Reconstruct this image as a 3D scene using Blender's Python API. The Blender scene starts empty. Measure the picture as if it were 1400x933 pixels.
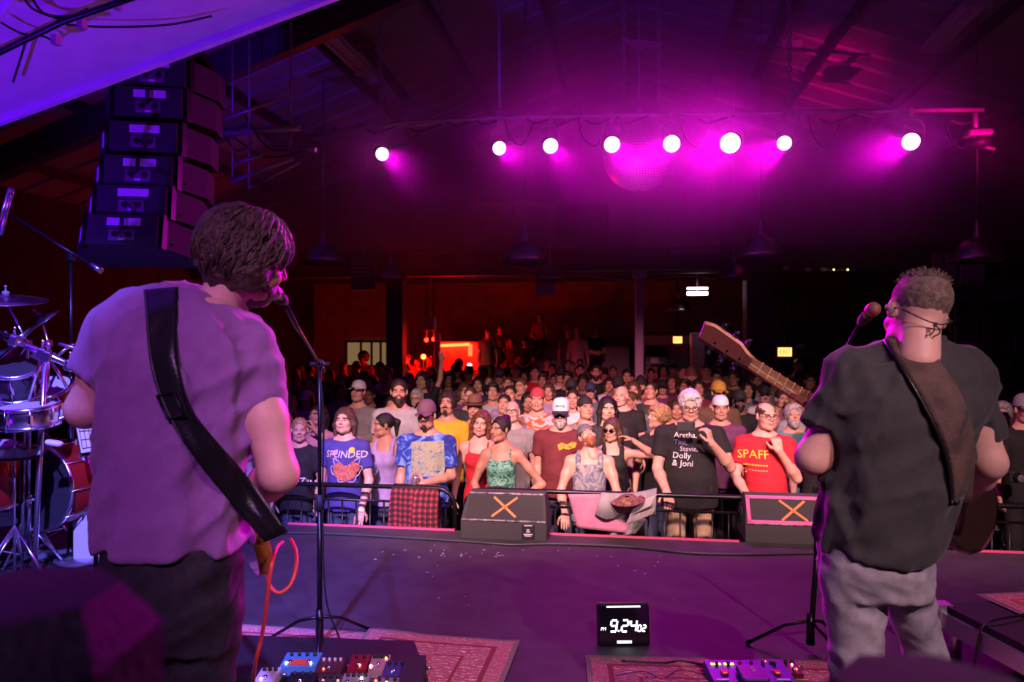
import bpy, bmesh, math, random
import numpy as np
from mathutils import Vector, Matrix, Euler
from mathutils.bvhtree import BVHTree
random.seed(7); np.random.seed(7)
sc = bpy.context.scene
COL = sc.collection
# ------------------------------------------------------------------ camera
# world frame = the hall: +Y runs from the back of the stage into the audience, z = 0 is the hall floor
TH = math.radians(8.5); CAM = Vector((0.0, 0.0, 2.39)); FPX = 1000.0; CX, CY = 700.0, 462.0
RIGHT = Vector((math.cos(TH), math.sin(TH), 0)); FWD = Vector((-math.sin(TH), math.cos(TH), 0)); UP = Vector((0, 0, 1))
cam_d = bpy.data.cameras.new('camera'); cam = bpy.data.objects.new('camera', cam_d); COL.objects.link(cam)
cam.location = CAM; cam.rotation_euler = (math.pi/2, 0, TH)
cam_d.sensor_width = 36; cam_d.lens = 36*FPX/1400; cam_d.shift_y = -(466.5-CY)/1400
cam_d.clip_start = 0.05; cam_d.clip_end = 200
cam_d.dof.use_dof = True; cam_d.dof.focus_distance = 3.6; cam_d.dof.aperture_fstop = 3.2
sc.camera = cam
STAGE = 0.80; EDGE = 5.9
def ray(px, py): return RIGHT*((px-CX)/FPX) + FWD + UP*(-(py-CY)/FPX)
def at(px, py, d): return CAM + ray(px, py)*d
def onz(px, py, z): r = ray(px, py); return CAM + r*((z-CAM.z)/r.z)
def ony(px, py, y): r = ray(px, py); return CAM + r*((y-CAM.y)/r.y)
# ------------------------------------------------------------------ world, exposure
w = bpy.data.worlds.new('world'); sc.world = w; w.use_nodes = True
w.node_tree.nodes['Background'].inputs[0].default_value = (0.30, 0.10, 0.42, 1)
w.node_tree.nodes['Background'].inputs[1].default_value = 0.0
sc.view_settings.view_transform = 'Standard'; sc.view_settings.look = 'None'
sc.view_settings.gamma = 1; sc.view_settings.use_curve_mapping = False
sc.view_settings.exposure = 0.0
cy = sc.cycles
cy.max_bounces = 5; cy.diffuse_bounces = 2; cy.glossy_bounces = 3; cy.transmission_bounces = 4; cy.volume_bounces = 1; cy.volume_step_rate = 2.0; cy.volume_max_steps = 64
cy.sample_clamp_indirect = 4.0; cy.caustics_reflective = False; cy.caustics_refractive = False
# ------------------------------------------------------------------ lights
def aim(o, target):
    d = Vector(target) - o.location
    o.rotation_euler = d.to_track_quat('-Z', 'Y').to_euler()
def spot(name, loc, target, color, watts, deg, blend=0.3, size=0.06, square=False, spin=0.0):
    l = bpy.data.lights.new(name, 'SPOT'); o = bpy.data.objects.new(name, l); COL.objects.link(o)
    o.location = loc; aim(o, target)
    if spin: o.rotation_euler = (o.rotation_euler.to_matrix() @ Matrix.Rotation(spin, 3, 'Z')).to_euler()
    l.color = color; l.energy = watts; l.spot_size = math.radians(deg); l.spot_blend = blend; l.shadow_soft_size = size
    l.use_square = square
    return o
def point(name, loc, color, watts, size=0.1):
    l = bpy.data.lights.new(name, 'POINT'); o = bpy.data.objects.new(name, l); COL.objects.link(o)
    o.location = loc; l.color = color; l.energy = watts; l.shadow_soft_size = size; return o
MAG = (1.0, 0.03, 0.78); PINK = (1.0, 0.42, 0.62); BLUE = (0.09, 0.05, 1.0); PURP = (0.42, 0.10, 1.0); RED = (1.0, 0.02, 0.05); WARM = (1.0, 0.72, 0.60)
HOTPINK = (1.0, 0.03, 0.22)
# the stage rig above and behind the camera: crowd wash, neutral and purple rear wash, blue on the drums
spot('crowd_wash_left_offscreen', (-1.4, 0.5, 5.2), (-1.3, 7.6, 1.2), (1.0, 0.52, 0.52), 4600, 34, 0.8, 0.15)
spot('crowd_wash_middle_offscreen', (0.6, 0.5, 5.2), (0.4, 7.6, 1.2), (1.0, 0.52, 0.52), 3000, 30, 0.8, 0.15)
spot('crowd_wash_right_offscreen', (2.8, 0.5, 5.2), (2.2, 7.6, 1.2), (1.0, 0.52, 0.52), 3000, 32, 0.8, 0.15)
spot('crowd_wash_far_offscreen', (0.3, 0.5, 5.2), (-0.2, 12.0, 1.5), (1.0, 0.22, 0.42), 2400, 18, 0.9, 0.15)
spot('rear_wash_right_offscreen', (3.4, -2.2, 5.6), (1.1, 2.8, 1.3), (1.0, 0.62, 0.72), 1000, 44, 0.6, 0.05)
spot('rear_wash_purple_offscreen', (-0.2, -2.2, 4.8), (-1.1, 2.0, 1.9), (0.74, 0.26, 1.0), 500, 30, 0.7, 0.08)
spot('rear_wash_floor_offscreen', (1.5, -2.0, 5.6), (-0.75, 3.9, 0.8), (1.0, 0.60, 0.70), 600, 26, 0.8, 0.05)
spot('drum_wash_offscreen', (-1.2, 0.2, 5.4), (-3.6, 3.9, 1.0), (0.18, 0.14, 1.0), 5200, 50, 0.6, 0.06)
# floor lamps at the two sides of the stage that throw colour on the soffit and the roof
spot('soffit_wash_left_offscreen', (-5.2, 1.4, 1.0), (-4.3, 3.6, 4.3), (0.13, 0.0, 1.0), 1100, 80, 0.7, 0.05)
# ------------------------------------------------------------------ materials
MATS = {}
def mat(name, col, rough=0.6, metal=0.0, emit=None, estr=0.0, noise=0.0, nscale=20.0, bump=0.0, bscale=60.0, spec=0.5, coat=0.0, sheen=0.0, col2=None):
    if name in MATS: return MATS[name]
    m = bpy.data.materials.new(name); m.use_nodes = True; nt = m.node_tree; b = nt.nodes['Principled BSDF']
    c = tuple(col)+(1,) if len(col) == 3 else col
    b.inputs['Base Color'].default_value = c; b.inputs['Roughness'].default_value = rough; b.inputs['Metallic'].default_value = metal
    b.inputs['Specular IOR Level'].default_value = spec
    if coat: b.inputs['Coat Weight'].default_value = coat
    if sheen: b.inputs['Sheen Weight'].default_value = sheen
    if emit: b.inputs['Emission Color'].default_value = tuple(emit)+(1,); b.inputs['Emission Strength'].default_value = estr
    if noise or bump or col2:
        tc = nt.nodes.new('ShaderNodeTexCoord')
    if noise or col2:
        n = nt.nodes.new('ShaderNodeTexNoise'); n.inputs['Scale'].default_value = nscale; n.inputs['Detail'].default_value = 4
        nt.links.new(tc.outputs['Object'], n.inputs['Vector'])
        r = nt.nodes.new('ShaderNodeValToRGB'); r.color_ramp.elements[0].position = 0.35; r.color_ramp.elements[1].position = 0.68
        lo = tuple(max(0, x*(1-noise)) for x in c[:3])+(1,); hi = tuple(min(1, x*(1+noise)) for x in c[:3])+(1,)
        if col2: lo, hi = c, tuple(col2)+(1,)
        r.color_ramp.elements[0].color = lo; r.color_ramp.elements[1].color = hi
        nt.links.new(n.outputs['Fac'], r.inputs['Fac']); nt.links.new(r.outputs['Color'], b.inputs['Base Color'])
    if bump:
        n2 = nt.nodes.new('ShaderNodeTexNoise'); n2.inputs['Scale'].default_value = bscale; n2.inputs['Detail'].default_value = 3
        nt.links.new(tc.outputs['Object'], n2.inputs['Vector'])
        bp = nt.nodes.new('ShaderNodeBump'); bp.inputs['Strength'].default_value = bump; bp.inputs['Distance'].default_value = 0.01
        nt.links.new(n2.outputs['Fac'], bp.inputs['Height']); nt.links.new(bp.outputs['Normal'], b.inputs['Normal'])
    MATS[name] = m; return m
def glow(name, col, s):
    if name in MATS: return MATS[name]
    m = bpy.data.materials.new(name); m.use_nodes = True; nt = m.node_tree; nt.nodes.clear()
    e = nt.nodes.new('ShaderNodeEmission'); o = nt.nodes.new('ShaderNodeOutputMaterial')
    e.inputs[0].default_value = tuple(col)+(1,); e.inputs[1].default_value = s; nt.links.new(e.outputs[0], o.inputs[0])
    MATS[name] = m; return m
BLACK = mat('black_paint', (0.012, 0.012, 0.014), 0.55, bump=0.15)
BLKMETAL = mat('black_metal', (0.015, 0.015, 0.017), 0.32, 0.6)
STEEL = mat('steel', (0.55, 0.55, 0.58), 0.28, 1.0)
CHROME = mat('chrome', (0.85, 0.85, 0.88), 0.22, 1.0)
ALU = mat('aluminium', (0.62, 0.62, 0.66), 0.35, 0.9, bump=0.05)
WHITE = mat('white_paint', (0.80, 0.80, 0.82), 0.6)
RUBBER = mat('black_rubber', (0.02, 0.02, 0.022), 0.7)
CABLE = mat('black_cable', (0.014, 0.014, 0.016), 0.45)
# ------------------------------------------------------------------ mesh builder
class MB:
    def __init__(s): s.v = []; s.f = []; s.m = []; s.sm = []
    def add(s, vs, fs, mi=0, smooth=False):
        o = len(s.v); s.v.extend(Vector(v) for v in vs)
        for f in fs: s.f.append(tuple(i+o for i in f)); s.m.append(mi); s.sm.append(smooth)
        return s
    def box(s, c, size, rot=None, mi=0, bev=0.0):
        c = Vector(c); hx, hy, hz = size[0]/2, size[1]/2, size[2]/2
        if bev <= 0:
            vs = [Vector((x, y, z)) for z in (-hz, hz) for y in (-hy, hy) for x in (-hx, hx)]
            fs = [(0, 2, 3, 1), (4, 5, 7, 6), (0, 1, 5, 4), (2, 6, 7, 3), (0, 4, 6, 2), (1, 3, 7, 5)]
        else:
            b = min(bev, hx*.9, hy*.9, hz*.9); vs = []; fs = []
            def ringz(z, ins):
                x, y = hx-ins, hy-ins
                return [Vector(p) for p in ((-x+b, -y, z), (x-b, -y, z), (x, -y+b, z), (x, y-b, z), (x-b, y, z), (-x+b, y, z), (-x, y-b, z), (-x, -y+b, z))]
            for z, ins in ((-hz, b*.6), (-hz+b, 0), (hz-b, 0), (hz, b*.6)): vs += ringz(z, ins)
            for k in range(3):
                for i in range(8): fs.append((k*8+i, k*8+(i+1) % 8, (k+1)*8+(i+1) % 8, (k+1)*8+i))
            fs.append(tuple(range(7, -1, -1))); fs.append(tuple(range(24, 32)))
        if rot is not None:
            R = rot if isinstance(rot, Matrix) else Euler(rot).to_matrix()
            vs = [R @ v for v in vs]
        return s.add([v+c for v in vs], fs, mi)
    def beam(s, p0, p1, w, h, mi=0, up=(0, 0, 1)):
        p0, p1 = Vector(p0), Vector(p1); d = (p1-p0); L = d.length; d.normalize()
        u = Vector(up); r = d.cross(u)
        if r.length < 1e-4: r = d.cross(Vector((1, 0, 0)))
        r.normalize(); u = r.cross(d)
        vs = []
        for p in (p0, p1):
            for a, b in ((-1, -1), (1, -1), (1, 1), (-1, 1)): vs.append(p + r*(a*w/2) + u*(b*h/2))
        return s.add(vs, [(0, 1, 2, 3), (7, 6, 5, 4), (0, 4, 5, 1), (1, 5, 6, 2), (2, 6, 7, 3), (3, 7, 4, 0)], mi)
    def tube(s, pts, r, n=8, mi=0, closed=False, cap=True):
        pts = [Vector(p) for p in pts]; N = len(pts); rs = r if isinstance(r, (list, tuple)) else [r]*N
        vs = []; prev = None
        for i, p in enumerate(pts):
            a = pts[(i-1) % N] if (i > 0 or closed) else p; b = pts[(i+1) % N] if (i < N-1 or closed) else p
            t = (b-a)
            if t.length < 1e-9: t = Vector((0, 0, 1))
            t.normalize()
            if prev is None:
                q = Vector((0, 0, 1)) if abs(t.z) < .9 else Vector((1, 0, 0)); u = t.cross(q).normalized()
            else:
                u = prev - t*prev.dot(t)
                u = u.normalized() if u.length > 1e-6 else t.orthogonal().normalized()
            prev = u; v = t.cross(u)
            for k in range(n):
                an = 2*math.pi*k/n; vs.append(p + (u*math.cos(an)+v*math.sin(an))*rs[i])
        fs = []
        for i in range(N if closed else N-1):
            j = (i+1) % N
            for k in range(n): fs.append((i*n+k, i*n+(k+1) % n, j*n+(k+1) % n, j*n+k))
        s.add(vs, fs, mi, n > 5)
        if cap and not closed:
            o = len(s.v)-N*n
            s.f.append(tuple(o+k for k in range(n-1, -1, -1))); s.m.append(mi); s.sm.append(False)
            s.f.append(tuple(o+(N-1)*n+k for k in range(n))); s.m.append(mi); s.sm.append(False)
        return s
    def cyl(s, p0, p1, r0, r1=None, n=16, mi=0): return s.tube([p0, p1], [r0, r0 if r1 is None else r1], n, mi)
    def lathe(s, prof, n=24, M=None, mi=0, smooth=True):
        M = M or Matrix.Identity(4); vs = []; N = len(prof)
        for r, z in prof:
            for k in range(n):
                a = 2*math.pi*k/n; vs.append(M @ Vector((r*math.cos(a), r*math.sin(a), z)))
        fs = []
        for i in range(N-1):
            for k in range(n): fs.append((i*n+k, i*n+(k+1) % n, (i+1)*n+(k+1) % n, (i+1)*n+k))
        return s.add(vs, fs, mi, smooth)
    def ball(s, c, r, n=12, mi=0, sq=(1, 1, 1), R=None):
        M = Matrix.Translation(c) @ (R.to_4x4() if R else Matrix.Identity(4)) @ Matrix.Diagonal((sq[0], sq[1], sq[2], 1))
        k = max(4, n//2)
        return s.lathe([(max(1e-4, r*math.sin(math.pi*i/k)), -r*math.cos(math.pi*i/k)) for i in range(k+1)], n, M, mi)
    def prism(s, poly, t, M=None, mi=0):
        """poly: 2-D outline (x,y), extruded from z=0 to z=t"""
        M = M or Matrix.Identity(4); n = len(poly)
        vs = [M @ Vector((x, y, 0)) for x, y in poly]+[M @ Vector((x, y, t)) for x, y in poly]
        fs = [tuple(range(n-1, -1, -1)), tuple(range(n, 2*n))]+[(i, (i+1) % n, n+(i+1) % n, n+i) for i in range(n)]
        return s.add(vs, fs, mi)
    def grid(s, fn, nu, nv, mi=0, smooth=True, thick=None):
        vs = [Vector(fn(i/nu, j/nv)) for i in range(nu+1) for j in range(nv+1)]
        fs = [(i*(nv+1)+j, (i+1)*(nv+1)+j, (i+1)*(nv+1)+j+1, i*(nv+1)+j+1) for i in range(nu) for j in range(nv)]
        s.add(vs, fs, mi, smooth)
        return s
    def build(s, name, mats, parent=None, world=True):
        me = bpy.data.meshes.new(name)
        vs = s.v
        if parent is not None and world:
            Mi = parent.matrix_basis.inverted(); vs = [Mi @ v for v in vs]
        me.from_pydata([tuple(v) for v in vs], [], s.f)
        if not isinstance(mats, (list, tuple)): mats = [mats]
        for m in mats: me.materials.append(m)
        me.polygons.foreach_set('material_index', s.m); me.polygons.foreach_set('use_smooth', s.sm)
        me.update()
        o = bpy.data.objects.new(name, me); COL.objects.link(o)
        if parent is not None: o.parent = parent
        return o
def tag(o, label=None, cat=None, group=None, kind=None):
    if label: o['label'] = label
    if cat: o['category'] = cat
    if group: o['group'] = group
    if kind: o['kind'] = kind
    return o
def thing(name, loc, label, cat, group=None, rz=0.0):
    o = bpy.data.objects.new(name, None); COL.objects.link(o); o.location = loc; o.rotation_euler = (0, 0, rz)
    o.empty_display_size = 0.1
    return tag(o, label, cat, group)
def refresh(o): o.matrix_basis = Matrix.LocRotScale(o.location, o.rotation_euler, o.scale)
def struct(name, mb, mats, parent=None): return tag(mb.build(name, mats, parent), kind='structure') if parent is None else mb.build(name, mats, parent)
def copy_tree(o, parent=None):
    c = o.copy(); COL.objects.link(c)
    if parent is not None: c.parent = parent
    for ch in [x for x in bpy.data.objects if x.parent == o]: copy_tree(ch, c)
    return c
def bez(p, n=16):
    """Catmull-Rom through the points"""
    p = [Vector(x) for x in p]; out = []
    for i in range(len(p)-1):
        a = p[max(i-1, 0)]; b = p[i]; c = p[i+1]; d = p[min(i+2, len(p)-1)]
        for k in range(n):
            t = k/n; out.append(0.5*((2*b)+(c-a)*t+(2*a-5*b+4*c-d)*t*t+(3*b-a-3*c+d)*t**3))
    out.append(p[-1]); return out
# ------------------------------------------------------------------ the hall
M_FLOOR = mat('hall_floor', (0.034, 0.033, 0.033), 0.5, noise=0.4, nscale=3)
M_STAGE = mat('stage_floor', (0.040, 0.038, 0.040), 0.65, noise=0.25, nscale=6, bump=0.12, bscale=90)
M_WALL = mat('dark_wall', (0.044, 0.042, 0.042), 0.8, noise=0.3, nscale=2)
M_DECK = mat('roof_deck', (0.40, 0.39, 0.38), 0.7, noise=0.12, nscale=3)
M_GABLE = mat('gable_board', (0.30, 0.29, 0.28), 0.75, noise=0.12, nscale=4)
M_FRAME = mat('frame_paint', (0.07, 0.07, 0.07), 0.5)
M_REDWALL = mat('bar_wall', (0.42, 0.36, 0.34), 0.8, noise=0.15, nscale=3)
M_SOFFIT = mat('white_soffit', (0.74, 0.73, 0.72), 0.55, noise=0.06, nscale=5)
M_PANELW = mat('wall_sheet', (0.34, 0.33, 0.33), 0.7, noise=0.1, nscale=5)
RX, RZ, PITCH = 0.3, 8.0, 0.35; XL, XR = -9.2, 9.8; YB, YG, YE = -4.0, 15.0, 21.0
def roofz(x): return RZ - PITCH*abs(x-RX)
m = MB(); m.box(((XL+XR)/2, (YB+YE)/2, -0.05), (XR-XL+.4, YE-YB+.4, 0.1)); struct('floor', m, M_FLOOR)
m = MB(); m.box((0.3, (YB+EDGE)/2, STAGE/2), (15.0, EDGE-YB, STAGE-.002)); stage = struct('floor_stage', m, M_STAGE)
# strips of tape and the pink trim on the lip of the stage
M_TRIM = mat('pink_trim', (0.75, 0.10, 0.22), 0.5)
segs = [(-7.0, -3.05), (-2.05, -0.48), (0.40, 1.80), (2.75, 7.5)]
for a, b in ((395, 622), (752, 1010), (1310, 1400)):
    p0 = ony(a, 700, EDGE); p1 = ony(b, 700, EDGE)
    m = MB(); m.box(((p0.x+p1.x)/2, EDGE-.012, STAGE+.006), (p1.x-p0.x, 0.028, 0.012)); m.build('edge_tape', M_TRIM, stage)
m = MB(); m.box((XL-.05, (YB+YE)/2, 2.6), (0.1, YE-YB, 5.4)); struct('wall_left', m, M_WALL)
m = MB(); m.box((XR+.05, (YB+YE)/2, 2.6), (0.1, YE-YB, 5.4)); struct('wall_right', m, M_WALL)
m = MB(); m.box(((XL+XR)/2, YB-.05, 4.2), (XR-XL, 0.1, 8.6)); struct('wall_stage', m, M_WALL)
m = MB(); m.box(((XL+XR)/2, YE+.05, 2.2), (XR-XL, 0.1, 4.4)); struct('wall_back', m, M_REDWALL)
# roof: decking sheets that run down each slope
for side, name, xe in ((-1, 'ceiling_left', XL-.1), (1, 'ceiling_right', XR+.1)):
    root = tag(bpy.data.objects.new(name, None), kind='structure'); COL.objects.link(root)
    n = 16; dy = (YG+.2-YB)/n; ze = roofz(xe)
    rib = None
    for i in range(n):
        y0 = YB+i*dy; m = MB()
        for k in range(3):   # a sheet with two shallow ribs pressed into it
            pass
        yy = [y0+.01, y0+dy*.30, y0+dy*.33, y0+dy*.37, y0+dy*.40, y0+dy*.72, y0+dy*.75, y0+dy*.79, y0+dy*.82, y0+dy-.01]
        hh = [0, 0, -.035, -.035, 0, 0, -.035, -.035, 0, 0]
        vs = [(RX, y, RZ+h) for y, h in zip(yy, hh)]+[(xe, y, ze+h) for y, h in zip(yy, hh)]
        K = len(yy); m.add(vs, [(j, j+1, K+j+1, K+j) for j in range(K-1)])
        m.add([(v[0], v[1], v[2]+.08) for v in (vs[0], vs[K-1], vs[2*K-1], vs[K])], [(0, 1, 2, 3)])
        m.build('roof_sheet', M_DECK, root)
    # purlins along the hall
    for k in range(1, 7):
        x = RX+side*1.45*k
        m = MB(); m.beam((x, YB, roofz(x)-.09), (x, YG, roofz(x)-.09), .07, .14); m.build('purlin', M_FRAME, root)
# rigid frames across the hall
for y in (2.2, 8.6):
    root = tag(bpy.data.objects.new('trim_1', None), kind='structure'); COL.objects.link(root)
    for side, xe in ((-1, XL), (1, XR)):
        z0, z1 = RZ-.34, roofz(xe)-.34
        for off, w_, h_ in ((0, .02, .36), (.18, .16, .025), (-.18, .16, .025)):
            m = MB(); m.beam((RX, y, z0+off), (xe, y, z1+off), w_, h_); m.build('rafter', M_FRAME, root)
        m = MB(); m.box((xe-side*.15, y, z1/2), (.24, .18, z1)); m.build('frame_leg', M_FRAME, root)
# gable wall over the opening to the bar
HZ0, HZ1 = 3.70, 4.15
root = tag(bpy.data.objects.new('wall_gable', None), kind='structure'); COL.objects.link(root)
nb = 12
for i in range(nb):
    x0 = XL+(XR-XL)*i/nb; x1 = XL+(XR-XL)*(i+1)/nb-.012
    poly = [(x0, HZ1)]+[(x1, HZ1), (x1, roofz(x1)-.02)]+([(RX, RZ-.02)] if x0 < RX < x1 else [])+[(x0, roofz(x0)-.02)]
    m = MB(); m.prism(poly, .06, Matrix.Translation((0, YG+.06, 0)) @ Matrix.Rotation(math.pi/2, 4, 'X')); m.build('wall_board', M_GABLE, root)
# dark raked bulkhead in front of the gable boards (inner peak at 125 px)
pk = ony(875, 118, 14.4); pl = ony(655, 205, 14.4); pr = ony(1110, 190, 14.4)
M_BULK = mat('bulkhead', (0.15, 0.15, 0.15), 0.8, noise=0.1)
m = MB()
for a, b in ((pl, pk), (pk, pr)): m.beam(a, b, .3, .22)
m.build('bulkhead_rafter', M_FRAME, root)
m = MB(); m.box(((XL+XR)/2, YG-.1, (HZ0+HZ1)/2), (XR-XL, .35, HZ1-HZ0)); m.box(((XL+XR)/2, YG-.3, HZ0-.02), (XR-XL, .2, .05)); m.box(((XL+XR)/2, YG-.3, HZ1), (XR-XL, .3, .05))
m.build('header_beam', M_FRAME, root)
# ceiling over the bar area
m = MB(); m.box(((XL+XR)/2, (YG+YE)/2, 4.05), (XR-XL, YE-YG, .1)); struct('ceiling_bar', m, M_WALL)
# columns under the header
M_COLD = mat('column_dark', (0.10, 0.10, 0.10), 0.6); M_COLW = mat('column_white', (0.74, 0.73, 0.72), 0.55)
def column(pxa, pxb, y, mt, deep):
    a, b = ony(pxa, 450, y), ony(pxb, 450, y)
    m = MB(); m.box(((a.x+b.x)/2, y, HZ0/2), (b.x-a.x, deep, HZ0), bev=.02); m.box(((a.x+b.x)/2, y, HZ0-.06), (b.x-a.x+.1, deep+.1, .12)); struct('column', m, mt)
column(531, 553, 14.6, M_COLD, .32); column(868, 880, 14.6, M_COLW, .18); column(1018, 1054, 14.6, M_COLD, .5)
# the white sloped soffit that hangs over the left of the stage
e0, e1 = ony(-120, 205, 5.0), ony(470, -16, 5.0)
d = (e1-e0)
def soff(u, y, dz=0): p = e0+d*u; return Vector((p.x, y, p.z+dz))
m = MB(); m.add([soff(0, -1), soff(1, -1), soff(1, 5), soff(0, 5), soff(0, -1, .12), soff(1, -1, .12), soff(1, 5, .12), soff(0, 5, .12)],
    [(0, 3, 2, 1), (4, 5, 6, 7), (0, 4, 7, 3), (1, 2, 6, 5), (3, 7, 6, 2), (0, 1, 5, 4)])
sf = struct('ceiling_soffit', m, M_SOFFIT)
m = MB(); m.beam(soff(0, 5.02, .02), soff(1, 5.02, .02), .05, .13); m.build('soffit_edge', M_SOFFIT, sf)
for y in (1.0, 3.0):
    m = MB(); m.beam(soff(0, y, -.012), soff(1, y, -.012), .04, .02); m.build('batten', M_SOFFIT, sf)
# ------------------------------------------------------------------ lighting bar, stage lamps, mirror ball, chains
BARY = 9.0
V_ = lambda *a: Vector(a)
def bp(px, py, y=BARY): return ony(px, py, y)
M_CHAIN = mat('chain_steel', (0.44, 0.44, 0.44), 0.4, 0.8)
M_PIPE = mat('pipe_paint', (0.40, 0.40, 0.40), 0.4, 0.4)
M_CAN = mat('lamp_can', (0.02, 0.02, 0.022), 0.5)
M_LENS = glow('lamp_lens', (1.0, 0.55, 0.95), 3.5)
bar = thing('lighting_bar', bp(873, 157), 'long steel lighting bar hung on chains across the hall under the mirror ball', 'lighting bar'); refresh(bar)
m = MB(); m.tube([bp(415, 187), bp(480, 178), bp(560, 167), bp(700, 160), bp(873, 157), bp(1000, 155), bp(1170, 152), bp(1345, 150)], .026, 8, 0); m.build('pipe', M_PIPE, bar)
m = MB(); m.tube([bp(430, 178, 9.15), bp(560, 172, 9.15), bp(640, 165, 9.15)], .02, 6); m.build('pipe', M_PIPE, bar)
for k, (px, dy) in enumerate(((455, 3), (500, 5), (560, 3), (610, 7), (650, 5), (720, 3), (800, 5), (840, 4), (955, 3), (1120, 3), (1300, 4))):
    m = MB(); a = bp(px, 160+dy if px > 560 else 172+dy); m.tube(bez([a, a+Vector((.12, 0, -.05)), a+Vector((.3, .02, .0)), a+Vector((.42, 0, .03))], 5), .014, 5); m.build('cable', CABLE, bar)
for px in (690, 790, 930, 1105, 1290):
    a = bp(px, 158); m = MB(); m.tube(bez([a, a+Vector((.05, -.02, -.25)), a+Vector((.22, 0, -.38)), a+Vector((.36, 0, -.1))], 6), .01, 5); m.build('cable', CABLE, bar)
LAMPS = [(523, 211, 19, 178), (683, 203, 19, 160), (753, 200, 21, 160), (837, 198, 22, 158), (918, 197, 23, 157), (998, 196, 27, 155), (1072, 196, 19, 154), (1245, 194, 22, 151)]
TARG = [(0.75, 2.35, 2.0), (0.8, 2.35, 2.2), (0.75, 2.35, 1.8), (0.8, 2.35, 2.1), (-1.1, 1.85, 2.1), (-1.05, 1.9, 2.25), (-1.0, 1.85, 1.9), (-1.0, 1.85, 2.2)]
for i, (px, py, dpx, bpy_) in enumerate(LAMPS):
    c = bp(px, py, BARY); r = .5*dpx/1000*BARY*.98
    word = ['alone beside the red lit roof', 'third along from the roof chain, tilted to the drums', 'in a pale wire yoke', 'overlapping the mirror ball on its drum side', 'overlapping the mirror ball in a square yoke',
            'the brightest one, in thick haze', 'small one below the chain past the haze', 'at the far end of the bar by the fan'][i]
    t = thing('stage_lamp', c, 'glowing white stage lamp '+word, 'stage lamp', 'stage lamps on the lighting bar'); refresh(t)
    ax = (Vector(TARG[i])-c).normalized()
    Rm = ax.to_track_quat('Z', 'Y').to_matrix().to_4x4(); M = Matrix.Translation(c) @ Rm
    m = MB(); m.lathe([(.03, -.34), (r*.85, -.30), (r*1.08, -.10), (r*1.12, -.012), (r*1.02, -.012)], 20, M); can_ = m.build('can', M_CAN, t)
    m = MB(); m.lathe([(1e-4, .004), (r*.6, .003), (r*.98, -.008), (r*1.0, -.02), (1e-4, -.02)], 24, M); ln = m.build('lens', M_LENS, t); ln.parent = can_
    top = bp(px, bpy_); yk = MB(); s = Vector((1, 0, 0))*(r*1.25); ck = c-ax*.13
    yk.tube([ck-s, ck-s+Vector((0, 0, .17)), ck-s*.6+Vector((0, 0, .24)), ck+s*.6+Vector((0, 0, .24)), ck+s+Vector((0, 0, .17)), ck+s], .009, 6)
    yk.tube([ck+Vector((0, 0, .24)), top], .012, 6); yk.build('yoke', M_PIPE, t)
    m = MB(); m.box(top+Vector((0, 0, -.02)), (.05, .07, .1), bev=.01); m.build('clamp', M_PIPE, t)
    for nm, tg, en, ang, bl in (('stage_lamp_beam', Vector(TARG[i]), (900, 900, 900, 900, 1100, 1300, 1100, 1100)[i], 17, .7), ('stage_lamp_spill', c+ax, (20, 70, 150, 90, 100, 300, 45, 80)[i], 140, 1.0)):
        o = spot(nm, c+ax*.03, tg, (1.0, 0.0, 0.86), en, ang, bl, r*.8); o.parent = t; o.location = ax*.03
# chains
def chain(name, p0, p1, label, link=.085):
    t = thing(name, p0, label, 'chain', 'chains that carry the lighting bar'); refresh(t)
    p0, p1 = Vector(p0), Vector(p1); n = max(2, int((p1-p0).length/(link*.78))); d = (p1-p0)/n
    me = None
    for i in range(n):
        c = p0+d*(i+.5); a = link*.5; bw = link*.27; u = d.normalized(); v = Vector((1, 0, 0)) if i % 2 else Vector((.3, .95, 0))
        v = (v-u*v.dot(u)).normalized()
        if me is None or i < 2:
            m = MB(); m.tube([u*(a*math.sin(q))+v*(bw*math.cos(q)) for q in [k*math.pi/4 for k in range(8)]], .012, 5, 0, True)
            o = m.build('link', M_CHAIN, t, world=False); o.location = c-p0
            if i == 0: me = o.data
            else: me2 = o.data
        else:
            o = bpy.data.objects.new('link', me if i % 2 == 0 else me2); COL.objects.link(o); o.parent = t; o.location = c-p0
for px, py, ptop, lab in ((853, 157, -40, 'steel chain beside the mirror ball rod, on the drum side'), (901, 156, -40, 'steel chain beside the mirror ball rod, on the exit side'),
                         (1079, 153, -40, 'steel chain lit pink above the small stage lamp'), (520, 172, 104, 'short red lit chain by the fluorescent fixture')):
    a = bp(px, py); b = bp(px, ptop); b.z = min(b.z, roofz(b.x)-.15) if ptop < 0 else b.z
    if ptop > 0: b.z = roofz(b.x)-.02
    else: b.z = roofz(b.x)-.02
    chain('chain', b, a, lab)
t = thing('drop_rod', bp(683, 157), 'straight steel drop rod holding the lighting bar over two lamps', 'rod'); refresh(t)
a = bp(683, 157); m = MB(); m.cyl(a, (a.x, a.y, roofz(a.x)-.0), .022, n=8); m.build('rod', M_PIPE, t)
m = MB(); m.box(a, (.09, .09, .08), bev=.01); m.build('clamp', M_PIPE, t)
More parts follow.
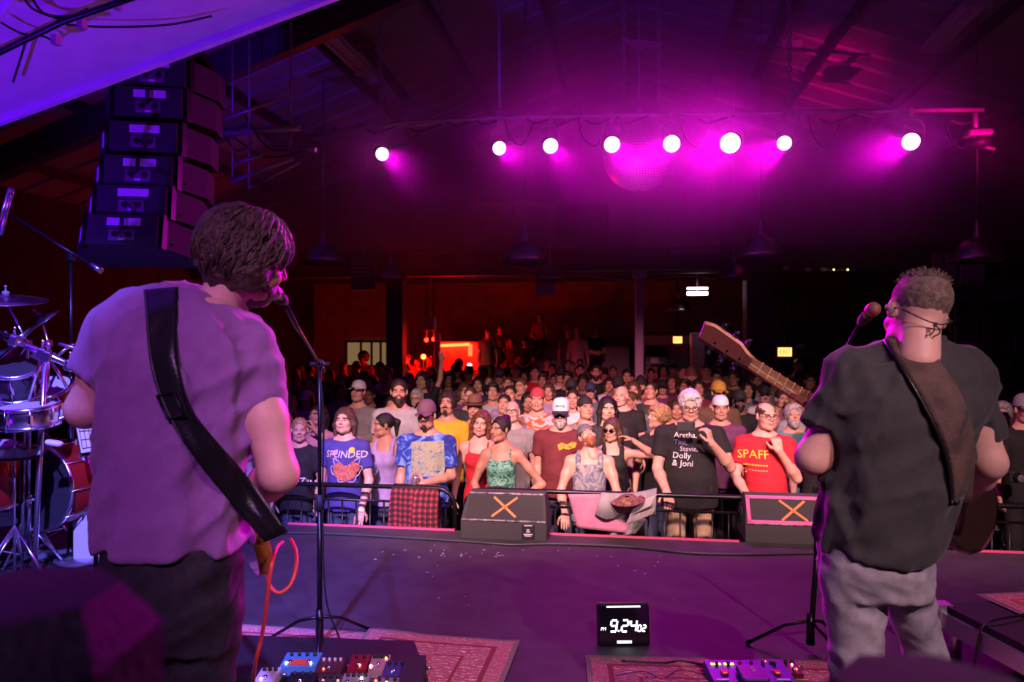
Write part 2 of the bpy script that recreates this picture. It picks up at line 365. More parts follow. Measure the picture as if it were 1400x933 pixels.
# mirror ball
bc = at(873.5, 212, 9.62); br = .5*98/1000*9.62
t = thing('mirror_ball', bc, 'big round mirror ball hanging under the roof ridge', 'mirror ball'); refresh(t)
M_MIRROR = mat('mirror_tile', (0.92, 0.92, 0.92), 0.36, 1.0); M_GROUT = mat('mirror_backing', (0.06, 0.06, 0.06), 0.5)
m = MB(); m.ball(bc, br*.985, 32); m.build('core', M_GROUT, t)
m = MB(); rows = 40
for i in range(1, rows):
    ph = math.pi*i/rows; nn = max(4, int(2*math.pi*math.sin(ph)*br/(math.pi*br/rows)))
    for k in range(nn):
        th = 2*math.pi*(k+.5)/nn; jx = random.uniform(-.012, .012); jy = random.uniform(-.012, .012)
        nrm = Vector((math.sin(ph)*math.cos(th), math.sin(ph)*math.sin(th), math.cos(ph)))
        u = Vector((-math.sin(th), math.cos(th), 0)); v = nrm.cross(u); c = bc+nrm*br; hw = .46*2*math.pi*math.sin(ph)*br/nn; hh = .46*math.pi*br/rows
        n2 = (nrm+u*jx+v*jy)
        m.add([c-u*hw*a_-v*hh*b_+nrm*(-(a_*jx*hw*-1)-(b_*jy*hh*-1)) for a_, b_ in ((-1, -1), (1, -1), (1, 1), (-1, 1))], [(0, 1, 2, 3)])
tag(m.build('mirror_tiles', M_MIRROR, t), kind='stuff')
m = MB(); m.cyl(bc+Vector((0, 0, br*.97)), bc+Vector((0, 0, br+.06)), .05, n=14); m.lathe([(.02, 0), (.045, .02), (.05, .09), (.02, .11)], 14, Matrix.Translation(bc+Vector((0, 0, br+.03)))); m.build('motor', STEEL, t)
m = MB(); m.cyl(bc+Vector((0, 0, br)), (bc.x, bc.y, roofz(bc.x)-.05), .014, n=8); m.build('rod', M_PIPE, t)
m = MB(); m.ball(bc-Vector((0, 0, br+.005)), .02, 8); m.build('finial', STEEL, t)
# pipe along the far roof slope and the box on it
t = thing('conduit_pipe', ony(700, 100, 13.5), 'thin conduit pipe climbing the dark roof slope to the ridge', 'pipe'); refresh(t)
m = MB(); m.tube([ony(603, 136, 13.4), ony(700, 101, 13.4), ony(873, 42, 13.4)], .028, 6); m.build('pipe', M_PIPE, t)
for px, py in ((705, 100), (822, 60)):
    m = MB(); m.box(ony(px, py-2, 13.4), (.1, .1, .16)); m.build('bracket', M_PIPE, t)
t = thing('spreader_bar', bp(875, 58), 'short spreader bar between the two chains above the mirror ball', 'spreader bar'); refresh(t)
m = MB(); m.beam(bp(850, 56), bp(903, 62), .05, .05); m.beam(bp(853, 56), bp(880, 64), .04, .06); m.build('bar', M_PIPE, t)
# ------------------------------------------------------------------ pendant lamps
M_PEND = mat('spun_aluminium', (0.68, 0.68, 0.68), 0.25, 1.0); M_PDARK = mat('pendant_inside', (0.10, 0.09, 0.10), 0.6)
pend_proto = None
def pendant(px, py_rim, y, label, top=None):
    global pend_proto
    c = ony(px, py_rim, y)
    zt = top if top else roofz(c.x)-.02
    if pend_proto is None:
        t = thing('pendant_lamp', c, label, 'pendant lamp', 'dome pendant lamps over the crowd'); refresh(t)
        m = MB(); m.lathe([(.31, -.03), (.32, 0), (.30, .05), (.27, .12), (.21, .20), (.14, .255), (.07, .28)], 32, Matrix.Translation(c)); m.lathe([(.30, -.02), (.285, .05), (.2, .19), (.06, .26)], 32, Matrix.Translation(c), 1); m.build('shade', [M_PEND, M_PDARK], t)
        m = MB(); m.lathe([(.075, .27), (.06, .33), (.035, .43), (.03, .52), (.012, .53)], 20, Matrix.Translation(c)); m.build('neck', M_PEND, t)
        m = MB(); m.lathe([(.33, -.035), (.335, -.02), (.33, 0), (.315, -.01)], 32, Matrix.Translation(c)); m.build('rim', M_PDARK, t)
        pend_proto = t
    else:
        t = copy_tree(pend_proto); t.location = c; t['label'] = label; refresh(t)
    m = MB(); m.cyl(c+Vector((0, 0, .52)), (c.x, c.y, zt), .011, n=6); m.build('stem', M_PIPE, t)
    return t
for a in ((718, 357, 10.4, 'silver dome pendant with a pink sheen, hanging before the gable'), (442, 358, 10.6, 'dim dome pendant beside the white panelled heater'),
          (1040, 351, 10.4, 'silver dome pendant hanging in the thick of the haze'), (1336, 355, 10.2, 'dim dome pendant over the steel loading frame'),
          (534, 381, 14.2, 'small dome pendant above the wide dark column', 4.9), (752, 383, 14.2, 'small dome pendant before the header beside a bright paper sign', 5.5), (1003, 380, 14.2, 'small dome pendant in front of the header, near the broad column', 5.5),
          (928, 425, 18.0, 'small dome pendant hanging inside the bar', 4.0)):
    pendant(*a)
# ------------------------------------------------------------------ fluorescent fixtures on the roof
M_TUBE = mat('tube_white', (0.84, 0.84, 0.84), 0.35); M_FIX = mat('fixture_white', (0.74, 0.74, 0.74), 0.5)
def onroof(px, py, off=.2):
    r = ray(px, py); lo, hi = .5, 40
    for _ in range(60):
        mid = (lo+hi)/2; p = CAM+r*mid
        if p.z > roofz(p.x)-off: hi = mid
        else: lo = mid
    return CAM+r*lo
def fluor(pa, pb, label):
    a, b = onroof(*pa), onroof(*pb); c = (a+b)/2; d = (b-a)
    t = thing('fluorescent_fixture', c, label, 'ceiling light', 'bare tube fixtures on the roof'); refresh(t)
    nrm = Vector((-PITCH if c.x > RX else PITCH, 0, -1)).normalized(); s = d.normalized().cross(nrm)
    m = MB(); m.beam(a, b, .26, .06, up=nrm); m.build('tray', M_FIX, t)
    for k in (-1, 1):
        m = MB(); m.cyl(a+s*.07*k+nrm*.06, b+s*.07*k+nrm*.06, .02, n=8); m.build('tube', M_TUBE, t)
    for e in (a, b):
        m = MB(); m.box(e+nrm*.05, (.3, .06, .1)); m.build('end_cap', M_FIX, t)
fluor((443, 42), (498, 94), 'twin tube fixture on the red lit roof slope')
fluor((1340, -2), (1276, 62), 'bright pink twin tube fixture over the man in black')
fluor((1050, 48), (1084, 56), 'short tube fixture beside the long pink chain')
# louvred vent in the red lit roof
c = onroof(333, 195, .12); t = thing('roof_vent', c, 'pale square vent panel among pipes in the red lit roof', 'vent'); refresh(t)
nrm = Vector((PITCH, 0, -1)).normalized(); u = Vector((1, 0, PITCH)).normalized(); v = Vector((0, 1, 0))
m = MB(); m.beam(c-u*.3, c+u*.3, .75, .05, up=nrm); m.build('panel', WHITE, t)
for s_ in (-1, 1):
    m = MB(); m.beam(c-u*.34+v*.4*s_, c+u*.34+v*.4*s_, .05, .08, up=nrm); m.build('frame', M_PIPE, t)
# hangers and pipes under it
for_hang = None
t = thing('pipe_hanger', onroof(350, 180, .5), 'rack of thin pipes and rods hung under the red lit roof', 'pipe rack'); refresh(t)
for (a, b), r_ in ((((303, 183), (410, 175)), .035), (((290, 170), (375, 137)), .02), (((318, 225), (360, 212)), .02), (((316, 249), (400, 216)), .03), (((340, 258), (410, 222)), .015), (((318, 160), (318, 245)), .012), (((341, 180), (340, 255)), .012), (((400, 170), (394, 214)), .014), (((410, 203), (432, 205)), .03)):
    m = MB(); m.cyl(ony(a[0], a[1], 8.0), ony(b[0], b[1], 8.0), r_, n=6); m.build('pipe', M_PIPE, t)
for px in (318, 341, 398):
    q = ony(px, 178, 8.0); m = MB(); m.cyl(q, (q.x, q.y, roofz(q.x)), .012, n=6); m.build('rod', M_PIPE, t)
for a in ((300, 170, 345, 195), (305, 176, 420, 205), (330, 150, 400, 205)):
    m = MB(); p0, p1 = ony(a[0], a[1], 8.0), ony(a[2], a[3], 8.0); m.tube(bez([p0, (p0+p1)/2+Vector((0, 0, -.2)), p1], 8), .012, 5); m.build('cable', CABLE, t)
# brace on the far slope + knee brace
for (a, b, w_, lab) in (((1078, 6), (1032, 106), .16, 'flat red lit steel brace leaning beside the pink chain'), ((497, 62), (556, 136), .14, 'red lit diagonal steel brace above the short chain')):
    p0, p1 = onroof(*a, .25), ony(b[0], b[1], 10.5) if b[0] < 700 else ony(b[0], b[1], 13.0)
    t = thing('roof_brace', p1, lab, 'brace'); refresh(t); m = MB(); m.beam(p0, p1, w_, .05); m.build('bar', M_FRAME, t)
    m = MB(); m.box(p0, (.25, .25, .06)); m.build('plate', M_FRAME, t)
# tube fan / moving head at the far end of the bar
t = thing('moving_head_lamp', bp(1337, 186), 'unlit moving head lamp hung from the far end of the bar', 'stage lamp'); refresh(t)
m = MB(); m.cyl(bp(1333, 155), bp(1334, 182), .03, n=8); m.build('stem', M_PIPE, t)
m = MB(); m.box(bp(1337, 183), (.26, .2, .07), bev=.02); m.build('base', M_PIPE, t)
m = MB(); m.ball(bp(1340, 194), .1, 14, sq=(1.2, 1, .8)); m.build('head', M_CAN, t)
m = MB(); m.tube([bp(1326, 196), bp(1360, 204)], .02, 6); m.build('arm', M_PIPE, t)
# vertical pendant wire seen before the gable
# ------------------------------------------------------------------ coloured lamps aimed at the roof (square shutters)
def plane_hit(px, py, p0, n): r = ray(px, py); return CAM+r*((Vector(p0)-CAM).dot(n)/r.dot(n))
def shutter(name, pts3, src, color, watts, soft=.02):
    """profile lamp whose four or five shutters frame the beam to the polygon pts3"""
    src = Vector(src); tgt = sum(pts3, Vector())/len(pts3); ang = max((p-src).angle(tgt-src) for p in pts3)
    o = spot(name, src, tgt, color, watts, min(170, 2*math.degrees(ang)*1.25), .05, .03); l = o.data
    R = o.rotation_euler.to_matrix().inverted(); uv = []
    for p in pts3: q = R @ (p-src); uv.append((q.x/q.z, q.y/q.z))
    cx = sum(a for a, b in uv)/len(uv); cy_ = sum(b for a, b in uv)/len(uv)
    l.use_nodes = True; nt = l.node_tree; em = nt.nodes['Emission']; tc = nt.nodes.new('ShaderNodeTexCoord'); sp = nt.nodes.new('ShaderNodeSeparateXYZ'); nt.links.new(tc.outputs['Normal'], sp.inputs[0])
    def mth(op, a, b=None):
        n = nt.nodes.new('ShaderNodeMath'); n.operation = op
        for k, v in enumerate((a, b)):
            if v is None: continue
            if isinstance(v, (int, float)): n.inputs[k].default_value = v
            else: nt.links.new(v, n.inputs[k])
        return n.outputs[0]
    u = mth('DIVIDE', sp.outputs[0], sp.outputs[2]); v = mth('DIVIDE', sp.outputs[1], sp.outputs[2]); acc = None; n = len(uv)
    for i in range(n):
        a, b = uv[i], uv[(i+1) % n]; nx, ny = -(b[1]-a[1]), b[0]-a[0]; L = math.hypot(nx, ny); nx /= L; ny /= L
        if (cx-a[0])*nx+(cy_-a[1])*ny < 0: nx, ny = -nx, -ny
        d = mth('ADD', mth('MULTIPLY', u, nx), mth('ADD', mth('MULTIPLY', v, ny), -(a[0]*nx+a[1]*ny)))
        e = mth('MULTIPLY', mth('ADD', d, soft), .5/soft); cl_ = mth('MINIMUM', mth('MAXIMUM', e, 0.0), 1.0); acc = cl_ if acc is None else mth('MULTIPLY', acc, cl_)
    nt.links.new(acc, em.inputs['Strength']); return o
SOFN = (soff(1, 0)-soff(0, 0)).cross(Vector((0, 1, 0)))
# ------------------------------------------------------------------ implicit surfaces for bodies, clothes and hair
def vnoise(P, f, seed=0):
    q = P*f+seed*17.3; i = np.floor(q).astype(np.int64); t = q-i; t = t*t*(3-2*t)
    def hsh(a, b, c):
        n = (a*73856093) ^ (b*19349663) ^ (c*83492791) ^ (seed*2654435761 & 0xffffff)
        n = (n ^ (n >> 13))*1274126177 & 0x7fffffff; n = (n ^ (n >> 16)) & 0xffff
        return n/32767.5-1.0
    r = 0
    for dx in (0, 1):
        for dy in (0, 1):
            for dz in (0, 1):
                wt = (t[..., 0] if dx else 1-t[..., 0])*(t[..., 1] if dy else 1-t[..., 1])*(t[..., 2] if dz else 1-t[..., 2])
                r = r+wt*hsh(i[..., 0]+dx, i[..., 1]+dy, i[..., 2]+dz)
    return r
A3 = lambda v: np.array((v[0], v[1], v[2]), dtype=np.float64)
class SDF:
    def __init__(s): s.ops = []; s.lo = np.full(3, 1e9); s.hi = np.full(3, -1e9)
    def _op(s, kind, fn, lo, hi, k):
        s.ops.append((kind, fn, np.array(lo, float), np.array(hi, float), k))
        if kind == 'add': s.lo = np.minimum(s.lo, lo); s.hi = np.maximum(s.hi, hi)
        return s
    def cap(s, a, b, ra, rb=None, k=.02, kind='add'):
        a, b = A3(a), A3(b); rb = ra if rb is None else rb; ab = b-a; L = max(ab @ ab, 1e-12); r = max(ra, rb)
        def fn(P):
            h = np.clip(((P-a) @ ab)/L, 0, 1); return np.linalg.norm(P-a-h[..., None]*ab, axis=-1)-(ra+(rb-ra)*h)
        return s._op(kind, fn, np.minimum(a, b)-r, np.maximum(a, b)+r, k)
    def sleeve(s, a, b, ra, rb, k=.02):
        a, b = A3(a), A3(b); ab = b-a; L = np.linalg.norm(ab); u = ab/L; r = max(ra, rb)
        def fn(P):
            t = (P-a) @ u; h = np.clip(t/L, 0, 1.3); return np.maximum(np.linalg.norm(P-a-(np.clip(t, 0, L*1.3))[..., None]*u, axis=-1)-(ra+(rb-ra)*h), t-L)
        return s._op('add', fn, np.minimum(a, b)-r, np.maximum(a, b)+r, k)
    def chain(s, pts, rs, k=.02, kind='add'):
        for i in range(len(pts)-1): s.cap(pts[i], pts[i+1], rs[i], rs[i+1], k, kind)
        return s
    def ell(s, c, r, k=.02, R=None, kind='add'):
        c, r = A3(c), A3(r); Rm = np.array(R) if R is not None else None; e = np.max(r) if R is not None else r
        def fn(P):
            q = P-c
            if Rm is not None: q = q @ Rm
            k0 = np.linalg.norm(q/r, axis=-1); k1 = np.linalg.norm(q/(r*r), axis=-1); return k0*(k0-1)/np.maximum(k1, 1e-9)
        return s._op(kind, fn, c-e, c+e, k)
    def loft(s, rings, k=.02, top=None, p=2.3, kind='add', amp=0, freq=20, seed=1, axis=None, stretch=(1, 1, 1)):
        """rings: (z, cx, cy, rx, ry)"""
        rg = np.array(rings, float); z = rg[:, 0]; sl = top or 0.0; st = np.array(stretch)
        def fn(P):
            zz = P[..., 2]; cx = np.interp(zz, z, rg[:, 1]); cy = np.interp(zz, z, rg[:, 2]); rx = np.interp(zz, z, rg[:, 3]); ry = np.interp(zz, z, rg[:, 4])
            q = (np.abs((P[..., 0]-cx)/rx)**p+np.abs((P[..., 1]-cy)/ry)**p)**(1/p)
            d = (q-1)*np.minimum(rx, ry)
            if amp: d = d+amp*vnoise(P*st, freq, seed)
            d = np.maximum(d, zz-(z[-1]+sl*(P[..., 1]-rg[-1, 2]))); return np.maximum(d, z[0]-zz)
        e = abs(sl)*.15
        return s._op(kind, fn, (min(rg[:, 1]-rg[:, 3])-amp, min(rg[:, 2]-rg[:, 4])-amp, z[0]), (max(rg[:, 1]+rg[:, 3])+amp, max(rg[:, 2]+rg[:, 4])+amp, z[-1]+e), k)
    def half(s, p, n, k=.003):
        """keep only the side the normal points away from"""
        p, n = A3(p), A3(n); n = n/np.linalg.norm(n)
        s.ops.append(('cut', lambda P: (P-p) @ n, None, None, k)); return s
    def warp(s, fn): s.ops.append(('warp', fn, None, None, 0)); return s
    def mesh(s, h, pad=None):
        pad = 3*h if pad is None else pad
        lo, hi = s.lo-pad, s.hi+pad; n = np.ceil((hi-lo)/h).astype(int)+1
        ax = [lo[i]+h*np.arange(n[i]) for i in range(3)]; V = np.full(n, 1.0)
        P = None
        for kind, fn, a, b, k in s.ops:
            if a is None: sl = (slice(None),)*3
            else:
                m_ = k+2*h; i0 = np.maximum(0, np.floor((a-m_-lo)/h).astype(int)); i1 = np.minimum(n, np.ceil((b+m_-lo)/h).astype(int)+1)
                if np.any(i1 <= i0): continue
                sl = tuple(slice(i0[i], i1[i]) for i in range(3))
            G = np.stack(np.meshgrid(*[ax[i][sl[i]] for i in range(3)], indexing='ij'), -1); d = fn(G); o = V[sl]
            if kind == 'add':
                t = np.clip(.5+.5*(o-d)/max(k, 1e-6), 0, 1); V[sl] = o+(d-o)*t-k*t*(1-t)
            elif kind == 'warp': V[sl] = o+d
            else:
                d = d if kind == 'cut' else -d
                t = np.clip(.5+.5*(d-o)/max(k, 1e-6), 0, 1); V[sl] = o+(d-o)*t+k*t*(1-t)
        return surfnet(V, lo, h)
def surfnet(V, lo, h):
    S = V < 0; nx, ny, nz = V.shape
    c = np.zeros((nx-1, ny-1, nz-1), np.int8)
    for dx in (0, 1):
        for dy in (0, 1):
            for dz in (0, 1): c += S[dx:nx-1+dx, dy:ny-1+dy, dz:nz-1+dz]
    act = (c > 0) & (c < 8); I = np.argwhere(act); N = len(I); idx = np.full(c.shape, -1, np.int64); idx[act] = np.arange(N)
    acc = np.zeros((N, 3)); cnt = np.zeros(N)
    cor = [(a, b, d) for a in (0, 1) for b in (0, 1) for d in (0, 1)]
    for p in cor:
        for axs in range(3):
            if p[axs]: continue
            q = list(p); q[axs] = 1
            v0 = V[I[:, 0]+p[0], I[:, 1]+p[1], I[:, 2]+p[2]]; v1 = V[I[:, 0]+q[0], I[:, 1]+q[1], I[:, 2]+q[2]]
            m_ = (v0 < 0) != (v1 < 0); t = np.where(m_, v0/np.where(m_, v0-v1, 1), 0)
            pt = np.array(p, float)[None, :].repeat(N, 0); pt[:, axs] = t; acc[m_] += pt[m_]; cnt[m_] += 1
    verts = lo+h*(I+acc/cnt[:, None]); quads = []
    for axs in range(3):
        b, d = (axs+1) % 3, (axs+2) % 3
        sl0 = [slice(None)]*3; sl1 = [slice(None)]*3; sl0[axs] = slice(0, V.shape[axs]-1); sl1[axs] = slice(1, None)
        e0 = S[tuple(sl0)]; e1 = S[tuple(sl1)]; E = np.argwhere(e0 != e1)
        E = E[(E[:, b] > 0) & (E[:, d] > 0) & (E[:, b] < V.shape[b]-1) & (E[:, d] < V.shape[d]-1)]
        if len(E) == 0: continue
        def cell(db, dd):
            q = E.copy(); q[:, b] += db; q[:, d] += dd; return idx[q[:, 0], q[:, 1], q[:, 2]]
        Q = np.stack([cell(-1, -1), cell(0, -1), cell(0, 0), cell(-1, 0)], 1)
        fl = ~e0[E[:, 0], E[:, 1], E[:, 2]]; Q[fl] = Q[fl][:, ::-1]; quads.append(Q)
    return verts, np.concatenate(quads) if quads else np.zeros((0, 4), int)
class Geo:
    """numpy mesh pieces joined into one mesh"""
    def __init__(s): s.v = []; s.q = []; s.m = []; s.n = 0
    def add(s, vq, mi=0):
        v, q = vq; s.v.append(np.asarray(v, float)); s.q.append(np.asarray(q, int)+s.n); s.n += len(v)
        s.m.append(np.full(len(q), mi) if np.isscalar(mi) else np.asarray(mi)); return s
    def mesh(s, name, mats):
        v = np.concatenate(s.v); q = np.concatenate(s.q); mi = np.concatenate(s.m)
        me = bpy.data.meshes.new(name); me.vertices.add(len(v)); me.vertices.foreach_set('co', v.astype(np.float32).ravel())
        me.loops.add(len(q)*4); me.loops.foreach_set('vertex_index', q.astype(np.int32).ravel())
        me.polygons.add(len(q)); me.polygons.foreach_set('loop_start', np.arange(len(q), dtype=np.int32)*4)
        me.polygons.foreach_set('material_index', mi.astype(np.int32)); me.polygons.foreach_set('use_smooth', np.ones(len(q), bool))
        for m in mats: me.materials.append(m)
        me.update(calc_edges=True); me.validate(); return me
def xf(vq, M):
    M = np.array(M); v = np.asarray(vq[0]); return (v @ M[:3, :3].T+M[:3, 3], vq[1])
def cents(vq): return vq[0][vq[1]].mean(1)
def meshobj(name, me, parent, M=None):
    o = bpy.data.objects.new(name, me); COL.objects.link(o)
    if parent is not None: o.parent = parent
    if M is not None: o.matrix_basis = M
    return o
def setmats(o, mats):
    for i, m in enumerate(mats):
        if i < len(o.material_slots): o.material_slots[i].link = 'OBJECT'; o.material_slots[i].material = m
# ------------------------------------------------------------------ head
def head_geo(sex='m', h=.006, wide=1.0, neck=.15, jaw=1.0, smile=False):
    """face towards -Y, origin between the ears; returns list of (vq, material slots 0 skin 1 lips 2 brow 3 eye white 4 iris)"""
    s = SDF(); f = sex == 'f'
    s.ell((0, .018, .03), (.076*wide, .096, .086), .01)
    s.ell((0, -.022, -.045), ((.055 if f else .060)*wide*jaw, .070, .076), .03)
    s.ell((0, -.068, -.100), (.020 if f else .026, .022, .022), .03)
    s.cap((-.034, -.078, .022), (.034, -.078, .022), .012 if f else .015, k=.018)
    for sx in (-1, 1):
        s.ell((sx*.040, -.060, -.030), (.024, .026, .024), .02); s.ell((sx*.040, -.030, -.085), (.02*jaw, .03, .02), .03)
        s.ell((sx*.031, -.101, .000), (.019, .018, .012), .012, kind='sub')
        R = Matrix.Rotation(sx*.35, 3, 'Z'); s.ell((sx*.078*wide, .012, -.006), (.010, .021, .032), .006, R=R)
    for sx in (-1, 1):
        s.chain([(sx*.018, -.0835, .0045), (sx*.031, -.0865, .0078), (sx*.045, -.0785, .0040)], [.004, .0042, .004], .004)
        s.chain([(sx*.020, -.083, -.0055), (sx*.031, -.0855, -.0085), (sx*.044, -.0785, -.0050)], [.0038, .004, .0038], .004)
    s.cap((0, -.090, .012), (0, -.108, -.022), .007, .0115, k=.014)
    for sx in (-1, 1): s.ell((sx*.0105, -.098, -.029), (.009, .010, .008), .007)
    s.ell((0, -.088, -.056), (.022, .012, .0065), .008); s.ell((0, -.086, -.066), (.019, .012, .0065), .008)
    s.cap((-.02, -.0995, -.0605), (.02, -.0995, -.0605), .0032, k=.004, kind='sub')
    s.cap((0, .03, -.03), (0, .045, -.06-neck), .054 if not f else .046, .060 if not f else .050, k=.03)
    vq = s.mesh(h); c = cents(vq); x, y, z = np.abs(c[:, 0]), c[:, 1], c[:, 2]; mi = np.zeros(len(c), int)
    mi[(y < -.07) & (x < .024) & (z < -.050) & (z > -.072)] = 1
    mi[(y < -.05) & (x > .012) & (x < .050) & (z > .0155+.08*np.abs(x-.034)*-1+.0) & (z < .0245)] = 2
    out = [(vq, mi)]
    for sx in (-1, 1):
        m = MB(); m.ball((sx*.031, -.0745, .000), .0118, 10); ev = np.array([tuple(p) for p in m.v]); eq = np.array(m.f); ec = ev[eq].mean(1)
        out.append(((ev, eq), np.where(((ec[:, 0]-sx*.031)**2+ec[:, 2]**2 < .0068**2) & (ec[:, 1] < -.074), 4, 3)))
    return out
def hair_geo(kind, h=.007, seed=1):
    s = SDF()
    def base(g=0.0, nape=-.055, front=.052):
        s.ell((0, .020, .036), (.082+g, .104+g, .090+g), .01)
        s.ell((0, -.108, -.022), (.072+g*.3, .088, .096+(front-.052)), .012, kind='sub')
        s.half((0, 0, nape), (0, -.35, -1), .008)
    if kind == 'short': base(0)
    elif kind == 'crop': base(-.004)
    elif kind == 'fringe':
        base(0); s.ell((0, .0, .085), (.062, .085, .06), .012, kind='sub')
    elif kind == 'thick': base(.012); s.ell((.01, -.06, .098), (.06, .035, .022), .03)
    elif kind == 'curly': base(.022)
    elif kind == 'afro': base(.055, -.08)
    elif kind in ('long', 'bob', 'straight'):
        base(.008, -.09)
        e = {'long': -.27, 'bob': -.13, 'straight': -.36}[kind]
        for sx in (-1, 1): s.chain([(sx*.066, -.004, .05), (sx*.086, .008, -.04), (sx*.092, .012, e)], [.028, .030, .018], .03)
        s.chain([(0, .085, .03), (0, .095, -.06), (0, .085, e-.02)], [.06, .075, .05], .04)
        s.chain([(.05, .075, -.02), (.06, .07, e)], [.05, .035], .03); s.chain([(-.05, .075, -.02), (-.06, .07, e)], [.05, .035], .03)
    elif kind == 'pony': base(.002, -.06); s.chain([(0, .11, .05), (0, .15, .02), (0, .145, -.12)], [.025, .036, .014], .02)
    elif kind == 'bun': base(.004, -.06); s.ell((0, .08, .105), (.045, .045, .04), .02)
    elif kind == 'beard':
        s.ell((0, -.028, -.062), (.066, .070, .072), .01); s.ell((0, -.072, -.112), (.034, .034, .034), .03)
        s.half((0, -.05, -.028), (0, .55, 1), .01); s.ell((0, -.100, -.060), (.019, .03, .009), .006, kind='sub'); s.ell((0, -.09, -.015), (.034, .05, .03), .01, kind='sub')
        s.half((0, .03, 0), (0, 1, -.2), .01)
    elif kind == 'longbeard':
        s.ell((0, -.028, -.066), (.068, .072, .074), .01); s.chain([(0, -.075, -.10), (0, -.085, -.20)], [.05, .022], .04)
        s.half((0, -.05, -.028), (0, .55, 1), .01); s.ell((0, -.104, -.060), (.019, .03, .008), .006, kind='sub'); s.half((0, .03, 0), (0, 1, -.2), .01)
    elif kind == 'goatee': s.ell((0, -.080, -.098), (.026, .026, .03), .01); s.cap((-.026, -.094, -.047), (.026, -.094, -.047), .007, k=.01)
    elif kind == 'moustache': s.chain([(-.03, -.090, -.054), (0, -.1, -.045), (.03, -.090, -.054)], [.006, .009, .006], .006)
    amp = {'curly': .012, 'afro': .014, 'crop': .0015, 'long': .006, 'bob': .006, 'thick': .006}.get(kind, .003); fr = {'curly': 55, 'afro': 60, 'crop': 120}.get(kind, 70)
    st = np.array((1, 1, .35) if kind in ('long', 'bob', 'straight', 'beard', 'longbeard', 'thick') else (1, 1, 1))
    s.warp(lambda P: amp*vnoise(P*st, fr, seed))
    return s.mesh(h)
# ------------------------------------------------------------------ hats and glasses (head space)
def hat_geo(kind):
    m = MB()
    def dome(rx, ry, z0, zt, cy=.018, mi=0, n=20, flat=0.0, power=2.2):
        prof = []
        for i in range(9):
            a = i/8*math.pi/2; prof.append((max(1e-3, abs(math.cos(a))**(2/power)), abs(math.sin(a))**(2/power)))
        M = Matrix.Translation((0, cy, z0)) @ Matrix.Diagonal((rx, ry, zt-z0, 1)); m.lathe(prof, n, M, mi)
        m.lathe([(1, 0), (1e-3, 0)], n, M, mi)
    def brim(y0, y1, w, z, droop, mi=1, tilt=0):
        for dz in (0, .006):
            m.grid(lambda u, v: ((u-.5)*2*w*math.sqrt(max(0, 1-(v*.92)**2.6)), y0+(y1-y0)*v, z+dz+droop*((u-.5)*2)**2*-1+tilt*v), 12, 6, mi)
    if kind == 'cap': dome(.088, .112, .035, .148, power=2.4); brim(-.075, -.185, .078, .040, .02, 1, -.012)
    elif kind == 'trucker': dome(.090, .110, .038, .165, .012, power=3.2); brim(-.075, -.180, .082, .042, .018, 1, -.018)
    elif kind == 'backcap': dome(.088, .112, .040, .142, power=2.4); brim(.10, .185, .07, .034, .02, 1, -.02)
    elif kind == 'beanie': dome(.090, .114, .020, .160, .02, power=2.1); m.lathe([(.092, .0), (.098, .012), (.098, .036), (.090, .048)], 20, Matrix.Translation((0, .02, .01)) @ Matrix.Diagonal((1, 1.24, 1, 1)), 1)
    elif kind in ('fedora', 'widehat'):
        w_ = 1.75 if kind == 'fedora' else 2.2; dome(.090, .114, .045, .170, .015, power=3.4)
        m.lathe([(.6, 0), (1.0, 0), (w_*.8, -.004), (w_, .016), (w_, .022), (w_*.8, .004), (1.0, .008)], 28, Matrix.Translation((0, .012, .046)) @ Matrix.Diagonal((.09, .112, 1, 1)), 0)
        m.lathe([(1.01, 0), (1.015, .005), (1.0, .028)], 28, Matrix.Translation((0, .015, .050)) @ Matrix.Diagonal((.09, .114, 1, 1)), 1)
    elif kind == 'bandana': dome(.086, .110, .030, .132, .018); m.lathe([(1.0, 0), (1.02, .01), (1.0, .035)], 20, Matrix.Translation((0, .018, .026)) @ Matrix.Diagonal((.087, .111, 1, 1)), 1)
    return m
def glasses_mb(sun=False):
    m = MB()
    for sx in (-1, 1):
        c = Vector((sx*.032, -.108, -.002)); pts = [c+Vector((.022*math.cos(a)*1.1, .004*abs(math.cos(a)), .017*math.sin(a))) for a in [k*math.pi/6 for k in range(12)]]
        m.tube(pts, .0026, 5, 0, True)
        if sun: m.add([tuple(p) for p in pts], [tuple(range(12))], 1)
        m.tube([c+Vector((sx*.024, .004, .004)), (sx*.078, -.05, .006), (sx*.082, .015, .002)], .0024, 5)
    m.tube([(-.010, -.110, .002), (0, -.114, .005), (.010, -.110, .002)], .0025, 5); return m
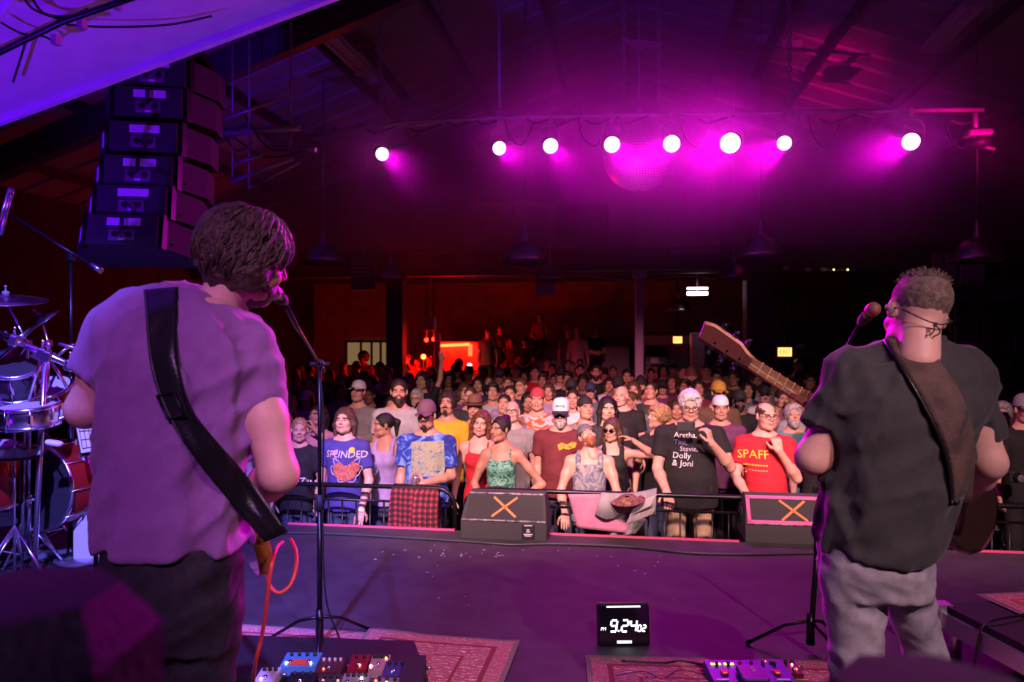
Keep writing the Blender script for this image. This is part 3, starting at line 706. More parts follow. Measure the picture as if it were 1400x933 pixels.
# ------------------------------------------------------------------ hands
def hand_sdf(s, wrist, d, nrm, side=1, curl=.35, sc_=1.0, spread=.10, thumb=.6, k=.006):
    """d: direction of the fingers, nrm: the way the palm faces, side: +1/-1 where the thumb leaves"""
    wv = Vector(wrist); d = Vector(d).normalized(); n = Vector(nrm); n = (n-d*n.dot(d)).normalized(); a = d.cross(n)*side
    q = sc_
    for t, wd in ((-.034, .014), (-.011, .014), (.011, .014), (.032, .013)): s.cap(wv+a*(t*.55*q), wv+d*.088*q+a*(t*q), .017*q, .0125*q, .012)
    for i, (t, L) in enumerate(((.033, .072), (.011, .080), (-.011, .075), (-.032, .060))):
        p = wv+d*.088*q+a*t*q; ang = 0.0; dd = d+a*(t*spread*8); dd.normalize(); r = (.0092, .0095, .0090, .0080)[i]*q
        for j, fr in enumerate((.45, .31, .24)):
            ang += curl*(.8, 1.1, .8)[j]+.06*i*curl
            v = (dd*math.cos(ang)+n*math.sin(ang)); p2 = p+v*L*fr*q; s.cap(p, p2, r*(1-.08*j), r*(.92-.08*j), k*.6); p = p2
    p = wv+a*.024*q+d*.018*q; v = (d*.62+a*.75+n*thumb*.6).normalized(); p2 = p+v*.045*q; s.cap(p, p2, .0145*q, .0115*q, .010)
    v = (d*.85+a*.30+n*thumb*.9).normalized(); p3 = p2+v*.032*q; s.cap(p2, p3, .011*q, .0098*q, .005); s.cap(p3, p3+(d*.9+n*thumb*.9).normalized()*.024*q, .0098*q, .0085*q, .005)
# ------------------------------------------------------------------ whole figures, 1.75 m tall, facing -Y
DEF = dict(Ls=(.178, .005, 1.385), Rs=(-.178, .005, 1.385), Le=(.240, .03, 1.10), Re=(-.240, .03, 1.10), Lw=(.255, -.06, .87), Rw=(-.255, -.06, .87),
           Ld=(0, -.25, -1), Rd=(0, -.25, -1), Ln=(-1, 0, 0), Rn=(1, 0, 0), Lc=.35, Rc=.35, Lt=1, Rt=1)
def figure(pose=None, sex='m', build=1.0, belly=0.0, top='tee', h=.011, hh=.0055, hands=True, lean=0.0, seed=1, sleeve=None, seated=False):
    J = dict(DEF); J.update(pose or {}); f = sex == 'f'
    w = build*(.90 if f else 1.0)
    def W(p, ww=1): return Vector(p)
    for kx in ('Ls', 'Rs'): J[kx] = (J[kx][0]*w, J[kx][1], J[kx][2])
    ar = .88 if f else 1.0; ar *= .6+.4*build
    # skin: trunk, arms, hands, legs
    s = SDF()
    T = [(.84, 0, .005, .150*w, .105), (.95, 0, .005, .155*w, .108), (1.06, 0, 0, .135*w, .098), (1.20, 0, 0, .150*w, .108), (1.32, 0, .005, .165*w, .108), (1.41, 0, .012, .150*w, .086), (1.46, 0, .02, .10*w, .066), (1.50, 0, .03, .058, .054)]
    s.loft(T, .03)
    s.cap((0, .03, 1.44), (0, .035, 1.53), .060 if not f else .050, k=.03)
    if f: s.ell((.07*w, -.085, 1.27), (.062, .055, .06), .03); s.ell((-.07*w, -.085, 1.27), (.062, .055, .06), .03)
    for a in 'LR':
        sh, el, wr = Vector(J[a+'s']), Vector(J[a+'e']), Vector(J[a+'w'])
        s.ell(sh, (.056*ar, .056*ar, .056*ar), .04); s.cap((math.copysign(.035, sh.x), .03, 1.485), sh+Vector((-sh.x*.2, .005, .012)), .030, .044, k=.035)
        mid = sh.lerp(el, .45); s.chain([sh, mid, el], [.052*ar, .049*ar, .038*ar], .03)
        m1 = el.lerp(wr, .3); s.chain([el, m1, wr], [.040*ar, .043*ar, .028*ar], .02)
    for sx in (-1, 1):
        if not seated: s.chain([(sx*.085*w, .01, .86), (sx*.092*w, 0, .48), (sx*.095, .012, .06)], [.085, .055, .04], .03); s.cap((sx*.095, .0, .035), (sx*.11, -.13, .03), .034, k=.02)
        else: s.chain([(sx*.09, .01, .88), (sx*.11, -.40, .86), (sx*.11, -.40, .46)], [.085, .06, .05], .03)
    G = Geo(); G.add(s.mesh(h), 0)
    if hands:
        for a, sd in (('L', 1), ('R', -1)):
            wr = Vector(J[a+'w']); el = Vector(J[a+'e']); s2 = SDF(); fd = (wr-el).normalized()
            s2.cap(wr-fd*.05, wr, .0325*ar, .0275*ar, .01); hand_sdf(s2, wr-fd*.006, J[a+'d'], J[a+'n'], J[a+'t']*sd, J[a+'c'], .94 if f else 1.04)
            G.add(s2.mesh(hh), 0)
    # shirt
    t = SDF(); sh_ = Geo(); g = .012; fold = .006
    B = [(.80, 0, -.002, .186*w, .140+belly*.5), (.92, 0, -belly*.45, .182*w, .122+belly*.75), (1.05, 0, -belly*.5, .155*w+belly*.3, .114+belly*.8), (1.2, 0, -belly*.2, .164*w, .124+belly*.35), (1.32, 0, .003, .182*w, .122), (1.41, 0, .012, .165*w, .099), (1.455, 0, .022, .110*w, .078), (1.485, 0, .03, .072, .068)]
    if top in ('tank', 'cami'):
        B2 = [(z, cx, cy, rx*(.97 if z < 1.3 else .86), ry) for z, cx, cy, rx, ry in B[:5]]
        B2.append((1.37, 0, .006, .125*w, .118)) if top == 'tank' else B2.append((1.335, 0, .006, .15*w, .121))
        t.loft(B2, .02, amp=fold, freq=17, seed=seed, stretch=(1, 1, .6))
        if f: t.ell((.07*w, -.088, 1.27), (.070, .062, .066), .04); t.ell((-.07*w, -.088, 1.27), (.070, .062, .066), .04)
        for sx in (-1, 1):
            st = .028 if top == 'tank' else .009
            t.chain([(sx*.10*w, -.095, 1.34), (sx*.105*w, -.06, 1.43), (sx*.10*w, .02, 1.475), (sx*.10*w, .09, 1.38)], [st, st*.9, st*.8, st], .012)
    else:
        t.loft(B, .02, top=.45, amp=fold, freq=15, seed=seed, stretch=(1, 1, .55))
        if f: t.ell((.07*w, -.088, 1.27), (.068, .060, .064), .05); t.ell((-.07*w, -.088, 1.27), (.068, .060, .064), .05)
        L = {'tee': .62, 'long': .97}[top] if sleeve is None else sleeve
        for a in 'LR':
            sh, el, wr = Vector(J[a+'s']), Vector(J[a+'e']), Vector(J[a+'w'])
            t.ell(sh, (.068*ar, .068*ar, .064*ar), .04); t.cap((math.copysign(.06, sh.x), .03, 1.465), sh+Vector((-sh.x*.15, .005, .01)), .030, .056*ar, k=.035)
            if top == 'tee': t.sleeve(sh, sh.lerp(el, L), .066*ar, .068*ar, .02)
            else: t.chain([sh, el, el.lerp(wr, .92)], [.066*ar, .056*ar, .042*ar], .02)
        t.warp(lambda P: .003*vnoise(P, 28, seed+3))
        if top == 'tee':
            pass
    vq = t.mesh(h*.9)
    sh_.add(vq, 0)
    # trousers
    p = SDF(); pt = Geo()
    p.loft([(.74, 0, .0, .14*w, .10), (.86, 0, .005, .152*w, .112), (.94, 0, .004, .146*w, .104), (.98, 0, .004, .140*w, .098)], .03)
    for sx in (-1, 1):
        if not seated: p.chain([(sx*.085*w, .008, .84), (sx*.092*w, -.002, .48), (sx*.095, .012, .08)], [.090, .072, .062], .03)
        else: p.chain([(sx*.09, .01, .88), (sx*.11, -.42, .87), (sx*.11, -.42, .50)], [.10, .075, .062], .03)
    p.warp(lambda P: .004*vnoise(P*np.array((1, 1, 1.6)), 20, seed+5))
    pt.add(p.mesh(h*1.35), 0)
    return G, sh_, pt
CACHE = {}
HEADC = Vector((0, -.005, 1.632))
def head_matrix(yaw=0, pitch=0, roll=0, fwd=0.0):
    piv = Vector((0, .03, 1.53)); R = Matrix.Rotation(yaw, 4, 'Z') @ Matrix.Rotation(roll, 4, 'Y') @ Matrix.Rotation(-pitch, 4, 'X')
    return Matrix.Translation(piv+Vector((0, -fwd, 0))) @ R @ Matrix.Translation(HEADC-piv)
SKINS = {'pale': (.62, .36, .28), 'fair': (.55, .30, .22), 'tan': (.42, .21, .14), 'brown': (.20, .09, .055)}
def skinmats(k):
    c = SKINS[k]; return [mat('skin_'+k, c, .5, noise=.08, nscale=25, spec=.4), mat('lips_'+k, (c[0]*.75, c[1]*.45, c[2]*.5), .4), None, mat('eye_white', (.50, .46, .44), .3), mat('iris', (.03, .018, .012), .2)]
HAIRC = {'black': (.010, .008, .008), 'dark': (.030, .017, .011), 'brown': (.075, .038, .02), 'auburn': (.14, .045, .02), 'blond': (.36, .22, .10), 'grey': (.42, .40, .40), 'white': (.72, .70, .70), 'red': (.30, .09, .03)}
def hairmat(k): return mat('hair_'+k, HAIRC[k], .42, noise=.55, nscale=70, bump=.7, bscale=150)
FACEV = {}
def face(sex, var, lod=0):
    key = (sex, var, lod)
    if key not in FACEV: FACEV[key] = head_geo(sex, (.0064, .008, .0098)[lod], wide=(1, 1.05, .97)[var % 3], jaw=(1, 1.1, .94)[var % 3])
    return FACEV[key]
def make_person(loc, H, label, group, sex='m', skin='fair', hair='short', hc='dark', shirt=None, trousers=None, pose=None, posekey='down', build=1.0, belly=0.0, top='tee',
                yaw=0.0, hy=0.0, hp=0.0, hr=0.0, fwd=0.0, hat=None, hatm=None, beard=None, glasses=None, var=0, seed=1, fine=False, seated=False, bc=None, name='person', sleeve=None, lod=None):
    lod = (0 if fine else 1) if lod is None else lod
    root = thing(name, loc, label, 'person', group, yaw); root.scale = (H/1.75,)*3; refresh(root)
    qh = lambda a: a if fine else round(a/.2)*.2 if lod < 2 else round(a/.4)*.4
    hy, hp, hr = qh(hy), qh(hp), qh(hr); HM = head_matrix(hy, hp, hr, fwd)
    kb = ('fig', posekey, sex, build, belly, top, seated, sleeve, lod)
    if kb not in CACHE: CACHE[kb] = figure(pose, sex, build, belly, top, h=(.0135, .018, .022)[lod], hh=(.0062, .009, .012)[lod], seed=seed, seated=seated, sleeve=sleeve)
    G, S, P = CACHE[kb]
    var = var if lod < 2 else var % 2
    km = ('body',)+kb+(var % 3, round(hy, 2), round(hp, 2), round(hr, 2), fwd)
    if km not in CACHE:
        g = Geo(); g.v = list(G.v); g.q = list(G.q); g.m = list(G.m); g.n = G.n
        for vq, mi in face(sex, var % 3, lod): g.add(xf(vq, HM), mi)
        CACHE[km] = g.mesh('body', [MATS.get('skin_fair') or skinmats('fair')[0]]*5)
    sm = skinmats(skin); sm[2] = hairmat(hc if hc not in ('white',) else 'grey')
    body = meshobj('body', CACHE[km], root); setmats(body, sm)
    ks = ('shirt',)+kb
    if ks not in CACHE: CACHE[ks] = S.mesh('shirt', [shirt])
    so = meshobj('shirt' if top in ('tee', 'long') else 'tank_top', CACHE[ks], root); setmats(so, [shirt])
    kp = ('pants', sex, build, belly, seated, lod)
    if kp not in CACHE: CACHE[kp] = P.mesh('trousers', [trousers])
    po = meshobj('trousers', CACHE[kp], root); setmats(po, [trousers])
    if hair and hair != 'bald':
        kh = ('hair', hair, lod)
        if kh not in CACHE: g = Geo(); g.add(hair_geo(hair, (.007, .009, .012)[lod])); CACHE[kh] = g.mesh('hair', [hairmat('dark')])
        setmats(meshobj('hair', CACHE[kh], root, HM), [hairmat(hc)])
    if beard:
        kh = ('hair', beard, lod)
        if kh not in CACHE: g = Geo(); g.add(hair_geo(beard, (.007, .008, .010)[lod])); CACHE[kh] = g.mesh('beard', [hairmat('dark')])
        setmats(meshobj('beard', CACHE[kh], root, HM), [hairmat(bc or hc)])
    if hat:
        kh = ('hat', hat)
        if kh not in CACHE:
            o = hat_geo(hat).build('hat', [WHITE, WHITE]); CACHE[kh] = o.data; bpy.data.objects.remove(o)
        hm = hatm if isinstance(hatm, (list, tuple)) else [hatm, hatm]
        setmats(meshobj('hat', CACHE[kh], root, HM), hm)
    if glasses:
        kh = ('glasses', glasses)
        if kh not in CACHE:
            o = glasses_mb(glasses == 'sun').build('glasses', [BLKMETAL, mat('dark_lens', (.005, .005, .006), .08)]); CACHE[kh] = o.data; bpy.data.objects.remove(o)
        meshobj('glasses', CACHE[kh], root, HM)
    return root
# ------------------------------------------------------------------ the two musicians (bodies laid out in hall space)
def ring(py, pl, pr, d, ry, back=0.0):
    c = at((pl+pr)/2, py, d+back); return (c.z, c.x, c.y, (pr-pl)/2/1000*d, ry)
def bvh_of(*objs):
    vs, fs = [], []
    for o in objs:
        M = o.parent.matrix_basis if o.parent else Matrix.Identity(4); k = len(vs)
        vs += [M @ v.co for v in o.data.vertices]; fs += [tuple(i+k for i in p.vertices) for p in o.data.polygons]
    return BVHTree.FromPolygons(vs, fs)
def stick(bvh, px, py, dflt, off=.006):
    r = ray(px, py); u = r.normalized(); hit = bvh.ray_cast(CAM, u)
    if hit[0] is not None and abs((hit[0]-CAM).dot(FWD)-dflt) < .35: return hit[0]-u*off
    g = at(px, py, dflt); nr = bvh.find_nearest(g, .14)
    if nr[0] is not None and py < 470: return nr[0]+nr[1]*off
    return g
def ribbon(m, left, right, fn, nv=6, mi=0, thick=.006, sub=4):
    L = bez([(a, b, 0) for a, b in left], sub); R = bez([(a, b, 0) for a, b in right], sub); rows = []
    for a, b in zip(L, R): rows.append([fn(a.x+(b.x-a.x)*j/nv, a.y+(b.y-a.y)*j/nv) for j in range(nv+1)])
    for _ in range(2): rows = [rows[0]]+[[(rows[i-1][j]+rows[i][j]*2+rows[i+1][j])/4 for j in range(nv+1)] for i in range(1, len(rows)-1)]+[rows[-1]]
    n = len(rows); vs = [p for r in rows for p in r]
    back = [p+(p-CAM).normalized()*thick for p in vs]; N = len(vs)
    fs = [(i*(nv+1)+j, i*(nv+1)+j+1, (i+1)*(nv+1)+j+1, (i+1)*(nv+1)+j) for i in range(n-1) for j in range(nv)]
    fb = [tuple(N+i for i in f[::-1]) for f in fs]; ed = []
    for i in range(n-1):
        a, b = i*(nv+1), (i+1)*(nv+1); ed.append((a, b, N+b, N+a)); ed.append((a+nv, N+a+nv, N+b+nv, b+nv))
    for j in range(nv): ed.append((j, N+j, N+j+1, j+1)); q = (n-1)*(nv+1)+j; ed.append((q, q+1, N+q+1, N+q))
    m.add(vs+back, fs+fb+ed, mi, True); return rows
def geo_obj(name, sdfs, h, mats, root):
    g = Geo()
    for i, (s, hh_, mi) in enumerate(sdfs): g.add(s.mesh(hh_ or h), mi)
    me = g.mesh(name, mats); o = meshobj(name, me, root)
    Mi = root.matrix_basis.inverted(); me.transform(Mi); return o
def folds(dirv, f, amp, seed, st=.18):
    """cloth folds that run along dirv"""
    u = np.array(Vector(dirv).normalized())
    return lambda P: amp*(np.abs(vnoise(P-((P @ u)*(1-st))[..., None]*u, f, seed))*2-.6)
SK = skinmats('fair'); M_LIPS = SK[1]; SK[0] = mat('skin_musician', (.74, .42, .34), .5, noise=.07, nscale=25, spec=.4)
M_VIOLET = mat('violet_cotton', (0.30, 0.13, 0.34), 0.85, noise=0.06, nscale=30, bump=0.12, bscale=260, sheen=.2)
M_CHAR = mat('charcoal_cotton', (0.036, 0.035, 0.037), 0.85, noise=0.10, nscale=30, bump=0.12, bscale=260, sheen=.15)
M_DENIMB = mat('black_denim', (0.018, 0.017, 0.020), 0.8, noise=0.3, nscale=40, bump=0.2, bscale=300)
M_DENIMG = mat('grey_denim', (0.38, 0.35, 0.40), 0.8, noise=0.22, nscale=24, bump=0.25, bscale=300)
M_STRAPB = mat('black_leather', (0.012, 0.012, 0.014), 0.30, bump=0.15, bscale=150)
M_STRAPR = mat('brown_suede', (0.105, 0.062, 0.050), 0.85, noise=0.35, nscale=14, bump=0.3, bscale=120)
def musician(name, label, D, spec):
    base = at(spec['foot'], 900, D); base = Vector((base.x, base.y, STAGE))
    root = thing(name, base, label, 'person', 'guitarists on stage'); refresh(root)
    d = D
    # --- shirt
    s = SDF(); rings = [ring(py, l, r, d, ry, bk) for py, l, r, ry, bk in spec['torso']]; rings.sort()
    s.loft(rings, .02, p=2.4)
    for a in 'LR':
        sh = at(*spec[a+'s']); sl = at(*spec[a+'sl']); el = at(*spec[a+'e'])
        s.ell(sh, (spec['shr'],)*3, .06)
        s.sleeve(sh, sl, spec['shr']*.95, spec['slr'], .035)
    for pts, rs in spec.get('trap', ()): s.chain([at(*q) for q in pts], rs, .05)
    for p_, n_ in spec['cuts']: s.half(at(*p_), n_, .012)
    for dv, f, amp, sd in spec['folds']: s.warp(folds(dv, f, amp, sd))
    if spec.get('local'):
        for (a, b, r, amp) in spec['local']: s.cap(at(*a), at(*b), r, r*.4, .02, 'add' if amp > 0 else 'sub')
    shirt = geo_obj('shirt', [(s, .0085, 0)], .0085, [spec['shirt']], root)
    # --- trousers
    t = SDF()
    hr = [ring(py, l, r, d, ry, bk) for py, l, r, ry, bk in spec['hips']]; hr.sort(); t.loft(hr, .03)
    for leg in spec['legs']: t.chain([Vector(q[0]) for q in leg], [q[1] for q in leg], .03)
    for dv, f, amp, sd in spec['lfolds']: t.warp(folds(dv, f, amp, sd))
    tr = geo_obj('trousers', [(t, .010, 0)], .01, [spec['denim']], root)
    for leg in spec['legs']:
        m = MB(); p = Vector(leg[-1][0]); m.box(p+Vector((0, .07, -.045)), (.10, .27, .075), bev=.03); m.box(p+Vector((0, .075, -.078)), (.104, .285, .02)); m.build('shoe', mat('shoe_black', (.02, .02, .02), .5), root)
    # --- skin
    b = SDF(); b.loft([(z, cx, cy_, rx*.84, ry*.84) for z, cx, cy_, rx, ry in rings[1:-1]], .02)
    nk = [at(*q) for q in spec['neck']]; b.chain(nk, spec['nr'], .03)
    for a in 'LR':
        sh, el, wr = at(*spec[a+'s']), at(*spec[a+'e']), at(*spec[a+'w'])
        b.chain([sh, sh.lerp(el, .5), el], [spec['ar']*1.12, spec['ar']*1.08, spec['ar']], .03)
        b.chain([el, el.lerp(wr, .28), wr], [spec['ar']*.98, spec['ar']*1.0, .031], .02)
    g = Geo(); g.add(b.mesh(.009), 0)
    for a, sd in (('L', 1), ('R', -1)):
        s2 = SDF(); wr = at(*spec[a+'w']); el = at(*spec[a+'e']); s2.cap(wr-(wr-el).normalized()*.05, wr, .033, .030); hand_sdf(s2, wr, Vector(spec[a+'hd']), Vector(spec[a+'hn']), sd, .7, 1.05); g.add(s2.mesh(.006), 0)
    HM = Matrix.Translation(at(*spec['head'])) @ spec['hrot']
    for vq, mi in head_geo('m', .0045, neck=.10): g.add(xf(vq, HM), mi)
    sm = list(SK); sm[2] = spec['hairm']
    me = g.mesh('body', sm); me.transform(root.matrix_basis.inverted()); meshobj('body', me, root)
    return root, shirt, tr, HM
V = Vector
def fl(px, d, off=0.06): p = at(px, 462, d); return V((p.x, p.y, STAGE+off))
# --- left guitarist
DL = 1.96
specL = dict(foot=235, shirt=M_VIOLET, denim=M_DENIMB, hairm=hairmat('dark'),
    torso=[(752, 133, 338, .150, 0), (700, 134, 340, .150, 0), (640, 137, 338, .145, 0), (580, 139, 345, .145, 0), (530, 142, 352, .145, 0), (490, 146, 352, .140, 0), (455, 155, 345, .130, .02), (428, 175, 335, .110, .03), (408, 200, 325, .085, .04), (394, 238, 318, .065, .06)],
    Ls=(165, 452, 1.98), Rs=(345, 500, 1.98), Lsl=(128, 512, 1.98), Rsl=(366, 606, 1.95), Le=(117, 560, 2.00), Re=(381, 648, 1.92), Lw=(190, 570, 2.42), Rw=(330, 690, 2.30),
    Lhd=(.1, .9, .3), Lhn=(.3, .3, 1), Rhd=(-.9, .3, -.3), Rhn=(0, -1, 0),
    shr=.072, slr=.060, ar=.050, trap=[([(285, 402, 2.04), (195, 418, 2.0)], [.05, .055]), ([(320, 420, 2.04), (345, 470, 2.0)], [.045, .062])],
    cuts=[((235, 748, DL), (0, 0, -1)), ((300, 410, 2.02), (.55, .15, 1.0))],
    folds=[((.12, 0, 1), 13, .012, 3), ((.8, 0, .55), 15, .008, 5), ((.5, .2, .8), 34, .004, 6)],
    hips=[(880, 150, 318, .125, 0), (820, 142, 328, .140, 0), (770, 140, 330, .140, 0), (735, 142, 330, .130, 0)],
    legs=[[(at(195, 850, 1.97), .105), (at(200, 1040, 1.95), .075), (fl(196, 1.97, .09), .060)], [(at(275, 850, 1.97), .105), (at(268, 1040, 1.98), .075), (fl(280, 2.02, .09), .060)]],
    lfolds=[((.9, 0, .45), 18, .007, 2)],
    neck=[(290, 440, 2.06), (318, 400, 2.06)], nr=[.075, .060],
    head=(342, 354, 2.05), hrot=Matrix.Rotation(math.radians(138), 4, 'Z') @ Matrix.Rotation(math.radians(-12), 4, 'Y') @ Matrix.Rotation(math.radians(14), 4, 'X'))
rootL, shirtL, _, HML = musician('person', 'guitarist in a violet tee and black jeans singing at the long boom', DL, specL)
# hair of the left guitarist: a full mop built of wavy locks over a core
s = SDF(); s.ell((0, .025, .040), (.098, .118, .098), .01); s.ell((0, .06, -.035), (.082, .072, .070), .03)
for sx in (-1, 1): s.ell((sx*.080, .012, -.035), (.032, .055, .055), .03)
s.ell((0, -.112, -.05), (.070, .085, .085), .012, kind='sub'); s.half((0, 0, -.100), (0, -.3, -1), .01)
s.warp(lambda P: .010*vnoise(P*np.array((1, 1, .5)), 42, 4)+.005*vnoise(P, 90, 8))
vq = s.mesh(.0055); rng = random.Random(5); lk = MB()
for i in range(620):
    th = rng.uniform(0, 2*math.pi); zz = rng.uniform(-.45, 1); rr = math.sqrt(max(0, 1-zz*zz)); n_ = V((math.cos(th)*rr, math.sin(th)*rr, zz))
    if n_.y < -.45 and n_.z < .50: continue
    p = V((n_.x*.096, .025+n_.y*.116, .035+n_.z*.096)); down = V((n_.x*.5, n_.y*.5+.1, -1)); tan = (down-n_*down.dot(n_)).normalized()
    side = n_.cross(tan); L = rng.uniform(.05, .10); am = rng.uniform(.004, .011); ph = rng.uniform(0, 6.3); pts = []
    for k in range(7):
        t = k/6; q = p+tan*L*t+n_*(.005+.012*math.sin(t*3.1)-.030*t*t*(1 if n_.z > .2 else .3))+side*am*math.sin(ph+t*6); pts.append(q)
    lk.tube(pts, [.0075*(1-.75*(k/6)**1.5) for k in range(7)], 5)
g = Geo(); g.add(xf(vq, HML)); me = g.mesh('hair', [mat('hair_wavy', (.075, .042, .030), .38, noise=.5, nscale=50, bump=.6, bscale=200)]); me.transform(rootL.matrix_basis.inverted()); hairL = meshobj('hair', me, rootL)
lk.v = [HML @ v for v in lk.v]; o = lk.build('hair_locks', MATS['hair_wavy'], rootL); tag(o, kind='stuff')
s = SDF(); s.ell((0, -.028, -.068), (.064, .072, .066), .01); s.half((0, -.05, -.036), (0, .55, 1), .01); s.warp(lambda P: .004*vnoise(P, 90, 2))
g = Geo(); g.add(xf(s.mesh(.006), HML)); me = g.mesh('beard', [MATS['hair_wavy']]); me.transform(rootL.matrix_basis.inverted()); meshobj('beard', me, rootL)
bv = bvh_of(shirtL)
# --- right guitarist
DR = 2.2
specR = dict(foot=1215, shirt=M_CHAR, denim=M_DENIMG, hairm=hairmat('brown'),
    torso=[(762, 1120, 1266, .148, 0), (700, 1125, 1286, .152, 0), (660, 1128, 1304, .155, 0), (620, 1133, 1318, .150, 0), (580, 1140, 1324, .150, 0), (540, 1146, 1328, .145, 0), (510, 1158, 1322, .130, .02), (492, 1175, 1308, .105, .03), (478, 1193, 1292, .080, .04), (466, 1208, 1280, .064, .06)],
    Ls=(1172, 524, 2.22), Rs=(1318, 526, 2.22), Lsl=(1121, 590, 2.22), Rsl=(1346, 604, 2.20), Le=(1111, 626, 2.24), Re=(1350, 632, 2.18), Lw=(1150, 585, 2.55), Rw=(1302, 690, 2.50),
    Lhd=(-.3, .6, .7), Lhn=(.2, -.2, 1), Rhd=(-.8, .4, -.4), Rhn=(0, -1, 0),
    shr=.080, slr=.062, ar=.051, trap=[([(1235, 472, 2.26), (1165, 505, 2.22)], [.045, .062]), ([(1255, 472, 2.26), (1325, 508, 2.22)], [.045, .062])],
    cuts=[((1200, 757, DR), (-.10, 0, -1)), ((1240, 752, DR), (.42, 0, -1)), ((1247, 463, 2.26), (0, .35, 1))],
    folds=[((-.25, 0, 1), 12, .012, 7), ((.85, 0, .40), 14, .010, 9), ((.5, .2, .8), 34, .004, 16)],
    hips=[(812, 1128, 1262, .120, 0), (775, 1125, 1266, .138, 0), (740, 1126, 1266, .136, 0), (700, 1138, 1262, .126, 0)],
    legs=[[(at(1168, 795, 2.2), .092), (at(1169, 905, 2.2), .070), (at(1172, 960, 2.2), .068), (fl(1178, 2.2, .09), .062)], [(at(1236, 790, 2.22), .078), (at(1264, 900, 2.26), .058), (at(1275, 960, 2.26), .060), (fl(1300, 2.30, .09), .058)]],
    lfolds=[((.95, 0, .3), 15, .008, 22), ((.9, 0, -.4), 24, .005, 23)],
    neck=[(1244, 492, 2.27), (1248, 440, 2.26)], nr=[.066, .056],
    head=(1253, 428, 2.235), hrot=Matrix.Rotation(math.radians(185), 4, 'Z') @ Matrix.Rotation(math.radians(-13), 4, 'Y') @ Matrix.Rotation(math.radians(12), 4, 'X'))
rootR, shirtR, trR, HMR = musician('person', 'guitarist in a charcoal tee and grey jeans with a raised guitar neck', DR, specR)
s = SDF(); s.ell((0, .020, .036), (.0795, .1005, .0880), .01); s.ell((0, -.105, -.03), (.066, .085, .085), .012, kind='sub'); s.half((0, .08, -.035), (0, -.15, -1), .012)
s.warp(lambda P: .0022*vnoise(P, 110, 3)); g = Geo(); g.add(xf(s.mesh(.005), HMR)); M_CROP = mat('hair_cropped', (.22, .15, .12), .8, noise=.4, nscale=60, bump=.8, bscale=320); me = g.mesh('hair', [M_CROP]); me.transform(rootR.matrix_basis.inverted()); meshobj('hair', me, rootR)
# cropped tuft and side burns, the monitor cable round the nape, the bead necklace
tf = MB(); rng = random.Random(3)
for i in range(260):
    th = rng.uniform(0, 2*math.pi); zz = rng.uniform(.55, 1); rr = math.sqrt(1-zz*zz); n_ = V((math.cos(th)*rr, math.sin(th)*rr, zz)); p = V((n_.x*.079, .02+n_.y*.1, .036+n_.z*.0875))
    q = p+n_*.012+V((rng.uniform(-.006, .006), rng.uniform(-.008, .002), .004)); tf.tube([HMR @ p, HMR @ q], [.0022, .0006], 4)
tag(tf.build('hair_tuft', M_CROP, rootR), kind='stuff')
pts = [HMR @ V(q) for q in ((-.080, .012, -.002), (-.070, .075, -.030), (-.03, .108, -.055), (.0, .113, -.060), (.035, .107, -.052), (.070, .075, -.028), (.080, .012, -.002))]
m = MB(); m.tube(bez(pts, 6), .0022, 5); m.tube(bez([pts[3], pts[3]+V((-.012, -.012, -.03)), at(1247, 463, 2.19)], 6), .002, 5); m.tube(bez([pts[3], pts[3]+V((.008, -.012, -.03)), at(1257, 466, 2.19)], 6), .002, 5); m.box(pts[3]+V((0, -.004, -.004)), (.008, .008, .014)); m.build('monitor_cable', CABLE, rootR)
for sx in (-1, 1):
    m = MB(); m.ball(HMR @ V((sx*.086, .004, -.004)), .012, 8); m.build('earpiece', mat('earpiece', (.25, .2, .22), .3), rootR)
nc = at(1246, 462, 2.245); m = MB()
for k in range(34):
    a = 2*math.pi*k/34; m.ball(nc+V((.073*math.cos(a), .062*math.sin(a), -.018*math.sin(a)-.006)), .0055, 6)
m.build('bead_necklace', mat('wood_beads', (.10, .04, .03), .5), rootR)
bvR = bvh_of(shirtR)
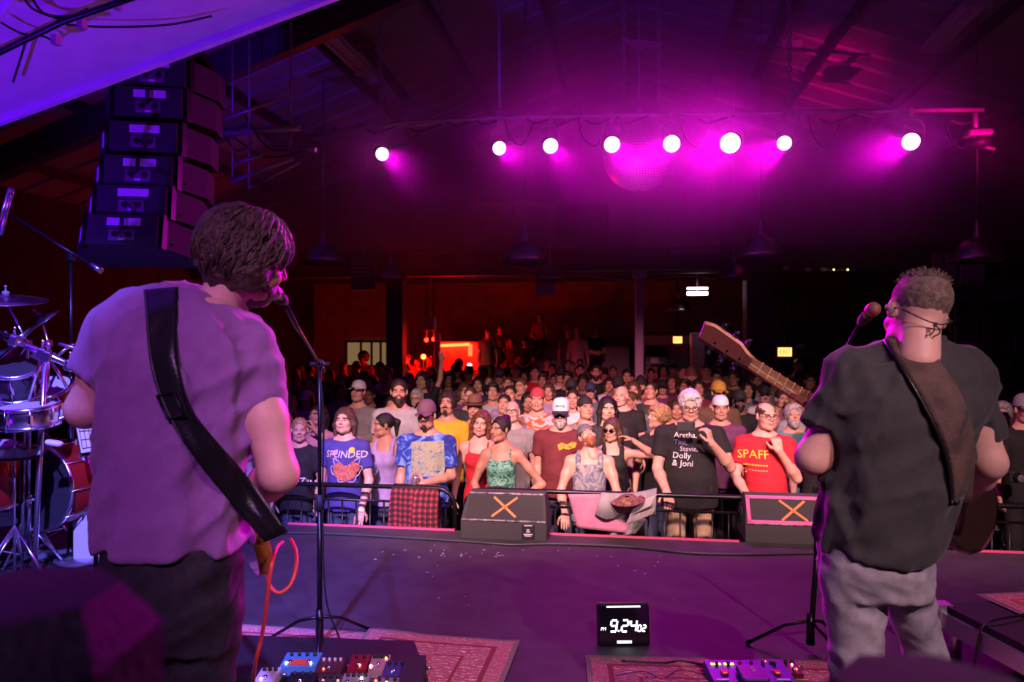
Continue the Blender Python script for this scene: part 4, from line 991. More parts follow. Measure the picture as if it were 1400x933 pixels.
# ------------------------------------------------------------------ guitars, straps, cable
def guitar_outline():
    """electric guitar body, neck along +x, length 0.46"""
    up = [(.20, .028), (.17, .060), (.19, .115), (.165, .145), (.12, .150), (.06, .118), (.0, .105), (-.06, .118), (-.13, .158), (-.20, .165), (-.25, .130), (-.27, .06)]
    lo = [(-.275, 0), (-.265, -.07), (-.24, -.135), (-.19, -.170), (-.12, -.165), (-.05, -.125), (.0, -.112), (.06, -.120), (.10, -.130), (.12, -.10), (.13, -.06), (.18, -.030)]
    pts = up+lo; c = bez([(x, y, 0) for x, y in pts]+[(pts[0][0], pts[0][1], 0)], 3); return [(p.x, p.y) for p in c[:-1]]
def guitar(name, label, origin, neckdir, facedir, body_m, neck_m, fret_m, six=True, ln=.66, head_m=None):
    root = thing(name, origin, label, 'guitar'); refresh(root)
    x = Vector(neckdir).normalized(); z = Vector(facedir); z = (z-x*z.dot(x)).normalized(); y = z.cross(x)
    M = Matrix((x, y, z)).transposed().to_4x4(); M.translation = Vector(origin)
    o2 = guitar_outline(); n = len(o2); m = MB()
    insets = [(.0, .012), (.012, 0), (.036, 0), (.046, .012)]
    vs = []
    for zz, ins in insets:
        for a, b in o2: q = math.hypot(a, b) or 1; vs.append(M @ V((a*(1-ins/q), b*(1-ins/q), zz-.023)))
    fs = [(k*n+i, k*n+(i+1) % n, (k+1)*n+(i+1) % n, (k+1)*n+i) for k in range(3) for i in range(n)]; m.add(vs, fs, 0, True)
    m.add(vs[:n], [tuple(range(n-1, -1, -1))]); m.add(vs[3*n:], [tuple(range(n))]); bd_o = m.build('body', body_m, root)
    m = MB(); m.prism([(-.12, -.10), (.10, -.075), (.16, -.03), (.16, .06), (.02, .07), (-.10, .03)], .003, M @ Matrix.Translation((0, 0, .0232))); m.build('pickguard', BLACK, root).parent = bd_o
    nk = MB(); N = 14; vs = []; fs = []
    for i in range(N+1):
        t = i/N; xx = .14+t*(ln-.14); wd = .034-.0085*t; dp = .024-.003*t
        for j in range(9):
            a = math.pi*j/8; vs.append(M @ V((xx, math.cos(a)*wd, .018-math.sin(a)*dp)))
        vs.append(M @ V((xx, -wd, .026))); vs.append(M @ V((xx, wd, .026)))
    K = 11
    for i in range(N):
        for j in range(K): fs.append((i*K+j, i*K+(j+1) % K, (i+1)*K+(j+1) % K, (i+1)*K+j))
    nk.add(vs, fs, 0, True); nk_o = nk.build('neck', neck_m, root)
    for k in range(22):
        xx = ln-(ln+.0)*(1-2**(-(k+1)/12))*.98
        if xx < .15: break
        wd = .0255+.0085*(ln-xx)/ln+.0022; f = MB(); f.box(M @ V((xx, 0, .0225)), (.0042, wd*2, .0125), M.to_3x3()); f.build('fret', fret_m, root).parent = nk_o
    hs = MB(); hp = [(ln-.01, -.022), (ln+.02, -.026), (ln+.06, -.048), (ln+.17, -.055), (ln+.205, -.04), (ln+.20, -.005), (ln+.195, .03), (ln+.05, .028), (ln+.0, .022)] if six else []
    hs.prism([(a, b) for a, b in hp], .016, M @ Matrix.Translation((0, 0, .006))); hs_o = hs.build('headstock', head_m or neck_m, root); edge_m = M_MAPLE if head_m else neck_m
    hs = MB(); hs.tube([M @ V(q) for q in ((ln-.005, -.024, .014), (ln+.02, -.029, .014), (ln+.06, -.051, .014), (ln+.17, -.057, .014), (ln+.205, -.042, .014))], .011, 8); hs.build('headstock_edge', edge_m, root).parent = hs_o
    for k in range(6):
        sd_ = 1 if k % 2 == 0 else -1; c = V((ln+.040+.050*(k//2), .03 if sd_ > 0 else -.062, .014));  t = MB(); t.box(M @ (c+V((0, .006*sd_, -.002))), (.020, .026, .020), M.to_3x3(), 0, .004); t.cyl(M @ (c+V((0, .01*sd_, -.002))), M @ (c+V((0, .030*sd_, -.002))), .006, n=6); t.ball(M @ (c+V((0, .032*sd_, -.002))), .012, 8, sq=(1, .5, .7)); t.cyl(M @ (c+V((0, -.012, 0))), M @ (c+V((0, -.012, .018))), .004, n=6); t.build('tuner', BLKMETAL, root).parent = hs_o
    for k in range(6):
        yy = -.0175+.007*k; st = MB(); st.cyl(M @ V((-.14, yy*1.4, .036)), M @ V((ln+.03, yy, .028)), .0008, n=4); st.build('string', STEEL, root).parent = nk_o
    b = MB(); b.box(M @ V((-.14, 0, .030)), (.02, .09, .014), M.to_3x3(), 0, .003); b.build('bridge', CHROME, root).parent = bd_o
    for xx in (-.09, -.01, .07):
        b = MB(); b.box(M @ V((xx, 0, .027)), (.024, .085, .012), M.to_3x3(), 0, .004); b.build('pickup', BLACK, root).parent = bd_o
    for e in ((-.285, 0), ):
        b = MB(); b.cyl(M @ V((-.268, 0, 0)), M @ V((-.295, 0, 0)), .008, n=8); b.build('strap_button', CHROME, root).parent = bd_o
    return root, M
M_SUN = mat('amber_wood', (.42, .16, .03), .25, coat=.6, noise=.2, nscale=8); M_MAPLE = mat('maple', (.55, .27, .09), .35, coat=.3, noise=.15, nscale=14); M_DARKG = mat('dark_lacquer', (.03, .014, .012), .2, coat=.6)
gl, MGL = guitar('electric_guitar', 'amber bodied electric guitar at the hip of the man in violet', at(318, 690, 2.30), at(238, 600, 2.95)-at(318, 690, 2.30), (.6, .7, .3), M_SUN, M_MAPLE, STEEL)
o_r = at(1255, 652, 2.46)
gr, MGR = guitar('electric_guitar', 'dark electric guitar with a maple neck raised by the man in black', o_r, at(1006, 490, 2.58)-o_r, (.1, -.75, .65), M_DARKG, mat('dark_maple', (.36, .155, .05), .35, coat=.3, noise=.15, nscale=14), mat('fret_wire', (.82, .62, .36), .3, .6), ln=.66, head_m=mat('dark_headstock', (.10, .025, .02), .3, coat=.4))  # shadow over the headstock face is put into its dark colour
# straps
def strapL(a, b):
    q = stick(bv, a, b, 1.90, .015)
    if b > 600:
        g = at(a, b, 1.795+max(0, a-275)*.0022); return g if (g-CAM).dot(FWD) < (q-CAM).dot(FWD) else q
    return q
st = thing('guitar_strap', at(220, 398, 1.95), 'wide black leather guitar strap crossing the violet shirt', 'guitar strap'); refresh(st)
lft = [(196, 396), (198, 420), (200, 450), (205, 500), (222, 555), (250, 605), (285, 650), (325, 700), (362, 742)]; rgt = [(243, 392), (243, 418), (241, 450), (244, 500), (257, 550), (286, 592), (322, 632), (352, 670), (394, 728)]
m = MB(); ribbon(m, lft, rgt, lambda a, b: strapL(a, b), 6, 0, .007); m.build('band', M_STRAPB, st)
m = MB(); ribbon(m, [(x+1, y+1) for x, y in lft[:6]], [(x+4, y) for x, y in lft[:6]], lambda a, b: stick(bv, a, b, 1.90, .018), 1, 0, .002); m.build('piping', mat('strap_edge', (.05, .05, .055), .4), st)
m = MB(); a_, b_ = stick(bv, 226, 548, 1.85, .02), stick(bv, 240, 562, 1.85, .02); m.tube([a_+V((-.022, 0, .012)), a_+V((.022, 0, .02)), b_+V((.024, 0, -.012)), b_+V((-.020, 0, -.02))], .004, 6, 0, True); m.build('buckle', BLKMETAL, st)
st = thing('guitar_strap', at(1230, 466, 2.15), 'brown suede guitar strap slung down the back of the man in black', 'guitar strap'); refresh(st)
lft = [(1211, 464), (1224, 485), (1240, 510), (1262, 548), (1284, 592), (1300, 640), (1304, 690)]; rgt = [(1257, 460), (1274, 478), (1290, 500), (1313, 535), (1329, 580), (1334, 630), (1328, 688)]
m = MB(); ribbon(m, lft, rgt, lambda a, b: stick(bvR, a, b, 2.09+max(0, (b-600))*.0007, .014), 6, 0, .007); m.build('band', M_STRAPR, st)
m = MB(); ribbon(m, [(x-4, y+1) for x, y in lft], [(x+1, y) for x, y in lft], lambda a, b: stick(bvR, a, b, 2.09+max(0, (b-600))*.0007, .017), 1, 0, .003); m.build('edge_cord', M_STRAPB, st)
m = MB(); ribbon(m, [(1304, 686), (1306, 716), (1300, 736)], [(1326, 684), (1320, 712), (1312, 738)], lambda a, b: at(a, b, 2.17+max(0, b-690)*.004), 2, 0, .006); m.build('tab', M_STRAPB, st)
# ------------------------------------------------------------------ things on the stage
def M4(loc, x, y, z): M = Matrix((Vector(x), Vector(y), Vector(z))).transposed().to_4x4(); M.translation = Vector(loc); return M
def facing(loc, ang=0.0, tilt=0.0):
    """frame whose +y looks back at the performers, x to the viewer's right"""
    return Matrix.Translation(loc) @ Matrix.Rotation(TH+ang, 4, 'Z') @ Matrix.Rotation(tilt, 4, 'X')
def fnt(txt, size, M, m_, name, parent, extr=.001, italic=0.0, align='CENTER'):
    c = bpy.data.curves.new('t', 'FONT'); c.body = txt; c.size = size; c.extrude = extr; c.align_x = align; c.align_y = 'CENTER'; c.shear = italic; c.resolution_u = 2
    o = bpy.data.objects.new('t', c); COL.objects.link(o); bpy.context.view_layer.update()
    me = bpy.data.meshes.new_from_object(o.evaluated_get(bpy.context.evaluated_depsgraph_get())); bpy.data.objects.remove(o); bpy.data.curves.remove(c)
    me.transform((parent.matrix_basis.inverted() if parent else Matrix.Identity(4)) @ M); me.materials.clear(); me.materials.append(m_)
    return meshobj(name, me, parent)
UPX = Matrix.Rotation(math.pi/2, 4, 'X')   # text plane stood upright, facing -y
# --- wedge monitors on the stage lip
ORANGE = mat('orange_tape', (.95, .22, .06), .6); PINKT = mat('pink_tape', (.95, .10, .32), .6); M_GRILLE = mat('speaker_grille', (.030, .030, .030), .6, bump=.5, bscale=500); M_CARP = mat('speaker_carpet', (.045, .045, .045), .9, bump=.4, bscale=260)
def wedge(px0, px1, pyb, label, pink, h1=.145, h2=.325, dp=.42):
    a, b = onz(px0, pyb, STAGE), onz(px1, pyb, STAGE); y = (a.y+b.y)/2; L = abs(b.x-a.x); c = V(((a.x+b.x)/2, y, STAGE))
    t = thing('stage_monitor', c, label, 'monitor speaker', 'wedge monitors on the stage lip'); refresh(t)
    prof = [(0, 0), (0, h1), (.16, h2), (dp*.8, h2), (dp, .10), (dp, 0)]
    m = MB(); n = len(prof); ins = [(0, 0), (0, 0), (.03, 0), (.03, 0), (0, 0), (0, 0)]
    vs = [c+V((-L/2+i[0], p[0], p[1])) for p, i in zip(prof, ins)]+[c+V((L/2-i[0], p[0], p[1])) for p, i in zip(prof, ins)]
    m.add(vs, [tuple(range(n)), tuple(range(2*n-1, n-1, -1))]+[(i, n+i, n+(i+1) % n, (i+1) % n) for i in range(n)]); m.build('cabinet', M_CARP, t)
    # sloping grille, its rims and the taped cross
    p0, p1 = V((0, 0, h1)), V((0, .16, h2)); u = (p1-p0); ul = u.length; u.normalize(); nn = V((0, -u.z, u.y))
    def sl(x, q, o=.004): return c+p0+V((x, 0, 0))+u*q*ul+nn*o
    m = MB(); m.add([sl(-L/2+.03, .06), sl(L/2-.03, .06), sl(L/2-.045, .94), sl(-L/2+.045, .94)], [(0, 1, 2, 3)]); gr_ = m.build('grille', M_GRILLE, t)
    M_RIM = mat('worn_edge', (.20, .18, .20), .6, noise=.8, nscale=30)
    for q in (0.0, 1.0):
        m = MB(); m.beam(sl(-L/2+.01+.03*q, q, .003), sl(L/2-.01-.03*q, q, .003), .014, .010, up=nn); m.build('rim', M_RIM, t)
    xo = L*.0 if not pink else L*.05
    for k in (-1, 1):
        m = MB(); m.beam(sl(xo-.095*k*1.0, .14, .007), sl(xo+.095*k, .86, .007), .018, .002, up=nn); m.build('tape_strip', ORANGE, t).parent = gr_
    if pink:
        for (x0, q0, x1, q1) in ((-L/2+.02, .96, L/2-.02, .96), (-L/2+.02, .06, L/2-.02, .06), (-L/2+.03, .0, -L/2+.035, 1.0), (L/2-.03, 0, L/2-.035, 1.0)):
            m = MB(); m.beam(sl(x0, q0, .009), sl(x1, q1, .009), .026, .002, up=nn); m.build('pink_tape_strip', PINKT, t).parent = gr_
    else:
        mt = mat('print_white', (.8, .78, .8), .6)
        m = MB(); m.box(c+V((L*.29, -.004, .07)), (.10, .008, .12), bev=.003); cp_ = m.build('connector_plate', BLACK, t)
        for zz, ww in ((.118, .06), (.085, .022), (.07, .03), (.050, .07), (.038, .05)):
            m = MB(); m.box(c+V((L*.29, -.0095, zz)), (ww, .003, .006)); m.build('plate_print', mt, t).parent = cp_
    m = MB(); m.box(c+V((-L*.5-.004, .2, .2)), (.008, .12, .05)); m.build('handle', RUBBER, t)
    return t
wedge(628, 748, 738, 'black wedge monitor with a bare orange tape cross beside the woman in green', False)
wedge(1021, 1142, 744, 'black wedge monitor edged in pink tape with an orange cross', True)
# --- clock
D_ = 3.757; c = onz(854, 885, STAGE); F = facing(c, .03, 0)
t = thing('stage_clock', c, 'black desk clock with glowing white digits on the stage floor', 'clock'); refresh(t)
W_, Hh, dp = .270, .212, .05; T = F @ Matrix.Rotation(-.18, 4, 'X')
m = MB(); m.box((0, .03, Hh/2), (W_, dp, Hh), bev=.012); m.v = [T @ v for v in m.v]; m.build('case', mat('clock_case', (.02, .02, .024), .35), t)
m = MB(); m.box((0, .0035, Hh/2), (W_*.93, .004, Hh*.90)); m.v = [T @ v for v in m.v]; m.build('screen', mat('clock_glass', (.010, .010, .016), .12, coat=.5), t); scr_ = t.children[-1]
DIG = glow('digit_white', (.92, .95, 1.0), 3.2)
SEG = {'0': 'abcdef', '2': 'abged', '4': 'fgbc', '9': 'abcdfg'}
def digit(ch, x, z, w_, h_, th):
    m = MB(); sk = .16
    P = {'a': ((0, 1), (1, 1)), 'b': ((1, 1), (1, .5)), 'c': ((1, .5), (1, 0)), 'd': ((0, 0), (1, 0)), 'e': ((0, .5), (0, 0)), 'f': ((0, 1), (0, .5)), 'g': ((0, .5), (1, .5))}
    for s_ in SEG[ch]:
        a, b = P[s_]; pa = V((x+a[0]*w_+a[1]*h_*sk, 0, z+a[1]*h_)); pb = V((x+b[0]*w_+b[1]*h_*sk, 0, z+b[1]*h_)); d_ = (pb-pa).normalized()*th*.45; m.beam(pa+d_*.6, pb-d_*.6, .003, th, up=(0, 0, 1) if abs(d_.x) > abs(d_.z) else (1, 0, 0))
    m.v = [T @ v for v in m.v]; m.build('digit', DIG, t).parent = scr_
for ch, x in (('9', -.072), ('2', -.014), ('4', .030)): digit(ch, x, .075, .030, .055, .009)
for ch, x in (('0', .070), ('2', .094)): digit(ch, x, .075, .016, .030, .006)
m = MB(); m.box((-.028, 0, .078), (.008, .003, .008)); m.v = [T @ v for v in m.v]; m.build('digit_dot', DIG, t).parent = scr_
fnt('PM', .022, T @ Matrix.Translation((-.108, -.0005, .088)) @ UPX, DIG, 'am_pm_mark', t, .0006, .2)
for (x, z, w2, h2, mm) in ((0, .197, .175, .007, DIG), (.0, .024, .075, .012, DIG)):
    m = MB(); m.box((x, -.0005, z), (w2, .003, h2)); m.v = [T @ v for v in m.v]; m.build('light_bar', mm, t)  # white emissive bars above and below the digits
# --- rugs
def rugmat(name, a, b, c3, sc_=16):
    m_ = bpy.data.materials.new(name); m_.use_nodes = True; nt = m_.node_tree; bs = nt.nodes['Principled BSDF']; bs.inputs['Roughness'].default_value = .95
    tc = nt.nodes.new('ShaderNodeTexCoord'); vo = nt.nodes.new('ShaderNodeTexVoronoi'); vo.inputs['Scale'].default_value = sc_; vo.feature = 'F1'
    nz = nt.nodes.new('ShaderNodeTexNoise'); nz.inputs['Scale'].default_value = sc_*1.7; nz.inputs['Detail'].default_value = 6
    wv = nt.nodes.new('ShaderNodeTexWave'); wv.wave_type = 'RINGS'; wv.inputs['Scale'].default_value = sc_*.5; wv.inputs['Distortion'].default_value = 9
    for n_ in (vo, nz, wv): nt.links.new(tc.outputs['Object'], n_.inputs['Vector'])
    r1 = nt.nodes.new('ShaderNodeValToRGB'); r1.color_ramp.interpolation = 'CONSTANT'; e = r1.color_ramp.elements; e[0].color = a+(1,); e[1].position = .33; e[1].color = b+(1,); x = e.new(.5); x.color = c3+(1,); x = e.new(.62); x.color = a+(1,); x = e.new(.76); x.color = b+(1,)
    mx = nt.nodes.new('ShaderNodeMath'); mx.operation = 'MULTIPLY_ADD'; mx.inputs[1].default_value = .55; nt.links.new(wv.outputs['Fac'], mx.inputs[0])
    m2 = nt.nodes.new('ShaderNodeMath'); m2.operation = 'MULTIPLY'; m2.inputs[1].default_value = .75; nt.links.new(vo.outputs['Distance'], m2.inputs[0]); nt.links.new(m2.outputs[0], mx.inputs[2])
    m3 = nt.nodes.new('ShaderNodeMath'); m3.operation = 'MULTIPLY_ADD'; m3.inputs[1].default_value = .4; nt.links.new(nz.outputs['Fac'], m3.inputs[0]); nt.links.new(mx.outputs[0], m3.inputs[2])
    nt.links.new(m3.outputs[0], r1.inputs['Fac']); nt.links.new(r1.outputs['Color'], bs.inputs['Base Color'])
    bp_ = nt.nodes.new('ShaderNodeBump'); bp_.inputs['Strength'].default_value = .4; nt.links.new(nz.outputs['Fac'], bp_.inputs['Height']); nt.links.new(bp_.outputs['Normal'], bs.inputs['Normal']); return m_
RUG1 = rugmat('rug_pattern', (.78, .58, .48), (.42, .12, .11), (.14, .06, .08), 22); RUGB = mat('rug_border', (.26, .045, .05), .95, bump=.4, bscale=200); RUGE = mat('rug_binding', (.22, .17, .14), .95); RUG2 = rugmat('rug_band', (.72, .52, .42), (.44, .12, .12), (.18, .06, .08), 40)
def rug(name, corner, ux, lx, ly, label, z=STAGE, wave=.0, layer=0):
    """corner = far corner on the viewer's left, ux along the far edge"""
    ux = Vector(ux); ux.z = 0; ux.normalize(); uy = V((ux.y, -ux.x, 0)); c = Vector(corner); c.z = z
    t = thing(name, c, label, 'rug'); refresh(t)
    def pt(a, b, o): return c+ux*a+uy*b+V((0, 0, o+.002+layer*.008+wave*max(0, math.sin(a*7+1))*max(0, 1-b/.25)))
    def patch(nm, a0, a1, b0, b1, o, mt):
        m = MB(); nu = max(2, int((a1-a0)/.06)); nv = max(2, int((b1-b0)/.06))
        m.grid(lambda u, v: pt(a0+(a1-a0)*u, b0+(b1-b0)*v, o), nu, nv); m.build(nm, mt, t)
    m = MB(); m.grid(lambda u, v: pt(lx*u, ly*v, .006), max(2, int(lx/.06)), max(2, int(ly/.06)))
    m.build('binding', RUGE, t)
    patch('outer_band', .025, lx-.025, .025, ly-.025, .0085, RUG2); patch('border', .10, lx-.10, .10, ly-.10, .010, RUGB); patch('inner_band', .125, lx-.125, .125, ly-.125, .0115, RUG1); patch('stripe', .24, lx-.24, .24, ly-.24, .013, RUGB); patch('field', .255, lx-.255, .255, ly-.255, .0145, RUG1)
    return t
pa, pb = onz(505, 866, STAGE), onz(711, 881, STAGE)
rug('rug', pa, pb-pa, (pb-pa).length, 1.7, 'faded red and cream oriental rug with a lifted edge by the pedals', wave=.012, layer=1)
pa2, pb2 = onz(180, 846, STAGE), onz(520, 868, STAGE)
rug('rug', pa2, pb2-pa2, (pb2-pa2).length, 1.5, 'faded oriental rug lying under the foot of the microphone stand')
pa3, pb3 = onz(800, 898, STAGE), onz(1180, 907, STAGE)
rug('rug', pa3, pb3-pa3, 1.75, 1.4, 'dusky red patterned rug behind the desk clock')
# --- cables on the floor
def floor_cable(pts, label, r=.009, mt=CABLE, name='cable', n=6):
    P = [onz(a, b, STAGE+r) for a, b in pts]; t = thing(name, P[0], label, 'cable'); refresh(t)
    m = MB(); m.tube(bez(P, n), r, 6); m.build('cord', mt, t); return t
floor_cable([(330, 729), (405, 729), (470, 731), (560, 736), (640, 741), (700, 745), (760, 744), (860, 748), (940, 756), (1010, 758), (1080, 757), (1150, 756)], 'long black cable lying along the front of the stage', .010, mat('cable_sheen', (.05, .05, .055), .35))
floor_cable([(570, 905), (590, 902), (604, 915), (600, 940)], 'black patch cable looping off the big pedalboard', .007)
floor_cable([(842, 926), (880, 920), (905, 930), (930, 918), (968, 926)], 'tangled black cable on the dusky rug', .008)
floor_cable([(850, 905), (905, 908), (930, 905), (975, 913)], 'short black cable running to the blue effects unit', .009)
floor_cable([(900, 932), (925, 915), (950, 912), (972, 909)], 'thin black lead curling beside the blue effects unit', .006)
# white scraps of tape on the boards
sp_ = MB(); rng = random.Random(11)
for i in range(46):
    px, py = rng.gauss(630, 75), rng.gauss(756, 8)
    if i > 36: px, py = rng.uniform(480, 1000), rng.uniform(745, 850)
    if i > 30 and i <= 36: px, py = rng.uniform(840, 905), rng.uniform(760, 785)
    c = onz(px, py, STAGE); a = rng.uniform(0, 3); l_ = rng.uniform(.006, .022); w2 = rng.uniform(.003, .006)
    sp_.box(c+V((0, 0, .001)), (l_, w2, .002), (0, 0, a))
o = sp_.build('tape_scraps', mat('scrap_white', (.65, .62, .62), .7)); tag(o, 'tiny white tape scraps strewn over the black stage boards', 'litter', kind='stuff')
# --- microphone stands
def mic_head(t, tip, d, col):
    d = Vector(d).normalized(); M = Matrix.Translation(tip) @ d.to_track_quat('Z', 'Y').to_matrix().to_4x4()
    m = MB(); m.lathe([(1e-3, .030), (.014, .027), (.0235, .016), (.0255, .002), (.0245, -.012), (.020, -.022)], 16, M); h_ = m.build('mic_grille', col, t)
    m = MB(); m.lathe([(.0245, -.010), (.0262, -.014), (.0255, -.022)], 16, M); m.lathe([(.020, -.022), (.018, -.05), (.012, -.16), (1e-3, -.165)], 14, M); m.build('mic_body', BLKMETAL, t)
    m = MB(); m.lathe([(.018, -.075), (.021, -.08), (.019, -.13), (.014, -.135)], 12, M); m.build('mic_clip', RUBBER, t)
def stand(label, foot, top, boom, micdir, mic_mt, cable=None):
    foot = Vector(foot); t = thing('microphone_stand', foot, label, 'microphone stand', 'vocal microphone stands'); refresh(t)
    top = Vector(top); mid = foot.lerp(top, .52)
    m = MB(); m.cyl(foot+V((0, 0, .06)), mid, .0135, n=10); m.cyl(mid, top, .010, n=10); m.build('pole', BLKMETAL, t)
    m = MB(); m.cyl(mid-V((0, 0, .05)), mid+V((0, 0, .03)), .020, .016, n=10); m.build('clutch', RUBBER, t)
    for k in range(3):
        a = 2*math.pi*k/3+.9; e = V((.30*math.cos(a), .30*math.sin(a), .012)); m = MB(); m.tube([foot+V((0, 0, .16)), foot+e*.4+V((0, 0, .12)), foot+e], .009, 6); m.build('leg', BLKMETAL, t)
        m = MB(); m.ball(foot+e, .014, 8); m.build('foot', RUBBER, t)
    m = MB(); m.cyl(foot+V((0, 0, .04)), foot+V((0, 0, .20)), .022, .018, n=12); m.build('hub', BLKMETAL, t)
    boom = [Vector(p) for p in boom]; bk = top-(boom[-1]-top).normalized()*.22
    m = MB(); m.tube([bk, top]+boom, .0075, 8); m.build('boom', BLKMETAL, t)
    m = MB(); m.cyl(bk, bk+(top-bk)*.55, .014, n=10); m.build('counterweight', RUBBER, t)
    m = MB(); m.ball(top, .026, 10); m.cyl(top-RIGHT*.05, top+RIGHT*.05, .011, n=8); m.build('boom_clamp', mat('clamp_metal', (.12, .12, .13), .25, .9), t)
    mic_head(t, boom[-1]+Vector(micdir).normalized()*.14, micdir, mic_mt)
    if cable:
        m = MB(); m.tube(bez(cable, 8), .0045, 6); m.build('mic_cable', CABLE, t)
    return t
f1 = onz(437, 886, STAGE); tp = at(437, 498, 3.74); tip = at(388, 412, 2.52)
d1 = V((at(372, 398, 2.36)-tip)); bend = at(410, 453, 3.05)
stand('tall black microphone stand with a long boom by the man in violet', f1, tp, [bend, tip], d1, mat('mic_steel', (.5, .48, .5), .35, .9), [tip, at(402, 446, 2.9), at(430, 488, 3.6), at(442, 560, 3.72), at(441, 700, 3.74), at(446, 820, 3.72), onz(466, 880, STAGE+.01), onz(452, 893, STAGE+.01)])
f2 = onz(1108, 892, STAGE); tp2 = at(1127, 600, 3.66); tip2 = at(1178, 440, 2.72)
stand('black microphone stand whose boom reaches up to the man in black', f2, tp2, [at(1150, 488, 2.95), tip2], at(1197, 420, 2.56)-tip2, mat('mic_copper', (.42, .20, .14), .45, .5), None)
# --- pedals
def pedalboard(label, quad, z0, pedals):
    P = [onz(a, b, STAGE) for a, b in quad]; c = sum(P, V((0, 0, 0)))/4; t = thing('pedalboard', c, label, 'pedalboard'); refresh(t)
    m = MB(); m.add([p+V((0, 0, .03)) for p in P]+[p+V((0, 0, .06)) for p in P], [(3, 2, 1, 0), (4, 5, 6, 7)]+[(i, (i+1) % 4, 4+(i+1) % 4, 4+i) for i in range(4)]); m.build('deck', BLACK, t)
    m = MB()
    for p in P: m.box(p+(c-p)*.08+V((0, 0, .015)), (.04, .04, .035))
    m.build('feet', RUBBER, t); return t
def pedal(px, py, w_, l_, h_, mt, label, knobs=3, leds=(), sw=1, ang=0.0, plate=None, knobm=None, z=.06, name='effects_pedal'):
    c = onz(px, py, STAGE+z+h_); c.z = STAGE+z; t = thing(name, c, label, 'effects pedal', 'effects pedals on the stage'); F = Matrix.Translation(c) @ Matrix.Rotation(TH+ang, 4, 'Z'); refresh(t)
    def put(m, nm, mm):
        m.v = [F @ v for v in m.v]; return m.build(nm, mm, t)
    m = MB(); n = [(-w_/2, -l_/2), (w_/2, -l_/2), (w_/2, l_/2), (-w_/2, l_/2)]
    m.add([(x, y, 0) for x, y in n]+[(x*.97, y*.97, h_*(.72 if y < 0 else 1)) for x, y in n], [(3, 2, 1, 0), (4, 5, 6, 7)]+[(i, (i+1) % 4, 4+(i+1) % 4, 4+i) for i in range(4)]); case_ = put(m, 'case', mt)
    tz = lambda y: h_*(.72+.28*(y+l_/2)/l_)
    for k in range(knobs):
        x = (k-(knobs-1)/2)*w_/max(knobs, 1)*.85; y = l_*.28; m = MB(); m.cyl((x, y, tz(y)), (x, y, tz(y)+.016), .0085, .007, n=10); put(m, 'knob', knobm or RUBBER).parent = case_
    for k in range(sw):
        x = (k-(sw-1)/2)*w_/max(sw, 1); y = -l_*.26; m = MB(); m.cyl((x, y, tz(y)), (x, y, tz(y)+.014), .0085, n=10); put(m, 'footswitch', CHROME).parent = case_
    for (x, y, mm) in leds:
        m = MB(); m.ball((x*w_, y*l_, tz(y*l_)+.003), .0055, 8); put(m, 'led', mm).parent = case_
    if plate:
        m = MB(); y = plate[1]*l_; m.box((plate[0]*w_, y, tz(y)+.002), (plate[2]*w_, plate[3]*l_, .004), (math.atan2(h_*.28, l_), 0, 0)); put(m, 'faceplate', plate[4])
    m = MB(); m.cyl((w_/2, l_*.3, h_*.5), (w_/2+.03, l_*.3, h_*.5), .007, n=8); put(m, 'plug', STEEL)
    return t
C_ = lambda n_, c_, r_=.35: mat(n_, c_, r_, .2)
LW, LP, LR, LB, LO = glow('led_white', (1, .95, 1), 14), glow('led_pink', (1, .25, .75), 14), glow('led_red', (1, .06, .03), 12), glow('led_blue', (.15, .3, 1), 16), glow('led_orange', (1, .3, .08), 14)
pedalboard('wide black pedalboard crowded with pedals on the faded rugs', [(300, 945), (312, 884), (566, 893), (585, 945)], 0, None)
pedal(412, 900, .17, .12, .055, C_('pedal_sky', (.08, .26, .42)), 'sky blue twin pedal with an orange plate', 4, [(-.36, -.25, LW), (.30, -.25, LW)], 2, 0, (0, -.2, .55, .36, C_('plate_orange', (.75, .12, .04))))
pedal(366, 921, .09, .12, .045, C_('pedal_lilac', (.62, .56, .70)), 'pale lilac pedal with a tangle of black knobs', 3, [(-.2, -.3, LP)], 1)
pedal(411, 928, .12, .12, .045, C_('pedal_black', (.02, .02, .024)), 'black pedal with one bright pink light', 3, [(0, -.1, LP)], 1)
pedal(452, 908, .12, .11, .05, C_('pedal_maroon', (.10, .03, .03)), 'dull maroon pedal with pale knobs', 4, [(-.2, -.3, LR)], 1, 0, None, C_('knob_cream', (.6, .55, .5)))
pedal(451, 930, .10, .10, .045, C_('pedal_gunmetal', (.07, .07, .08)), 'gunmetal pedal with two red lights', 3, [(-.3, .0, LR), (.35, .0, LR)], 2)
pedal(491, 903, .085, .12, .055, C_('pedal_crimson', (.32, .02, .03)), 'crimson pedal with a glowing orange light', 2, [(.1, -.25, LO)], 1)
pedal(519, 903, .085, .12, .055, C_('pedal_rose', (.50, .30, .32)), 'pink slotted fader pedal beside the crimson one', 5, [(-.4, -.3, LW), (.3, .2, LO), (.1, .3, LP)], 1)
pedal(486, 928, .12, .10, .05, C_('pedal_silver', (.35, .35, .37)), 'bare silver pedal with many small toggles', 4, [(.2, .1, LW)], 2)
pedal(540, 912, .10, .12, .055, C_('pedal_navy', (.05, .06, .22)), 'navy pedal with a bright blue light', 3, [(-.05, -.25, LB)], 1)
pedal(528, 934, .12, .10, .05, C_('pedal_grey', (.28, .26, .30)), 'mottled grey pedal at the board edge with an amber light', 3, [(0, .1, LO), (-.4, .2, LR)], 1)
pedal(564, 913, .095, .26, .075, RUBBER, 'black treadle pedal at the end of the board', 0, (), 0)
